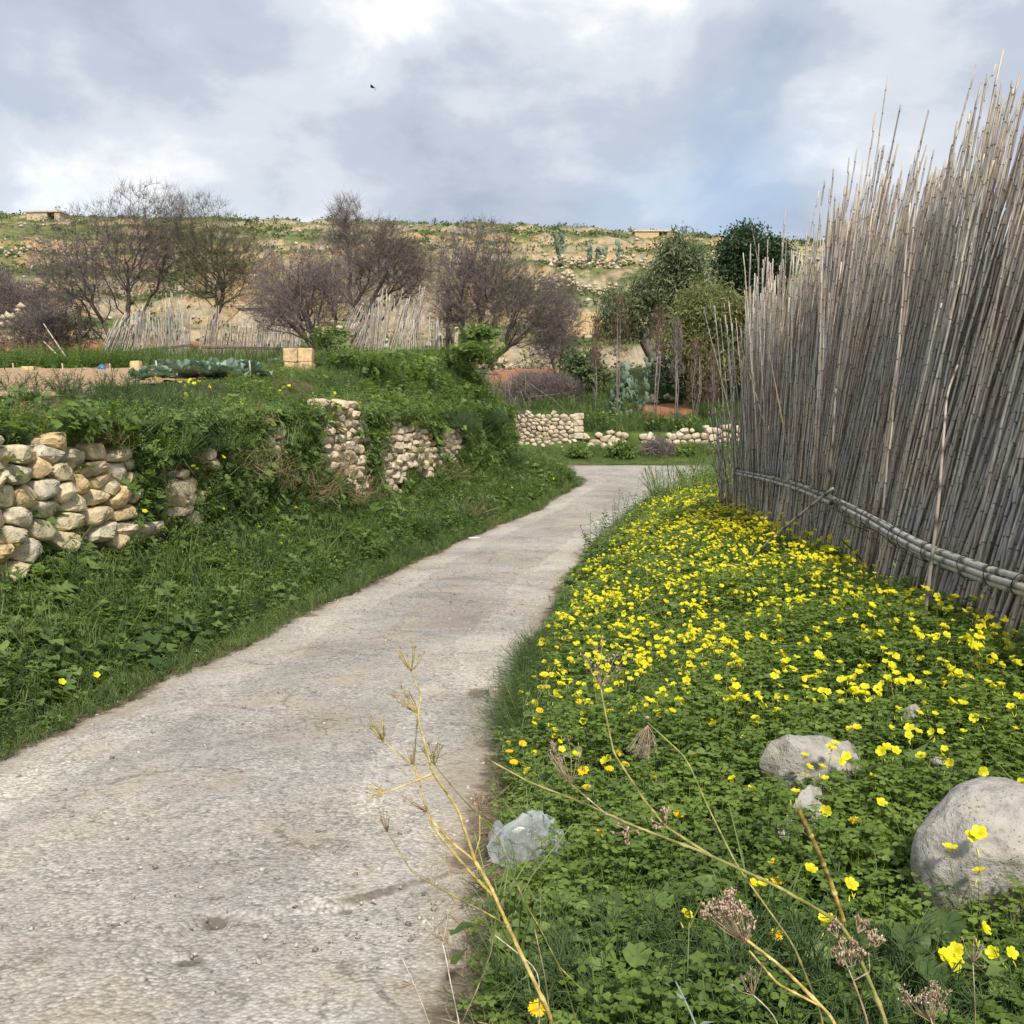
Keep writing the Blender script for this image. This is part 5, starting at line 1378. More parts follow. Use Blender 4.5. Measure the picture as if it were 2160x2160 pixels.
# low fringe of small weeds and runners spilling on the lane
n = 2200; y = 3.8 + 26 * rv.random(n) ** 1.3; x = Lx(y) + .10 - np.abs(rv.normal(0, .16, n)) + (vnoise(y * 1.1, y * 0, 36) - .5) * .30
P_ = np.stack([x, y, np.maximum(Gf(x, y), zr(y) + .01)], 1)
sow(P_, rv.uniform(.25, .5, n) * (1 + y / 40), [(.45, 'bank', T_stem), (.35, 'grass', T_tuft), (.2, 'clover', T_clov)], .5)
# curtain over the wall face (stone patches stay open) and overhang at its top
n = 9500; y = 5.2 + 23.3 * rv.random(n) ** .95; z = rv.uniform(.05, 2.0, n); top = 1.5 + .022 * (y - 8)
x = Wx(y) + .05 - .05 * (z - .5); P_ = np.stack([x, y, np.minimum(z, top)], 1)
open_ = in_patch(P_ + [0.1, 0, -.02], .05) | in_patch(P_ + [0.1, 0, .12], .02) | in_patch(P_ + [0.1, 0, .24], -.1)
P_ = P_[~open_]; td = np.full(len(P_), 0.0) + rv.normal(0, .5, len(P_))
tl = np.clip(rv.normal(.75, .25, len(P_)), 0, 1.4)
sow(P_, rv.uniform(.55, .95, len(P_)) * (1 + P_[:, 1] / 50), [(.72, 'bank', T_stem), (.18, 'bank', T_mallow), (.10, 'grass', T_tuft)], tl, td)
# terrace edge and sloping top
n = 13000; y = 5.2 + 26 * rv.random(n); s = -.1 + 3.6 * rv.random(n); x = Wx(y) - s
P_ = np.stack([x, y, Gf(x, y)], 1)
u_, v_ = proj(P_); fr = -4.75 - .035 * (y - 11)
ok = (u_ > -150) & ~((x < fr - .1) & (y > 10.8)) 
P_ = P_[ok]; s = s[ok]
hh = (.62 + .75 * fbm(P_[:, 0] * .7, P_[:, 1] * .7, 38)) * (1 + P_[:, 1] / 45) * np.where((np.abs(P_[:, 0] + .2055 * P_[:, 1]) < .025 * P_[:, 1]) & (P_[:, 1] > 15) & (P_[:, 1] < 20.5), .4, 1) * (1 - .74 * ss(.2, 1.2, s) * (1 - ss(20, 22, P_[:, 1])) - .1 * ss(1.0, 3.0, s)) * .9
sow(P_, hh, [(.56, 'bank', T_stem), (.18, 'bank', T_mallow), (.05, 'grass', T_tuft), (.11, 'fennel', T_feath), (.10, 'bank', T_broad)], .35, tint=.10)
# feathery giant fennel humps on the bank top
for (u, v, Y, w, nn) in [(330, 835, 11.0, 1.1, 170), (300, 900, 10.2, .5, 40), (480, 1000, 12.6, .4, 30), (1060, 980, 27, .6, 30), (545, 985, 13.5, .35, 30), (700, 770, 21, .8, 40), (760, 775, 23, .7, 40)]:
    c = at(u, v, Y); q = c + rv.normal(0, 1, (nn, 3)) * [w * .4, w * .35, .04]; q[:, 2] = np.maximum(Gf(q[:, 0], q[:, 1]), 0) if v < 950 else q[:, 2]
    sow(q, rv.uniform(.9, 1.6, nn), [(1, 'fennel', T_feath)], .4)
# lush leafy mounds with flowers on the bank's brow
for (u, v, Y, w, nn) in [(640, 900, 15.2, .5, 150), (750, 780, 21, .9, 240), (1000, 760, 26.2, .7, 260), (820, 800, 23, 1.0, 200), (990, 850, 25.5, .5, 150), (1010, 720, 27.2, .5, 150), (700, 730, 22, .5, 90)]:
    c = at(u, v, Y); q = c + rv.normal(0, 1, (nn, 3)) * [w * .45, w * .4, .12]; q[:, 2] = np.minimum(q[:, 2], c[2] + .1)
    sow(q, rv.uniform(.9, 1.5, nn), [(.8, 'bank', T_stem), (.2, 'bank', T_mallow)], .5)
for k in range(46):
    y = rv.uniform(6.0, 27); x = Wx(y) + rv.uniform(-.5 - .4 * (y > 21), .12); nn = int(rv.integers(14, 46)); w = rv.uniform(.12, .34)
    q = np.stack([x + rv.normal(0, w, nn), y + rv.normal(0, w * 1.3, nn), np.zeros(nn)], 1); q[:, 2] = np.maximum(Gf(q[:, 0], q[:, 1]), 1.30 + .02 * (q[:, 1] - 8))
    q = q[~in_patch(q + [.05, 0, -.05], 0)]
    sow(q, rv.uniform(.6, 1.05) * (1 + q[:, 1] / 60), [[(1, 'bank', T_stem[:3])], [(1, 'bank', T_mallow)], [(1, 'bank', T_broad)], [(1, 'fennel', T_feath)], [(.7, 'bank', T_stem[3:]), (.3, 'grass', T_tuft)]][int(rv.integers(0, 5))], .45, tint=rv.uniform(-.2, .25))
# clumps of other weeds on the verge below the wall
for k in range(70):
    y = rv.uniform(4.6, 28); s_ = rv.uniform(.25, 1.25); x = Lx(y) - s_; nn = int(rv.integers(10, 34)); w = rv.uniform(.10, .26)
    q = np.stack([x + rv.normal(0, w, nn), y + rv.normal(0, w * 1.4, nn), np.zeros(nn)], 1); q[:, 2] = Gf(q[:, 0], q[:, 1])
    q = q[q[:, 0] < Lx(q[:, 1]) - .12]; sow(q, rv.uniform(.6, .95) * (1 + q[:, 1] / 60), [[(1, 'bank', T_stem[:3])], [(1, 'bank', T_mallow)], [(1, 'bank', T_broad)], [(1, 'fennel', T_feath)], [(1, 'grass', T_tuft)], [(1, 'drygrass', T_dry)]][int(rv.choice(6, p=[.32, .21, .17, .17, .11, .02]))], .4, tint=rv.uniform(-.2, .3))
# dry straw hanging between the stones
def wall_hit(u, v, off=.16):
    d = ray(u, v); ys = np.arange(4.5, 30, .02); x = ys * d[0]; k = np.argmin(np.abs(x - (Wx(ys) + off))); return CAM + d * ys[k]
for (u, v, Y, wu, wv, nn) in [(640, 1015, 15.3, 70, 22, 16), (740, 1045, 16.9, 60, 20, 18), (800, 1045, 19, 45, 18, 12), (590, 995, 14.4, 40, 20, 14), (722, 985, 16, 8, 30, 16), (310, 1085, 10.3, 22, 14, 20), (385, 1085, 11.3, 18, 16, 16), (160, 938, 8.9, 110, 6, 16), (520, 975, 13.7, 25, 15, 8), (680, 1035, 16, 40, 20, 20), (960, 1000, 23.5, 40, 15, 14), (1110, 1040, 26, 22, 18, 26), (980, 1090, 20, 30, 18, 24), (850, 1075, 19.5, 40, 12, 14), (560, 890, 14.2, 15, 8, 4), (25, 880, 8.9, 40, 6, 4)]:
    q = np.array([wall_hit(u + rv.normal(0, wu * .5), v + rv.normal(0, wv * .5), .10 + .25 * rv.random()) if v < 1070 and u > 200 else at(u + rv.normal(0, wu * .5), v + rv.normal(0, wv * .5), Y + rv.normal(0, .12)) for _ in range(nn)])
    sow(q, rv.uniform(.5, 1.1, nn) * (.6 + Y / 40), [(1, 'drygrass', T_dry)], np.clip(rv.normal(.9, .4, nn), 0, 2.2), rv.normal(0, 1.0, nn))
# bean bed and weeds at the back of the terrace
n = 1500; y = 26.5 + 5 * rv.random(n); x = -.56 * y + rv.random(n) * (.56 - .335) * y; P_ = np.stack([x, y, Gf(x, y)], 1)
sow(P_, rv.uniform(1.3, 2.2, n), [(1, 'bank', T_stem + T_broad)], .3, tint=-.12)
n = 1300; y = 25.5 + 9 * rv.random(n); x = -.36 * y + rv.random(n) * (.36 - .03) * y; P_ = np.stack([x, y, Gf(x, y)], 1); P_ = P_[x < Wx(y) - .1]
sow(P_, rv.uniform(1.0, 1.9, len(P_)), [(.6, 'bank', T_stem), (.4, 'grass', T_tuft)], .35)
n = 900; y = 18 + 8 * rv.random(n); x = -.26 * y + rv.random(n) * (.26 - .1) * y; P_ = np.stack([x, y, Gf(x, y)], 1)
sow(P_, rv.uniform(.45, .85, n), [(.6, 'bank', T_stem), (.2, 'grass', T_tuft), (.2, 'fennel', T_feath)], .35, tint=.1)
n = 2400; y = rv.uniform(12.5, 20.2, n); x = -.2055 * y + rv.uniform(-.07, .07, n) * y; P_ = np.stack([x, y, Gf(x, y)], 1)
sow(P_, rv.uniform(.4, .7, n), [(.7, 'bank', T_stem), (.15, 'bank', T_mallow), (.15, 'grass', T_tuft)], .45, tint=.1)
# far side of the bend and the plot behind the low wall
n = 5200; y = 36.4 + 3.6 * rv.random(n); x = rv.uniform(-1.5, 11, n); P_ = np.stack([x, y, Gf(x, y)], 1)
hs = .25 + .55 * ss(37.2, 38.6, y) * (.5 + fbm(x * .8, y * .8, 40)); sow(P_, hs, [(.5, 'grass', T_tuft), (.5, 'bank', T_stem)], .3, tint=.1)
n = 3200; y = 40.4 + 12 * rv.random(n); x = rv.uniform(-1.5, 14, n); ok = ~((x > 5.6) & (x < 8.2) & (y > 44) & (y < 48.5)); P_ = np.stack([x, y, Gf(x, y)], 1)[ok]
sow(P_, rv.uniform(1.0, 2.4, len(P_)) * (.6 + .8 * fbm(P_[:, 0] * .5, P_[:, 1] * .5, 41)), [(.55, 'bank', T_stem), (.3, 'grass', T_tuft), (.15, 'fennel', T_feath)], .35, tint=.05)
n = 1500; y = 29 + 8 * rv.random(n); x = rv.uniform(-4, 1.2, n); ok = (x < np.where(y < 32.5, Lx(y) - .9, -1.0)); P_ = np.stack([x, y, Gf(x, y)], 1)[ok]
sow(P_, rv.uniform(1.0, 1.8, len(P_)), [(.7, 'bank', T_stem), (.3, 'grass', T_tuft)], .4)
# behind the reed fence
n = 1800; y = 3 + 30 * rv.random(n) ** .8; x = np.maximum(Fx(np.minimum(y, 13.6)) + .35, Rx(y) + .3) + rv.random(n) ** 1.3 * 6; P_ = np.stack([x, y, Gf(x, y)], 1)
sow(P_, rv.uniform(1.2, 3.0, n), [(.7, 'bank', T_stem), (.3, 'grass', T_tuft)], .3, tint=.1)

# ------------------------------------------------------------------ right flower verge
BAG = hit(1128, 1826, .02)
def rocky(P_):
    return np.zeros(len(P_), bool)
def verge_pts(n, y0, y1):
    y = rv.uniform(y0, y1, n); lim = np.where(y < 14.2, Fx(np.minimum(y, 13.6)) + .25, Rx(y) + 2.2)
    x = Rx(y) + .04 + rv.random(n) * (lim - Rx(y) - .04); u, v = proj(np.stack([x, y, x * 0 + .3], 1))
    P_ = np.stack([x, y, Gf(x, y)], 1); ok = (u < 2750) & (v < 2600)
    for bx_, by_, br_, _ in BOULD + [(BAG[0], BAG[1] - .03, .21, '')]: ok &= np.hypot(x - bx_, (y - by_) * 1.2) > br_ * .85
    return P_[ok]
def hillock(P_): return .45 + 1.25 * fbm(P_[:, 0] * 2.0, P_[:, 1] * 2.0, 50)
def edge_fade(P_): return .45 + .55 * ss(0, .45, P_[:, 0] - Rx(P_[:, 1]))
for (n, y0, y1, tm, k) in [(30000, 1.5, 4.2, T_clov, 1.0), (30000, 4.2, 8, T_clov, 1.12), (16000, 8, 13.6, T_clov_lo, 1.05), (9000, 13.6, 30, T_clov_lo, 1.6)]:
    P_ = verge_pts(n, y0, y1)
    h = hillock(P_) * edge_fade(P_); P_ = P_.copy(); P_[:, 2] += rv.uniform(-.03, .06, len(P_)) * h
    w = rv.integers(0, len(tm), len(P_)); sc = rv.uniform(.7, 1.25, len(P_)) * k
    pt = (fbm(P_[:, 0] * 1.8, P_[:, 1] * 1.8, 51) - .5) * .7
    for j, t in enumerate(tm):
        q = np.where(w == j)[0]; scatter(veg['clover'], t, P_[q], sc[q], .28, rnd=rv.uniform(-.18, .18, len(q)) + pt[q], zs=h[q])
# taller weeds mixed in, more of them on the lane side
for (n, y0, y1) in [(1100, 1.7, 6), (700, 6, 13), (500, 13, 30)]:
    P_ = verge_pts(n, y0, y1); P_ = P_[np.hypot(P_[:, 0] - BAG[0], P_[:, 1] - BAG[1] + .15) > .3]; sd = P_[:, 0] - Rx(P_[:, 1]); P_ = P_[rv.random(len(P_)) < .25 + .75 * (1 - ss(.3, 1.5, sd))]
    sow(P_, rv.uniform(.55, .95, len(P_)), [(.5, 'bank', T_stem), (.15, 'bank', T_mallow), (.2, 'grass', T_tuft), (.15, 'fennel', T_feath)], .4, tint=.1)
# long grass leaning over the lane edge
T_long = [tuft(30, .40, .0045, 1.5, rv, .04), tuft(26, .34, .004, 1.8, rv, .05)]
for (y0, y1, n, k) in [(5.2, 8.0, 120, .62), (8.0, 12, 16, .4), (2.4, 5, 20, .4)]:
    y = rv.uniform(y0, y1, n); x = Rx(y) + .02 + np.abs(rv.normal(0, .13, n)); P_ = np.stack([x, y, Gf(x, y)], 1)
    sow(P_, rv.uniform(.7, 1.15, n) * k, [(1, 'grass', T_long)], np.clip(rv.normal(.85, .2, n), 0, 1.3), np.full(n, math.pi) + rv.normal(0, .5, n), tint=-.12)
# grey green thistles hanging over the lane further on
for (u, v, nn) in [(1290, 1150, 26), (1330, 1110, 30), (1370, 1085, 26), (1265, 1175, 14), (1400, 1070, 10)]:
    c = hit(u, v, .1); q = c + rv.normal(0, 1, (nn, 3)) * [.22, .5, .02]; q[:, 2] = Gf(q[:, 0], q[:, 1])
    sow(q, rv.uniform(1.3, 2.2, nn), [(.6, 'bluegreen', T_stem[1:2] + T_stem[3:4]), (.4, 'bank', T_stem)], .5, tint=-.15)
# feathery fennel and pea leaves in the near corner
for (n, u0, u1, v0, v1, mix, k) in [(120, 1180, 1900, 2010, 2260, [(1, 'fennel', T_feath)], .85), (40, 1880, 2200, 2080, 2260, [(1, 'fennel', T_feath)], .75), (150, 1120, 2100, 1640, 2150, [(.35, 'bank', T_stem), (.3, 'grass', T_tuft), (.2, 'bank', T_broad), (.15, 'bank', T_mallow)], .62), (14, 1270, 1420, 1580, 1700, [(1, 'fennel', T_feath)], .7), (210, 1080, 1560, 1740, 2120, [(.6, 'bank', T_mallow), (.2, 'bank', T_broad), (.2, 'bank', T_stem)], .55), (90, 1080, 1420, 1560, 1800, [(.5, 'bank', T_stem), (.5, 'grass', T_tuft)], .6), (20, 1040, 1200, 1990, 2160, [(.6, 'bank', T_broad), (.4, 'grass', T_tuft)], .6)]:
    q = np.array([hit(rv.uniform(u0, u1), rv.uniform(v0, v1), .12) for _ in range(n)]); q[:, 2] = Gf(q[:, 0], q[:, 1]) + .02
    q = q[np.hypot(q[:, 0] - BAG[0], q[:, 1] - BAG[1] + .12) > .26]
    sow(q, rv.uniform(.7, 1.2, len(q)) * k, mix, .4, tint=.16)
# trampled straw and dead stems along the right lane edge, near corner
n = 160; y = rv.uniform(1.6, 4.6, n); x = Rx(y) + rv.normal(.02, .10, n); P_ = np.stack([x, y, np.maximum(Gf(x, y), zr(y))], 1)
sow(P_, rv.uniform(.2, .5, n), [(1, 'drygrass', T_dry)], np.clip(rv.normal(1.2, .3, n), 0, 1.5))
n = 160; y = rv.uniform(3.8, 22, n); x = Lx(y) + rv.normal(-.02, .08, n); P_ = np.stack([x, y, zr(y) + .005], 1)
sow(P_, rv.uniform(.2, .5, n), [(1, 'drygrass', T_dry)], np.clip(rv.normal(1.3, .2, n), 0, 1.5))
VL = {'bank': ("bank_weeds", "dense green leafy weeds covering the bank and verges"), 'grass': ("grass", "green grass tufts along the lane edges"), 'fennel': ("feathery_weeds", "fine feathery fennel leaves on the bank and verge"), 'drygrass': ("dry_straw", "dry tan straw hanging between the wall stones"), 'clover': ("clover_carpet", "carpet of green clover like leaves under the yellow flowers"), 'bluegreen': ("thistle_patch", "grey green spiky thistles hanging over the lane edge")}
for kx, (nm_, lb) in VL.items():
    o = veg[kx].build(nm_, M[kx]); tag(o, lb, None, None, "stuff")

# ------------------------------------------------------------------ yellow sorrel flowers
def sorrel(r, s=.019):
    """five broad petals making a shallow funnel facing +z"""
    G = Geo(); V = [[0, 0, 0]]; rad = []
    for p in range(5):
        a = p * 1.2566
        for da, q, z in ((-.60, .80, .56), (-.27, 1.0, .60), (.22, 1.02, .62), (.56, .84, .56)):
            V.append([math.cos(a + da) * q * s, math.sin(a + da) * q * s, z * s * r.uniform(.85, 1.15)])
    ring = [[math.cos(k * 1.2566) * .38 * s, math.sin(k * 1.2566) * .38 * s, .40 * s] for k in range(5)]
    V = np.array(V + ring); F = []
    for p in range(5):
        b_ = 1 + p * 4; c = 21 + p; d = 21 + (p + 1) % 5
        F += [(c, b_, b_ + 1), (c, b_ + 1, b_ + 2), (c, b_ + 2, b_ + 3), (0, c, d), (c, b_ + 3, d), ]
    A = np.concatenate([[.0], np.full(20, .75), np.full(5, .25)]); G.add(V, F, A)
    V2, F2 = tube(np.array([[0, 0, -.5 * s], [0, 0, .1 * s]]), [.06 * s, .2 * s], 5); G.add(V2, F2, .3)
    return G
def bud(r, s=.011):
    G = Geo(); V, F = tube(np.array([[0, 0, 0], [.0, 0, -.5 * s], [0, 0, -1.4 * s], [0, 0, -1.9 * s]]), [.06 * s, .14 * s, .16 * s, .03 * s], 5); G.add(V, F, .9); return G
rf = np.random.default_rng(9)
SG = [sorrel(rf) for _ in range(5)]
SM_ = [q.mesh("flower", False) for q in SG]; BM_ = [bud(rf).mesh("bud") for _ in range(3)]
def stalk_mesh(h, r):
    V, F = tube(np.array([[0, 0, 0], [r.normal(0, .02), r.normal(0, .02), h * .5], [0, 0, h]]), [.0016, .0014, .0011], 4); return mesh_np("stalk", V, F, {"rnd": np.full(len(V), .6)}, True)
ST_ = [stalk_mesh(1.0, rf) for _ in range(1)]
ST_ = []
for k in range(5):
    L = .20 + .03 * k; ST_.append((L, stalk_mesh(L, rf)))
LM = [(x_, y_, l_) for x_, y_, r_, l_ in BOULD]
LM_N = ["the large right boulder", "the notched boulder", "the narrow rock slab", "the jagged rock", "the upright small boulder", "the little grey rock", "the flat sunk rock", "the rock under the dry tuft"]
ZC = {}
def zone(p, nf):
    num = ["single yellow sorrel flower", "two yellow sorrel flowers", "three yellow sorrel flowers", "four yellow sorrel flowers"][min(nf, 4) - 1]
    sd = p[0] - Rx(p[1]); fx_ = Fx(min(p[1], 13.6)) - p[0]
    ds_ = [math.hypot(p[0] - q[0], p[1] - q[1]) for q in LM]; k = int(np.argmin(ds_))
    if ds_[k] < .75:
        dx_, dy_ = p[0] - LM[k][0], p[1] - LM[k][1]
        side = ("left of" if dx_ < 0 else "right of") if abs(dx_) > abs(dy_) else ("in front of" if dy_ < 0 else "behind")
        near_ = "just " if ds_[k] < .35 else ""
        return num + " " + near_ + side + " " + LM_N[k]
    far_ = "near the bottom of the picture" if p[1] < 4.2 else ("below the lashed rail's near end" if p[1] < 6 else ("below the hanging pale cane" if p[1] < 7.3 else "below the propped cane"))
    if fx_ < .7 and p[1] < 13.6: return num + " at the fence foot " + far_
    if sd < .6: return num + " at the lane edge, " + ["among the dandelions", "beside the long drooping grass", "beyond the long grass"][0 if p[1] < 5 else (1 if p[1] < 7.5 else 2)]
    return num + " in open clover " + ("mid verge" if p[1] < 6.5 else "where blossoms thicken") + (" on the lane side" if sd < 1.3 else " on the fence side")
def clear_of_rocks(p):
    d = (CAM - p); d /= np.linalg.norm(d); p = p.copy()
    for _ in range(60):
        if all(math.hypot(p[0] - q[0], (p[1] - q[1]) * 1.25) > q[2] + .04 for q in BOULD): break
        p = p + d * .02
    return p
def cluster(top, nf, r, facing=None):
    top = clear_of_rocks(np.asarray(top, float))
    x, y = top[0] + r.normal(0, .015), top[1] + r.normal(0, .015); z = g(x, y)
    t = thing("sorrel_plant", zone(top, nf), "flower", (x, y, z), None, "yellow sorrel flowers in the right verge")
    h = max(.08, top[2] - z - .03); k = int(np.argmin([abs(q[0] - h) for q in ST_]))
    hub = np.array([top[0] - x, top[1] - y, h]); ang = math.atan2(math.hypot(hub[0], hub[1]), h); hd = math.atan2(hub[1], hub[0])
    obj("stalk", ST_[k][1], M['stalk'], t, rot=Euler((0, ang, hd)), scale=(1, 1, np.linalg.norm(hub) / ST_[k][0]))
    for i in range(nf):
        a = r.uniform(0, 6.283); e = hub + ([0, 0, .028] if nf == 1 else [math.cos(a) * .022 * r.uniform(.5, 1.2), math.sin(a) * .022 * r.uniform(.5, 1.2), .02 + .02 * r.random()])
        tl = abs(r.normal(.55, .3)); hd2 = -1.35 + r.normal(0, .9)
        f = obj("flower", SM_[r.integers(5)], M['petal'], t, loc=e, rot=Euler((0, tl, hd2)), scale=r.uniform(.72, 1.15))
    for i in range(r.integers(1, 4)):
        a = r.uniform(0, 6.283); obj("bud", BM_[r.integers(3)], M['petal'], t, loc=hub + [math.cos(a) * .016, math.sin(a) * .016, .006], rot=(r.normal(0, .6), r.normal(0, .6), 0))
    return t
# nearest flowers at their places in the photograph
near2 = [(1233, 785, 1), (1272, 930, 3), (1128, 995, 1), (1285, 1120, 1), (475, 1395, 1), (1110, 1580, 3), (1165, 1540, 1), (1360, 1550, 1), (1450, 1550, 1), (1305, 1420, 1), (590, 1185, 1), (758, 750, 1), (465, 790, 1), (300, 690, 1), (460, 617, 1), (440, 557, 1), (372, 557, 1), (350, 495, 1), (488, 450, 3), (575, 515, 2), (715, 605, 1), (975, 500, 1), (1130, 535, 1), (1300, 575, 1), (1105, 480, 2), (765, 470, 1), (802, 465, 2), (920, 375, 3), (1058, 360, 2), (1200, 365, 1), (1325, 300, 1), (1270, 285, 2), (850, 248, 1), (990, 213, 1), (960, 268, 1), (1048, 270, 1), (1150, 215, 3), (1195, 215, 1), (1475, 350, 1), (1465, 235, 2), (1495, 190, 2), (880, 95, 4), (910, 75, 1), (835, 100, 1), (958, 103, 1), (1005, 125, 1), (600, 130, 2), (680, 122, 1), (740, 165, 1), (1330, 100, 1), (1385, 120, 4), (337, 220, 1), (200, 178, 1), (212, 122, 1), (105, 305, 2), (28, 400, 1), (640, 50, 1), (178, 72, 1), (115, 120, 1), (235, 445, 1), (62, 670, 1), (810, 345, 1), (1090, 1600, 2), (380, 1105, 1), (95, 1180, 2), (630, 345, 1), (590, 355, 1), (445, 180, 1), (1515, 640, 1), (1125, 45, 2), (1220, 70, 2), (1265, 0, 1), (1400, 10, 1), (1430, 570, 0), (700, 200, 1)]
for (cx, cy, nf) in near2:
    if nf == 0: continue
    cluster(hit(1560 + cx * .3934, 1400 + cy * .3934, .24), nf, rf)
for (cx, cy, nf) in [(470, 905, 1), (1440, 950, 2)]: cluster(hit(1300 + cx * .3106, 1650 + cy * .3106, .26), nf, rf)
mid1 = [(650, 295, 2), (715, 295, 1), (840, 80, 4), (885, 40, 2), (830, 148, 3), (1450, 145, 1), (1265, 215, 4), (1335, 240, 2), (1470, 265, 3), (1240, 650, 1), (1297, 648, 1), (1440, 838, 1), (1500, 965, 1), (950, 800, 1), (870, 815, 1), (1665, 540, 1), (1790, 545, 1), (1755, 450, 1), (1780, 480, 1), (1890, 290, 1), (1860, 150, 3), (1615, 710, 2), (1810, 650, 1), (1710, 830, 1), (1840, 830, 1), (1755, 1105, 1), (1885, 1170, 1), (1910, 710, 2), (730, 470, 2), (545, 400, 3), (648, 440, 1), (478, 310, 1), (515, 745, 1), (405, 732, 1), (995, 220, 1), (1135, 228, 1), (1075, 90, 1), (985, 125, 1), (1240, 65, 2), (690, 945, 1), (890, 965, 2), (1620, 220, 1), (990, 62, 2), (1045, 12, 1), (1520, 20, 1), (1850, 30, 1), (1350, 320, 1)]
for (cx, cy, nf) in mid1: cluster(hit(1000 + cx * .3106, 1300 + cy * .3106, .24), nf, rf)
# the rest fill the verge, thickest far off
cand = []
def free_pts(n, y0, y1):
    P_ = verge_pts(n, y0, y1); return P_
den = free_pts(1150, 4.4, 9.0); keep = rf.random(len(den)) < .34 + .5 * ss(.40, .6, fbm(den[:, 0] * 1.5, den[:, 1] * 1.5, 57)); den = den[keep]
den = den[np.argsort(den[:, 1])]; k_ind = max(0, 300 - len(near2) - len(mid1))
ix = rf.permutation(len(den)); sel = ix[:k_ind]; rest = ix[k_ind:]
for q in sel:
    p = den[q].copy(); p[2] += rf.uniform(.2, .31) * (.6 + .4 * float(edge_fade(den[q:q + 1])[0])); cluster(p, int(rf.choice([1, 1, 2, 3, 4])), rf)
FG = Geo(); SGm = Geo()
def flower_mass(P_, k):
    n = len(P_); tl = np.abs(rf.normal(.55, .3, n)); w = rf.integers(0, 5, n)
    for j in range(5):
        q = w == j
        yaw = rf.uniform(0, 6.283, q.sum())
        scatter(FG, SG[j].get(), P_[q], k * rf.uniform(.6, 1.15, q.sum()), tl[q], -1.35 + rf.normal(0, .9, q.sum()), rnd=rf.uniform(-.1, .1, q.sum()))
    V, F = prisms(P_ - [0, 0, .14], P_ - [0, 0, .004], .0012, .001); SGm.add(V, F, .6)
    q = rf.random(n) < .6; scatter(FG, bud(rf).get(), P_[q] + rf.normal(0, .014, (q.sum(), 3)), k * 1.1, .6, rnd=rf.uniform(-.1, .1, q.sum()))
def expand(P_, mx):
    out = []
    for p in P_:
        for i in range(int(rf.integers(1, mx + 1))): out.append(p + [rf.normal(0, .018), rf.normal(0, .018), rf.normal(0, .012)])
    return np.array(out)
q = den[rest].copy(); q[:, 2] += rf.uniform(.2, .31, len(q)) * edge_fade(q); flower_mass(expand(q, 3), 1.0)
for (n, y0, y1, lo) in [(2300, 8.0, 14, .40), (6000, 14, 29, .6)]:
    P_ = verge_pts(n, y0, y1); sd = P_[:, 0] - Rx(P_[:, 1])
    P_ = P_[(rf.random(len(P_)) < lo + .45 * ss(.35, .6, fbm(P_[:, 0] * 1.2, P_[:, 1] * 1.2, 58))) & (sd > .25 * rf.random(len(P_)) + np.where((P_[:, 1] > 13), .35, .05))]
    P_[:, 2] += rf.uniform(.16, .32, len(P_)) * edge_fade(P_) + .02 * (P_[:, 1] > 13); flower_mass(expand(P_, 3), .92 + .2 * (y0 > 10))
n = 260; y = rf.uniform(4.4, 13.4, n); x = Fx(y) - rf.uniform(.02, .55, n); q = np.stack([x, y, Gf(x, y) + rf.uniform(.22, .42, n)], 1); flower_mass(expand(q, 3), 1.0)
o = FG.build("sorrel_blossom_mass", M['petal']); tag(o, "thick far spread of small yellow sorrel blossoms", None, None, "stuff")
o = SGm.build("sorrel_stalk_mass", M['stalk']); tag(o, "thin green stalks under the far sorrel blossoms", None, None, "stuff")

# composite yellow daisies with many narrow rays
def daisy(r, s=.020):
    G = Geo()
    for lay, (nr_, q, z) in enumerate([(17, 1.0, .12), (15, .78, .25), (11, .5, .33)]):
        for i in range(nr_):
            a = i * 6.283 / nr_ + r.normal(0, .08) + lay * .2; L = s * q * r.uniform(.88, 1.08); w = s * .13; d = np.array([math.cos(a), math.sin(a), 0]); n_ = np.array([-d[1], d[0], 0]) * w
            zz = z * s; V = np.array([[0, 0, zz * .6], d * L * .6 + n_ + [0, 0, zz], d * L + n_ * .7 + [0, 0, zz * .9], d * L - n_ * .7 + [0, 0, zz * .9], d * L * .6 - n_ + [0, 0, zz]]); G.add(V, [[0, 1, 4], [1, 2, 3], [1, 3, 4]], .75 - .25 * lay + r.uniform(-.1, .1))
    V, F = tube(np.array([[0, 0, -.5 * s], [0, 0, -.1 * s], [0, 0, .2 * s]]), [.12 * s, .32 * s, .3 * s], 7); G.add(V, F, .0)
    return G.mesh("flower_head")
DM = [daisy(rf) for _ in range(3)]
dais = [(1000 + a * .3106, 1300 + b_ * .3106) for a, b_ in [(740, 1050), (920, 1035), (985, 930), (765, 1160), (1225, 1100), (1390, 1345), (850, 1475), (830, 660), (760, 580), (330, 865), (240, 918), (445, 640), (1028, 1005), (270, 990), (712, 580)]]
dais += [(1300 + a * .3106, 1650 + b_ * .3106) for a, b_ in [(1070, 545), (1090, 665), (1090, 1035), (1620, 262)]] + [(1133, 2127)]
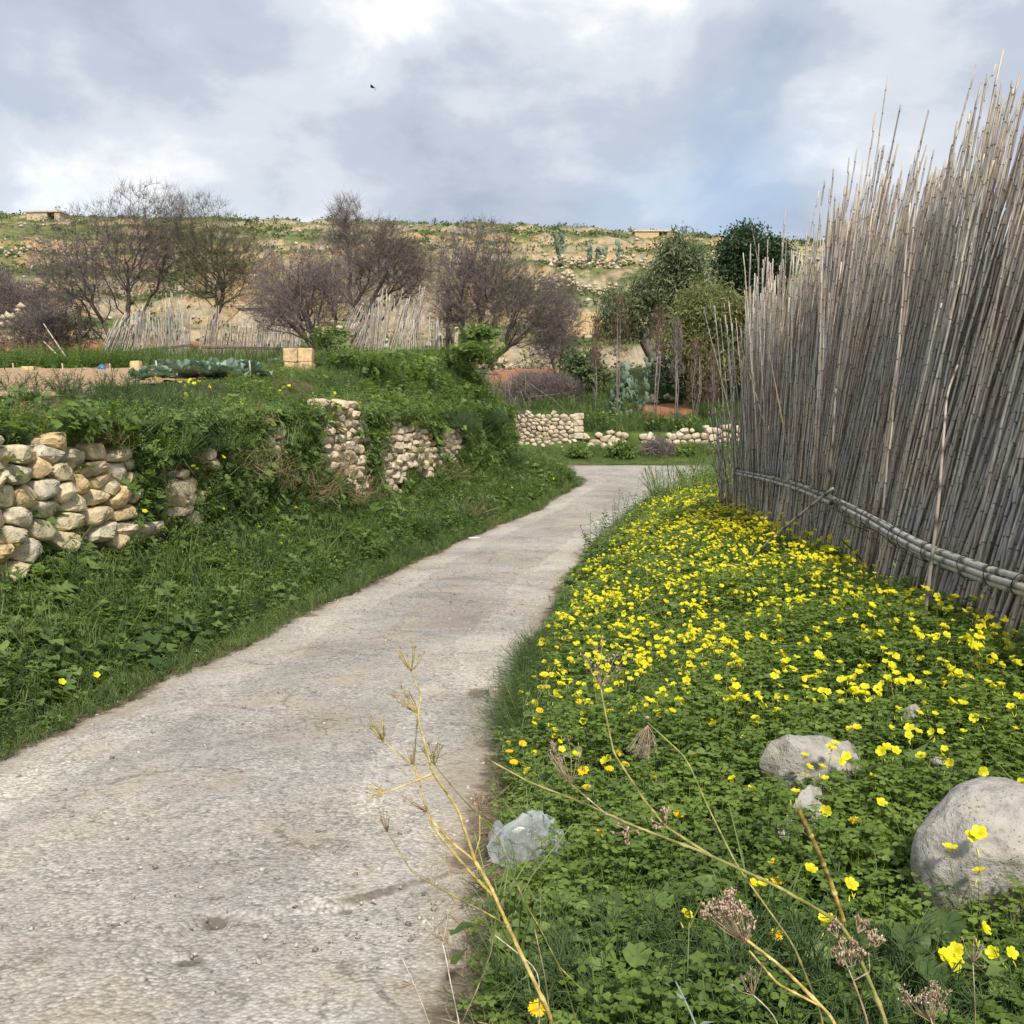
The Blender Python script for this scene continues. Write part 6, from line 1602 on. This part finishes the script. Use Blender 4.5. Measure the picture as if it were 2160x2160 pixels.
dlab = ["largest yellow dandelion like flower at the verge's lane side", "yellow dandelion flower right of the largest one", "yellow dandelion flower behind the bent fennel stem", "yellow dandelion flower just below the largest one", "yellow dandelion flower seen edge on in the middle of the weeds", "yellow dandelion flower left of the pale rock slab", "yellow dandelion flower right of the plastic bag", "small yellow dandelion flower above the largest one", "yellow dandelion flower in the upper group near the long grass", "yellow dandelion flower standing over the lane edge", "leftmost yellow dandelion flower beside the lane", "flat yellow dandelion flower low in the long grass", "half closed dandelion flower right of the largest pair", "lowest of three dandelion flowers at the lane edge", "small partner of the upper dandelion group", "yellow dandelion flower under the long fennel stem", "yellow dandelion flower touching the long fennel stem", "yellow dandelion flower right of the brown seed head", "orange yellow dandelion flower right of the narrow rock slab", "yellow dandelion flower at the foot of the yellow fennel"]
for (u, v), lb in zip(dais, dlab):
    p = hit(u, v, .22); b_ = p + [rf.normal(0, .03), rf.normal(0, .03), 0]; b_[2] = g(b_[0], b_[1])
    t = thing("dandelion", lb, "flower", b_, None, "yellow dandelion flowers"); rel = p - b_
    V, F = tube(np.array([[0, 0, 0], rel * .5 + [.01, 0, .01], rel - [0, 0, .008]]), [.0022, .002, .0016], 5); obj("stalk", mesh_np("stalk", V, F, {"rnd": np.full(len(V), .5)}, True), M['stalk'], t)
    obj("flower_head", DM[rf.integers(3)], M['daisy'], t, loc=rel, rot=Euler((0, abs(rf.normal(.5, .2)), -1.4 + rf.normal(0, .4))), scale=rf.uniform(.9, 1.1) * (1.15 if lb.startswith("largest") else 1))
# scattered flowers on the left bank
bankf = [(130, 1440), (203, 1425), (463, 1153), (475, 1160), (545, 1112), (493, 1165), (305, 1080), (700, 1107), (760, 1070), (345, 1112), (592, 1145), (660, 1080), (624, 1072), (473, 1075), (416, 990), (408, 985), (340, 918), (362, 914), (375, 913), (508, 852), (200, 870), (190, 868), (228, 872), (835, 1078), (832, 1090), (795, 1080), (810, 1076), (690, 1112), (865, 948), (470, 965), (640, 880), (655, 895), (600, 912), (615, 905), (660, 860), (648, 885), (672, 872), (1010, 870), (1020, 880), (1030, 1000), (1045, 985), (1060, 1040), (1080, 1030), (1100, 1000), (1130, 1010), (1120, 985), (1150, 1000), (1168, 1010), (1088, 960), (1140, 975), (780, 830), (800, 845), (850, 800), (870, 795), (890, 800), (905, 797), (920, 803), (935, 806), (860, 825), (840, 835), (790, 865), (900, 870), (985, 830), (1000, 850), (380, 808), (395, 806), (410, 810), (402, 802), (388, 815), (420, 806), (440, 816), (392, 833), (385, 850), (330, 800), (570, 820), (590, 825), (610, 815), (720, 845), (705, 830), (760, 850)]
for (u, v) in bankf:
    d = ray(u, v); ys = np.arange(5, 30, .02); Pq = CAM + ys[:, None] * d
    surf = np.where(Pq[:, 0] > Wx(ys) - .0, Gf(Pq[:, 0], ys) + .28, Gf(Pq[:, 0], ys) + .22); kk = np.where((Pq[:, 2] < surf) | (Pq[:, 0] < Wx(ys) + .14) & (Pq[:, 2] < 1.45 + .022 * (ys - 8)))[0]
    if len(kk) == 0: continue
    p = Pq[kk[0]] - d * .18; lab = "small yellow wildflower low on the left verge" if v > 1040 else ("small yellow wildflower on the weedy brow of the left bank" if v < 900 else "small yellow wildflower on the overgrown face of the left bank")
    wh = ["above the near stone wall", "beside the feathery fennel hump", "left of the tall stone patch", "around the tall stone patch", "between the two larger stone patches", "above the broad stone patch", "near the bank's dark end", "by the bank's end at the bend"][int(np.searchsorted([300, 450, 600, 720, 800, 900, 1000], u))]
    lab = ("small yellow wildflower low on the verge " if v > 1040 else ("small yellow wildflower on the weedy brow " if v < 900 else "small yellow wildflower on the overgrown bank face ")) + wh
    o = obj("wildflower", SM_[rf.integers(5)], M['petal'], loc=p, rot=Euler((0, abs(rf.normal(.7, .3)), -.7 + rf.normal(0, .6))), scale=rf.uniform(.9, 1.3) * (1 + p[1] * .02)); tag(o, lab, "flower", "yellow wildflowers on the left bank")
for (u, v) in [(102, 882), (150, 886), (340, 845), (348, 848), (352, 843), (270, 853), (575, 1115), (432, 926), (35, 1150)]:
    p = at(u, v, 9.6 if u < 300 else 11.5); 
    d = ray(u, v); ys = np.arange(5, 30, .02); Pq = CAM + ys[:, None] * d; kk = np.where(Pq[:, 2] < np.where(Pq[:, 0] < Wx(ys) + .15, np.maximum(Gf(Pq[:, 0], ys) + .2, 1.3), Gf(Pq[:, 0], ys) + .3))[0]
    o = obj("white_wildflower", SM_[rf.integers(5)], M['white_petal'], loc=Pq[kk[0]], rot=Euler((0, .5, -.7)), scale=1.1); tag(o, "tiny white wildflower on the left bank", "flower", "white wildflowers on the left bank")
# ------------------------------------------------------------------ foreground: plastic bag
rg = np.random.default_rng(404)
import bmesh
def bag_mesh():
    bm = bmesh.new(); bmesh.ops.create_icosphere(bm, subdivisions=4, radius=1.0)
    V = np.array([v.co[:] for v in bm.verts]); F = np.array([[v.index for v in f.verts] for f in bm.faces]); bm.free()
    a = np.arctan2(V[:, 1], V[:, 0]); r_ = np.hypot(V[:, 0], V[:, 1])
    ridge = np.abs(fbm(a * 1.8 + V[:, 2], V[:, 2] * 1.6 + 4, 3, 4) - .5) * 2
    V = V * (1 - .62 * ridge[:, None]) ; V[:, 2] = np.where(V[:, 2] < -.25, -.25, V[:, 2])
    pull = ss(.2, 1.0, -V[:, 0]) ; V[:, 0] -= pull * .35; V[:, 1] *= 1 - .45 * pull; V[:, 2] *= 1 - .25 * pull
    V += (np.abs(fbm(V[:, 0] * 5, V[:, 1] * 5 + V[:, 2] * 4, 8, 3)[:, None] - .5) * 2 - .3) * .30 * np.array([[.6, .6, 1]])
    return V, F
V, F = bag_mesh()
mp_, nt, b = nmat("thin_plastic")
b.inputs["Base Color"].default_value = (.66, .70, .73, 1); b.inputs["Roughness"].default_value = .28; b.inputs["Specular IOR Level"].default_value = .6
tp = N(nt, "ShaderNodeBsdfTransparent"); tl_ = N(nt, "ShaderNodeBsdfTranslucent"); tl_.inputs["Color"].default_value = (.7, .75, .78, 1)
m1 = N(nt, "ShaderNodeMixShader"); m1.inputs[0].default_value = .4; nt.links.new(b.outputs[0], m1.inputs[1]); nt.links.new(tl_.outputs[0], m1.inputs[2])
nz = N(nt, "ShaderNodeTexNoise", Scale=7.0, Detail=4.0); nt.links.new(objco(nt), nz.inputs["Vector"])
m2 = N(nt, "ShaderNodeMixShader"); nt.links.new(ramp(nt, nz.outputs["Fac"], [(.35, .7), (.65, .3)]).outputs[0], m2.inputs[0]); nt.links.new(m1.outputs[0], m2.inputs[1]); nt.links.new(tp.outputs[0], m2.inputs[2])
nt.links.new(m2.outputs[0], nt.nodes["Material Output"].inputs["Surface"])
pb = hit(1128, 1822, .02)
t = thing("plastic_bag", "crumpled translucent plastic bag lying where the lane meets the verge", "plastic bag", (pb[0], pb[1] + .06, max(pb[2], g(pb[0], pb[1])) + .03), (0, 0, .1))
obj("bag_body", mesh_np("bag_body", V * [.14, .12, .15], F, None, True, 24), mp_, t)
q = np.linspace(0, 1, 9); hv = []
for i in q:
    for j in (-1, -.3, .4, 1): hv.append([-.10 - .075 * i, j * (.02 + .035 * math.sin(i * 2.5)) - .02 * i, .05 - .02 * i + .055 * math.sin(i * 2.6) + .014 * math.sin(j * 6 + i * 5)])
hf = []
for i in range(8):
    for j in range(3): a = i * 4 + j; hf += [(a, a + 1, a + 5), (a, a + 5, a + 4)]
obj("handle_flap", mesh_np("handle_flap", np.array(hv), np.array(hf), None, True), mp_, t)
pp = hit(1165, 1858, .02); V, F = rock(rg, 2); o = obj("paper_scrap", mesh_np("paper_scrap", V * [.05, .03, .02], F, None, True), M['stone'], loc=pp); tag(o, "pale stone chip under the dead stems below the plastic bag", "stone")
pp = hit(998, 1142, .0); V, F = rock(rg, 2, 8, .1); mw, nt, b = nmat("white_litter"); b.inputs["Base Color"].default_value = (.62, .66, .66, 1)
o = obj("litter_scrap", mesh_np("litter_scrap", V * [.20, .10, .05], F, None, True), mw, loc=pp + [0, 0, .03]); tag(o, "flat white scrap of litter at the left edge of the far lane", "litter")

# ------------------------------------------------------------------ foreground: dry fennel and umbels
def smooth_path(P, n=40):
    P = np.asarray(P, float); d = np.concatenate([[0], np.cumsum(np.linalg.norm(np.diff(P, axis=0), axis=1))]); t_ = np.linspace(0, d[-1], n); Q = np.stack([np.interp(t_, d, P[:, k]) for k in range(3)], 1)
    for _ in range(3): Q[1:-1] = .25 * Q[:-2] + .5 * Q[1:-1] + .25 * Q[2:]
    return Q
def stem_part(name, px, r0, r1_, mat, parent, tone=(.3, .6), joints=True):
    """px: list of (u, v, distance)"""
    P = np.array([at(*q) if len(q) == 3 else np.array(q[:3]) for q in px]); Q = smooth_path(P, 12 * len(px)); n = len(Q); rad = np.linspace(r0, r1_, n)
    tn = np.linspace(tone[0], tone[1], n)
    if joints:
        for k in range(12, n - 3, 12): rad[k] *= 1.45; tn[k] = .98
    rad = rad * (1 + rg.normal(0, .04, n))
    V, F = tube(Q - np.array(parent.location), rad, 7)
    return obj(name, mesh_np(name, V, F, {"rnd": np.repeat(tn, 7)}, True), mat, parent)
def umbel(parent, c, axis_, nray, L, spread, mat, seeds=0, seed_size=.0035, seedmat=None, ray_r=.0007):
    """rays fanning from the point c; seeds > 0 puts that many seeds at each ray end"""
    axis_ = np.asarray(axis_, float); axis_ /= np.linalg.norm(axis_); c = np.asarray(c) - np.array(parent.location)
    G = Geo(); S = Geo(); d = axis_ + rg.normal(0, spread, (nray, 3)); d /= np.linalg.norm(d, axis=1)[:, None]; LL = L * rg.uniform(.65, 1.1, nray)
    mid = c + d * LL[:, None] * .55 + rg.normal(0, .003, (nray, 3)); e = mid + (d * .8 + axis_ * .35) * LL[:, None] * .45
    V, F = prisms(np.repeat(c[None], nray, 0), mid, ray_r * 1.3, ray_r, 4); G.add(V, F, .5); V, F = prisms(mid, e, ray_r, ray_r * .7, 4); G.add(V, F, .6)
    k = 7
    f0 = np.repeat(e, k, 0); fd = np.repeat(d, k, 0) + rg.normal(0, .55, (nray * k, 3)); fd /= np.linalg.norm(fd, axis=1)[:, None]; f1 = f0 + fd * L * .16
    V, F = prisms(f0, f1, ray_r * .6, ray_r * .4, 3); G.add(V, F, .7)
    G.build("umbel", mat, parent)
    if seeds:
        sv = np.array([[0, 0, -1], [.42, 0, 0], [0, .42, 0], [-.42, 0, 0], [0, -.42, 0], [0, 0, 1.0]]); sf = np.array([[0, 2, 1], [0, 3, 2], [0, 4, 3], [0, 1, 4], [5, 1, 2], [5, 2, 3], [5, 3, 4], [5, 4, 1]])
        n = nray * seeds; p0 = np.repeat(e, seeds, 0) + rg.normal(0, L * .075, (n, 3)) + np.repeat(d, seeds, 0) * L * .05
        scatter(S, (sv, sf, np.full(6, .5)), p0, seed_size * rg.uniform(.8, 1.3, n), .8, rnd=rg.uniform(-.4, .5, n)); S.build("seed_head", seedmat or M['seed'], parent)["kind"] = "stuff"
def fennel(name, label, base, parts):
    t = thing(name, label, "dry plant", base); t["group"] = "dry umbel plants in the foreground"; return t
D = 1.85
bz = np.array([.12, 1.75, g(.12, 1.75)])
f1 = fennel("dry_fennel", "branching bright yellow dry fennel standing in front of the lane", bz, None)
tip = lambda *q: at(*q)
def path3(base, rest): return [base] + [at(*q) for q in rest]
def stem_world(name, P, r0, r1_, mat, parent, tone=(.3, .6)):
    r0, r1_ = r0 * .8, r1_ * .8
    Q = smooth_path(np.array(P), 12 * len(P)); n = len(Q); rad = np.linspace(r0, r1_, n); tn = np.linspace(tone[0], tone[1], n) + (vnoise(np.arange(n) * .35, np.full(n, rg.random() * 9), 4) - .5) * .8
    for k in range(12, n - 3, 12): rad[k] *= 1.4; tn[k] = .98
    V, F = tube(Q - np.array(parent.location), rad, 7); return obj(name, mesh_np(name, V, F, {"rnd": np.repeat(np.clip(tn, 0, 1), 7)}, True), mat, parent)
Y_, G_ = M['fennel_stem'], M['fennel_green']
stem_world("stem", path3(bz, [(1164, 2147, 1.76), (1135, 2087, 1.77), (1071, 1953, 1.80), (1035, 1869, 1.82), (1002, 1816, 1.84)]), .0058, .0042, Y_, f1, (.3, .6))
stem_world("branch", path3(at(1002, 1816, 1.84), [(966, 1707, 1.86), (913, 1630, 1.88), (881, 1513, 1.91), (889, 1469, 1.92), (867, 1416, 1.94)]), .0040, .0015, Y_, f1, (.6, .8))
stem_world("branch", path3(at(1002, 1816, 1.84), [(954, 1778, 1.86), (907, 1727, 1.88), (881, 1638, 1.90), (870, 1612, 1.9), (808, 1564, 1.93)]), .0034, .0014, Y_, f1, (.6, .7))
stem_world("branch", path3(at(1039, 1889, 1.82), [(990, 1838, 1.8), (954, 1796, 1.8), (909, 1739, 1.82), (900, 1700, 1.83)]), .0036, .002, Y_, f1, (.5, .8))
stem_world("branch", path3(at(913, 1632, 1.88), [(870, 1650, 1.86), (812, 1673, 1.84)]), .0024, .0014, Y_, f1, (.7, .9))
stem_world("branch", path3(at(1071, 1953, 1.8), [(1039, 1933, 1.78), (962, 1893, 1.76), (869, 1840, 1.75), (817, 1755, 1.74)]), .0024, .001, G_, f1, (.5, .9))
stem_world("branch", path3(at(881, 1513, 1.91), [(876, 1570, 1.9), (872, 1620, 1.9)]), .0018, .0014, G_, f1, (.5, .7))
stem_world("branch", path3(at(1000, 1810, 1.84), [(1012, 1770, 1.85), (1012, 1720, 1.86)]), .0018, .0012, Y_, f1, (.6, .8))
for (u, v, d_, L, n_, ax) in [(867, 1416, 1.94, .045, 12, (-.2, 0, 1)), (881, 1505, 1.91, .05, 12, (-.5, 0, .8)), (808, 1564, 1.93, .04, 14, (-.5, 0, .8)), (812, 1673, 1.84, .03, 12, (-1, 0, .1)), (817, 1755, 1.74, .035, 8, (-.1, 0, 1)), (900, 1712, 1.83, .05, 10, (-1, 0, .4)), (870, 1612, 1.9, .03, 8, (-.3, 0, 1)), (1012, 1710, 1.86, .03, 10, (0, 0, 1)), (913, 1600, 1.88, .035, 8, (.3, 0, 1))]:
    umbel(f1, at(u, v, d_), ax, n_, L, .38, M['dry_stem'] if n_ < 11 else Y_)
bz2 = np.array([.24, 1.95, g(.24, 1.95)])
f2 = fennel("green_fennel", "thin dark green fennel stem slanting behind the yellow dry fennel", bz2, None)
stem_world("stem", path3(bz2, [(1184, 2046, 2.0), (1103, 1897, 2.05), (1051, 1764, 2.1), (970, 1679, 2.15), (917, 1614, 2.2)]), .0032, .0012, G_, f2, (.1, .4))
stem_world("branch", path3(at(1103, 1897, 2.05), [(1140, 1960, 2.02), (1180, 2040, 2.0), (1230, 2090, 1.98)]), .002, .0014, G_, f2, (.3, .5))
umbel(f2, at(917, 1614, 2.2), (-.4, 0, 1), 9, .05, .4, G_)
# the long stem across the right foreground
bz3 = np.array([.66, 1.6, g(.66, 1.6)])
f3 = fennel("dry_fennel", "long olive dry fennel stem leaning left across the right foreground", bz3, None)
stem_world("stem", path3(bz3, [(1871, 2159, 1.62), (1812, 2016, 1.66), (1775, 1948, 1.70), (1642, 1871, 1.75), (1486, 1799, 1.80), (1326, 1738, 1.86), (1217, 1688, 1.90), (1118, 1651, 1.94), (1028, 1601, 1.98)]), .0062, .0020, G_, f3, (.5, .95))
stem_world("cut_branch", path3(at(1780, 1945, 1.70), [(1752, 1860, 1.70), (1716, 1774, 1.70), (1685, 1709, 1.70)]), .0052, .0046, Y_, f3, (.2, .0))
stem_world("branch", path3(at(1497, 1803, 1.8), [(1404, 1744, 1.85), (1357, 1685, 1.88), (1295, 1589, 1.92), (1280, 1520, 1.94), (1267, 1449, 1.96)]), .0034, .0018, G_, f3, (.7, 1.0))
umbel(f3, at(1267, 1449, 1.96), (.1, 0, 1), 9, .075, .5, M['dry_stem'], 3, .0035)
stem_world("branch", path3(at(1326, 1738, 1.86), [(1280, 1718, 1.87), (1205, 1655, 1.88)]), .0022, .0014, M['dry_stem'], f3, (.3, .6))
umbel(f3, at(1205, 1655, 1.88), (-.35, 0, 1), 14, .07, .35, M['dry_stem'], 2, .003)
umbel(f3, at(1404, 1744, 1.85), (-.6, 0, .6), 8, .03, .6, M['dry_stem'], 5, .0045)
umbel(f3, at(1326, 1755, 1.85), (-.6, 0, -.1), 6, .025, .6, M['dry_stem'], 5, .0045)
bz4 = np.array([.56, 1.62, g(.56, 1.62)])
f4 = fennel("dry_fennel", "yellow fennel stem carrying a dense brown seed head", bz4, None)
stem_world("stem", path3(bz4, [(1766, 2156, 1.62), (1735, 2125, 1.63), (1650, 2040, 1.65), (1570, 1979, 1.67)]), .0044, .0034, Y_, f4, (.2, .7))
stem_world("branch", path3(at(1735, 2125, 1.63), [(1640, 2075, 1.64), (1580, 2005, 1.66)]), .0026, .0022, Y_, f4, (.5, .6))
umbel(f4, at(1572, 1990, 1.67), (-.42, .2, .8), 30, .070, .42, M['dry_stem'], 12, .0042)
bz5 = np.array([.50, 1.62, g(.50, 1.62)])
f5 = fennel("green_fennel", "slim green fennel stem rising behind the brown seed head", bz5, None)
stem_world("stem", path3(bz5, [(1738, 2159, 1.66), (1716, 2097, 1.68), (1673, 1992, 1.72), (1555, 1827, 1.8), (1540, 1797, 1.8), (1497, 1710, 1.85), (1447, 1598, 1.9), (1366, 1524, 1.95)]), .0036, .0014, G_, f5, (.3, 1.0))
umbel(f5, at(1366, 1530, 1.95), (-.2, 0, -.9), 46, .055, .30, M['dry_stem'], 0, ray_r=.0006)
bz6 = np.array([.60, 1.52, g(.60, 1.52)])
f6 = fennel("dry_carrot", "dark dry stem with clusters of pale pinkish seed heads", bz6, None)
stem_world("stem", path3(bz6, [(1834, 2159, 1.55), (1800, 2069, 1.56)]), .003, .002, M['dry_stem'], f6, (.0, .3))
for (u, v) in [(1797, 2040), (1770, 2035), (1815, 2030), (1790, 2015)]: umbel(f6, at(u, v, 1.56), (0, .1, 1), 6, .022, .4, M['dry_stem'], 9, .0042, M['dry_stem'])
stem_world("branch", path3(at(1800, 2069, 1.56), [(1835, 2050, 1.55), (1832, 2010, 1.55)]), .0014, .001, M['dry_stem'], f6, (.4, .8))
stem_world("branch", path3(at(1800, 2069, 1.56), [(1780, 2020, 1.58), (1768, 1985, 1.6)]), .0014, .001, M['dry_stem'], f6, (.4, .8))
for (u, v) in [(1832, 2000), (1845, 1998), (1810, 1968), (1766, 1978)]: umbel(f6, at(u, v, 1.56), (0, .1, 1), 5, .02, .4, M['dry_stem'], 9, .0042, M['dry_stem'])
bz7 = np.array([.70, 1.5, g(.70, 1.5)])
f7 = fennel("dry_carrot", "brown bowl shaped dry umbel at the lower right corner", bz7, None)
stem_world("stem", path3(bz7, [(1975, 2170, 1.55), (1960, 2140, 1.56)]), .002, .0016, M['dry_stem'], f7, (.3, .5))
umbel(f7, at(1962, 2155, 1.56), (-.05, .1, 1), 22, .05, .42, M['dry_stem'], 7, .0036, M['dry_stem'])
bz8 = np.array([.80, 1.75, g(.80, 1.75)])
f8 = fennel("dry_carrot", "thin brown stem ending in a forked bare umbel by the corner flowers", bz8, None)
stem_world("stem", path3(bz8, [(2058, 2160, 1.8), (2055, 2080, 1.82), (2052, 2030, 1.84)]), .0018, .0012, M['dry_stem'], f8, (.1, .5))
umbel(f8, at(2052, 2030, 1.84), (0, 0, 1), 9, .04, .55, M['dry_stem'], 1, .002)
bz9 = np.array([.36, 1.55, g(.36, 1.55)])
f9 = fennel("dry_carrot", "thin orange stem ending in a pale star shaped bare umbel", bz9, None)
stem_world("stem", path3(bz9, [(1648, 2160, 1.6), (1615, 2120, 1.62), (1590, 2100, 1.63)]), .0018, .0012, M['dry_stem'], f9, (.2, .8))
umbel(f9, at(1588, 2100, 1.63), (-.1, 0, 1), 8, .045, .6, M['dry_stem'], 1, .002)
# white dry sticks at the bottom of the lane edge
for (lb, pts, r0) in [("straight bleached dry stick leaning left at the lane's bottom edge", [(912, 2175, 1.75), (880, 2090, 1.78), (845, 2014, 1.82)], .0022),
                      ("bleached dry stem forking into two thin rays near the bottom", [(970, 2165, 1.75), (950, 2070, 1.78), (934, 1986, 1.82), (910, 1955, 1.83), (881, 1917, 1.85)], .0022),
                      ("short pale stick crossing the base of the yellow fennel", [(1138, 2046, 1.78), (1085, 2005, 1.79), (1043, 1972, 1.80)], .0022),
                      ("thin brown stem slanting up from the bottom to the fennel base", [(968, 2170, 1.8), (1010, 2080, 1.82), (1041, 1995, 1.84), (1037, 1940, 1.85)], .0016),
                      ("thin rusty stem beside the yellow fennel base", [(1160, 2140, 1.8), (1150, 2060, 1.82), (1128, 1960, 1.86)], .0016)]:
    P = [at(*q) for q in pts]; b0 = P[0].copy(); b0[2] = max(g(b0[0], b0[1]), float(zr(b0[1]))); b0[1] += .02; 
    t = thing("dry_stick", lb, "dry stem", b0, None, "dry stems at the lane edge"); stem_world("stem", [b0] + P, r0, r0 * .5, M['dry_stem'], t, (.7, 1.0) if "pale" in lb or "bleached" in lb else (.0, .3))
    if "forking" in lb: stem_world("ray", [at(934, 1986, 1.82), at(941, 1955, 1.83), at(946, 1921, 1.84)], .0012, .0007, M['dry_stem'], t, (.8, 1)); umbel(t, at(934, 1984, 1.82), (.1, 0, 1), 6, .03, .6, M['dry_stem'])
    if "straight" in lb: umbel(t, at(868, 2075, 1.8), (-1, 0, .1), 7, .04, .3, M['dry_stem'])
# tall thin green stems among the flowers
for (lb, pts) in [("tall green stem arching left over the flower verge", [(1478, 1475), (1440, 1400), (1405, 1320), (1392, 1290)]), ("tall straight weed stem in the middle of the verge", [(1530, 1640), (1527, 1540), (1533, 1440), (1532, 1400)]), ("thin straight weed stem near the tilted cane", [(1510, 1430), (1512, 1360), (1512, 1300)])]:
    b0 = hit(*pts[0], .05); P = [b0 + [0, 0, -.1]] + [at(u, v, b0[1] - .02 * k) for k, (u, v) in enumerate(pts)]
    t = thing("tall_weed", lb, "weed", b0 + [0, 0, -.1]); stem_world("stem", P, .004, .002, G_, t, (.2, .6)); umbel(t, P[-1], (-.2, 0, 1), 10, .04, .5, G_)
    V, F = leaf(.10, .03, .3, .3); obj("leaf", mesh_np("leaf", rot(V, 2.6, .6), F, {"rnd": np.full(5, .6)}), M['bank'], t, loc=(P[2] + P[1]) / 2 - b0 - [0, 0, -.1])
# broad dark leaves by the big boulder
def big_leaf(r, s):
    k = 19; an = np.linspace(.1, 6.283 - .1, k); rr = s * (1 + .10 * np.abs(np.cos(an * 3.5)) - .05); V = [[0, 0, 0]]; F = []
    for q, zz in ((.5, .14), (1.0, .20)):
        for a_, r_ in zip(an, rr): V.append([math.cos(a_) * r_ * q, math.sin(a_) * r_ * q, zz * s * (1 + 1.1 * math.cos(a_ * 7) + .8 * math.cos(a_ * 2 + 1)) + r.normal(0, .02 * s)])
    for j in range(k - 1):
        F += [(0, 1 + j, 2 + j), (1 + j, 1 + k + j, 2 + k + j), (1 + j, 2 + k + j, 2 + j)]
    return np.array(V), np.array(F)
for (lb, lv) in [("broad dark green mallow leaves below the large right boulder", [(1995, 1955, .048, -.3), (1918, 1985, .046, .9), (1965, 2045, .036, .2)]), ("bright green mallow leaves left of the brown seed head", [(1345, 2015, .036, .2), (1480, 2030, .030, -.2), (1400, 1900, .030, .4)])]:
    c = hit(lv[0][0], lv[0][1], .22); b0 = np.array([c[0], c[1] + .05, g(c[0], c[1] + .05)]); t = thing("mallow_plant", lb, "plant", b0)
    for (u, v, s, yw) in lv:
        p = hit(u, v, .24); V, F = big_leaf(rg, s); obj("leaf", mesh_np("leaf", V, F, {"rnd": np.full(len(V), .12 if "dark" in lb else .45) + (vnoise(V[:, 0] * 90, V[:, 1] * 90, 3) - .5) * .25}, True), M['bank'], t, loc=p - b0, rot=Euler((.35, -.25, yw)))
        V, F = tube(np.array([[0, 0, 0], (p - b0) * [.6, .6, .7], p - b0]), [.003, .0025, .002], 5); obj("leaf_stalk", mesh_np("leaf_stalk", V, F, {"rnd": np.full(len(V), .5)}, True), M['stalk'], t)
# pale thistle sprig at the bottom edge
b0 = np.array([.28, 1.62, g(.28, 1.62)]); t = thing("thistle_sprig", "pale blue green spiky thistle sprig at the bottom edge", "thistle", b0)
P = [b0, at(1480, 2190, 1.62), at(1450, 2120, 1.66), at(1425, 2070, 1.7)]; stem_world("stem", P, .004, .002, M['bluegreen'], t, (.9, 1)); Q = smooth_path(np.array(P), 40) - b0
for i in range(16):
    p = Q[int(20 + i * 1.15)]; V, F = leaf(.035, .009, .1, .3); obj("leaf", mesh_np("leaf", rot(V, i * 2.4, .5), F, {"rnd": np.full(5, .9)}), M['bluegreen'], t, loc=p)
# round leafy bushes on the far side of the bend
def bush(label, u, v, Y, w, h, mat, n, size, seed, name="weed_bush", dry=False):
    r = np.random.default_rng(seed); x = (u - 1080) / 2160 * Y; b0 = np.array([x, Y, g(x, Y)]); t = thing(name, label, "bush", b0, None, "bushes beyond the bend")
    G = Geo()
    if dry:
        a = r.uniform(0, 6.283, n); rad = w * np.sqrt(r.random(n)); p0 = np.stack([np.cos(a) * rad, np.sin(a) * rad * .7, h * r.random(n) * (1 - rad / w * .6)], 1); d = r.normal(0, 1, (n, 3)); d /= np.linalg.norm(d, axis=1)[:, None]
        V, F = prisms(p0, p0 + d * .35, .008, .004); G.add(V, F, np.repeat(r.random(n), 6)); G.build("twig_mass", mat, t)
    else:
        for k in range(6): leaf_ball(G, np.array([r.normal(0, w * .35), r.normal(0, w * .25), r.uniform(0, h * .25)]), w * r.uniform(.5, .75), n // 6, size, r, .45 + r.normal(0, .1), h / w)
        G.build("foliage", mat, t)
    V, F = tube(np.array([[0, 0, -.1], [0, 0, h * .4]]), [.03, .02], 5); obj("stem", mesh_np("stem", V, F, {"rnd": np.full(len(V), .4)}), M['bark'], t)
bush("dark green rounded bush at the far lane edge by the dead heap", 1322, 985, 37.6, .62, .75, M['dark_tree'] if False else M['bank'], 900, .11, 1)
bush("bright green bush below the square ended rubble wall", 1225, 985, 37.2, .55, .6, M['bank'], 700, .10, 2)
bush("grey brown heap of dead twigs in front of the tumbled wall", 1388, 975, 38.2, .55, .85, M['twig_purple'], 900, .1, 3, "dead_twig_heap", True)
bush("green bush right of the dead twig heap", 1455, 975, 38.2, .75, .55, M['bank'], 800, .10, 4)
bush("green bush nearest the reed fence end beyond the lane", 1525, 975, 38.2, .6, .6, M['bank'], 700, .10, 5)
bush("low green bush left of the square ended wall's foot", 1130, 965, 36.8, .5, .5, M['bank'], 500, .10, 6)
bush("green bush growing behind the rubble wall's square end", 1265, 880, 41.5, .7, 1.0, M['bank'], 800, .12, 7)
bush("green bush behind the low wall below the pale saplings", 1410, 905, 41.3, .9, .7, M['bank'], 900, .12, 8)
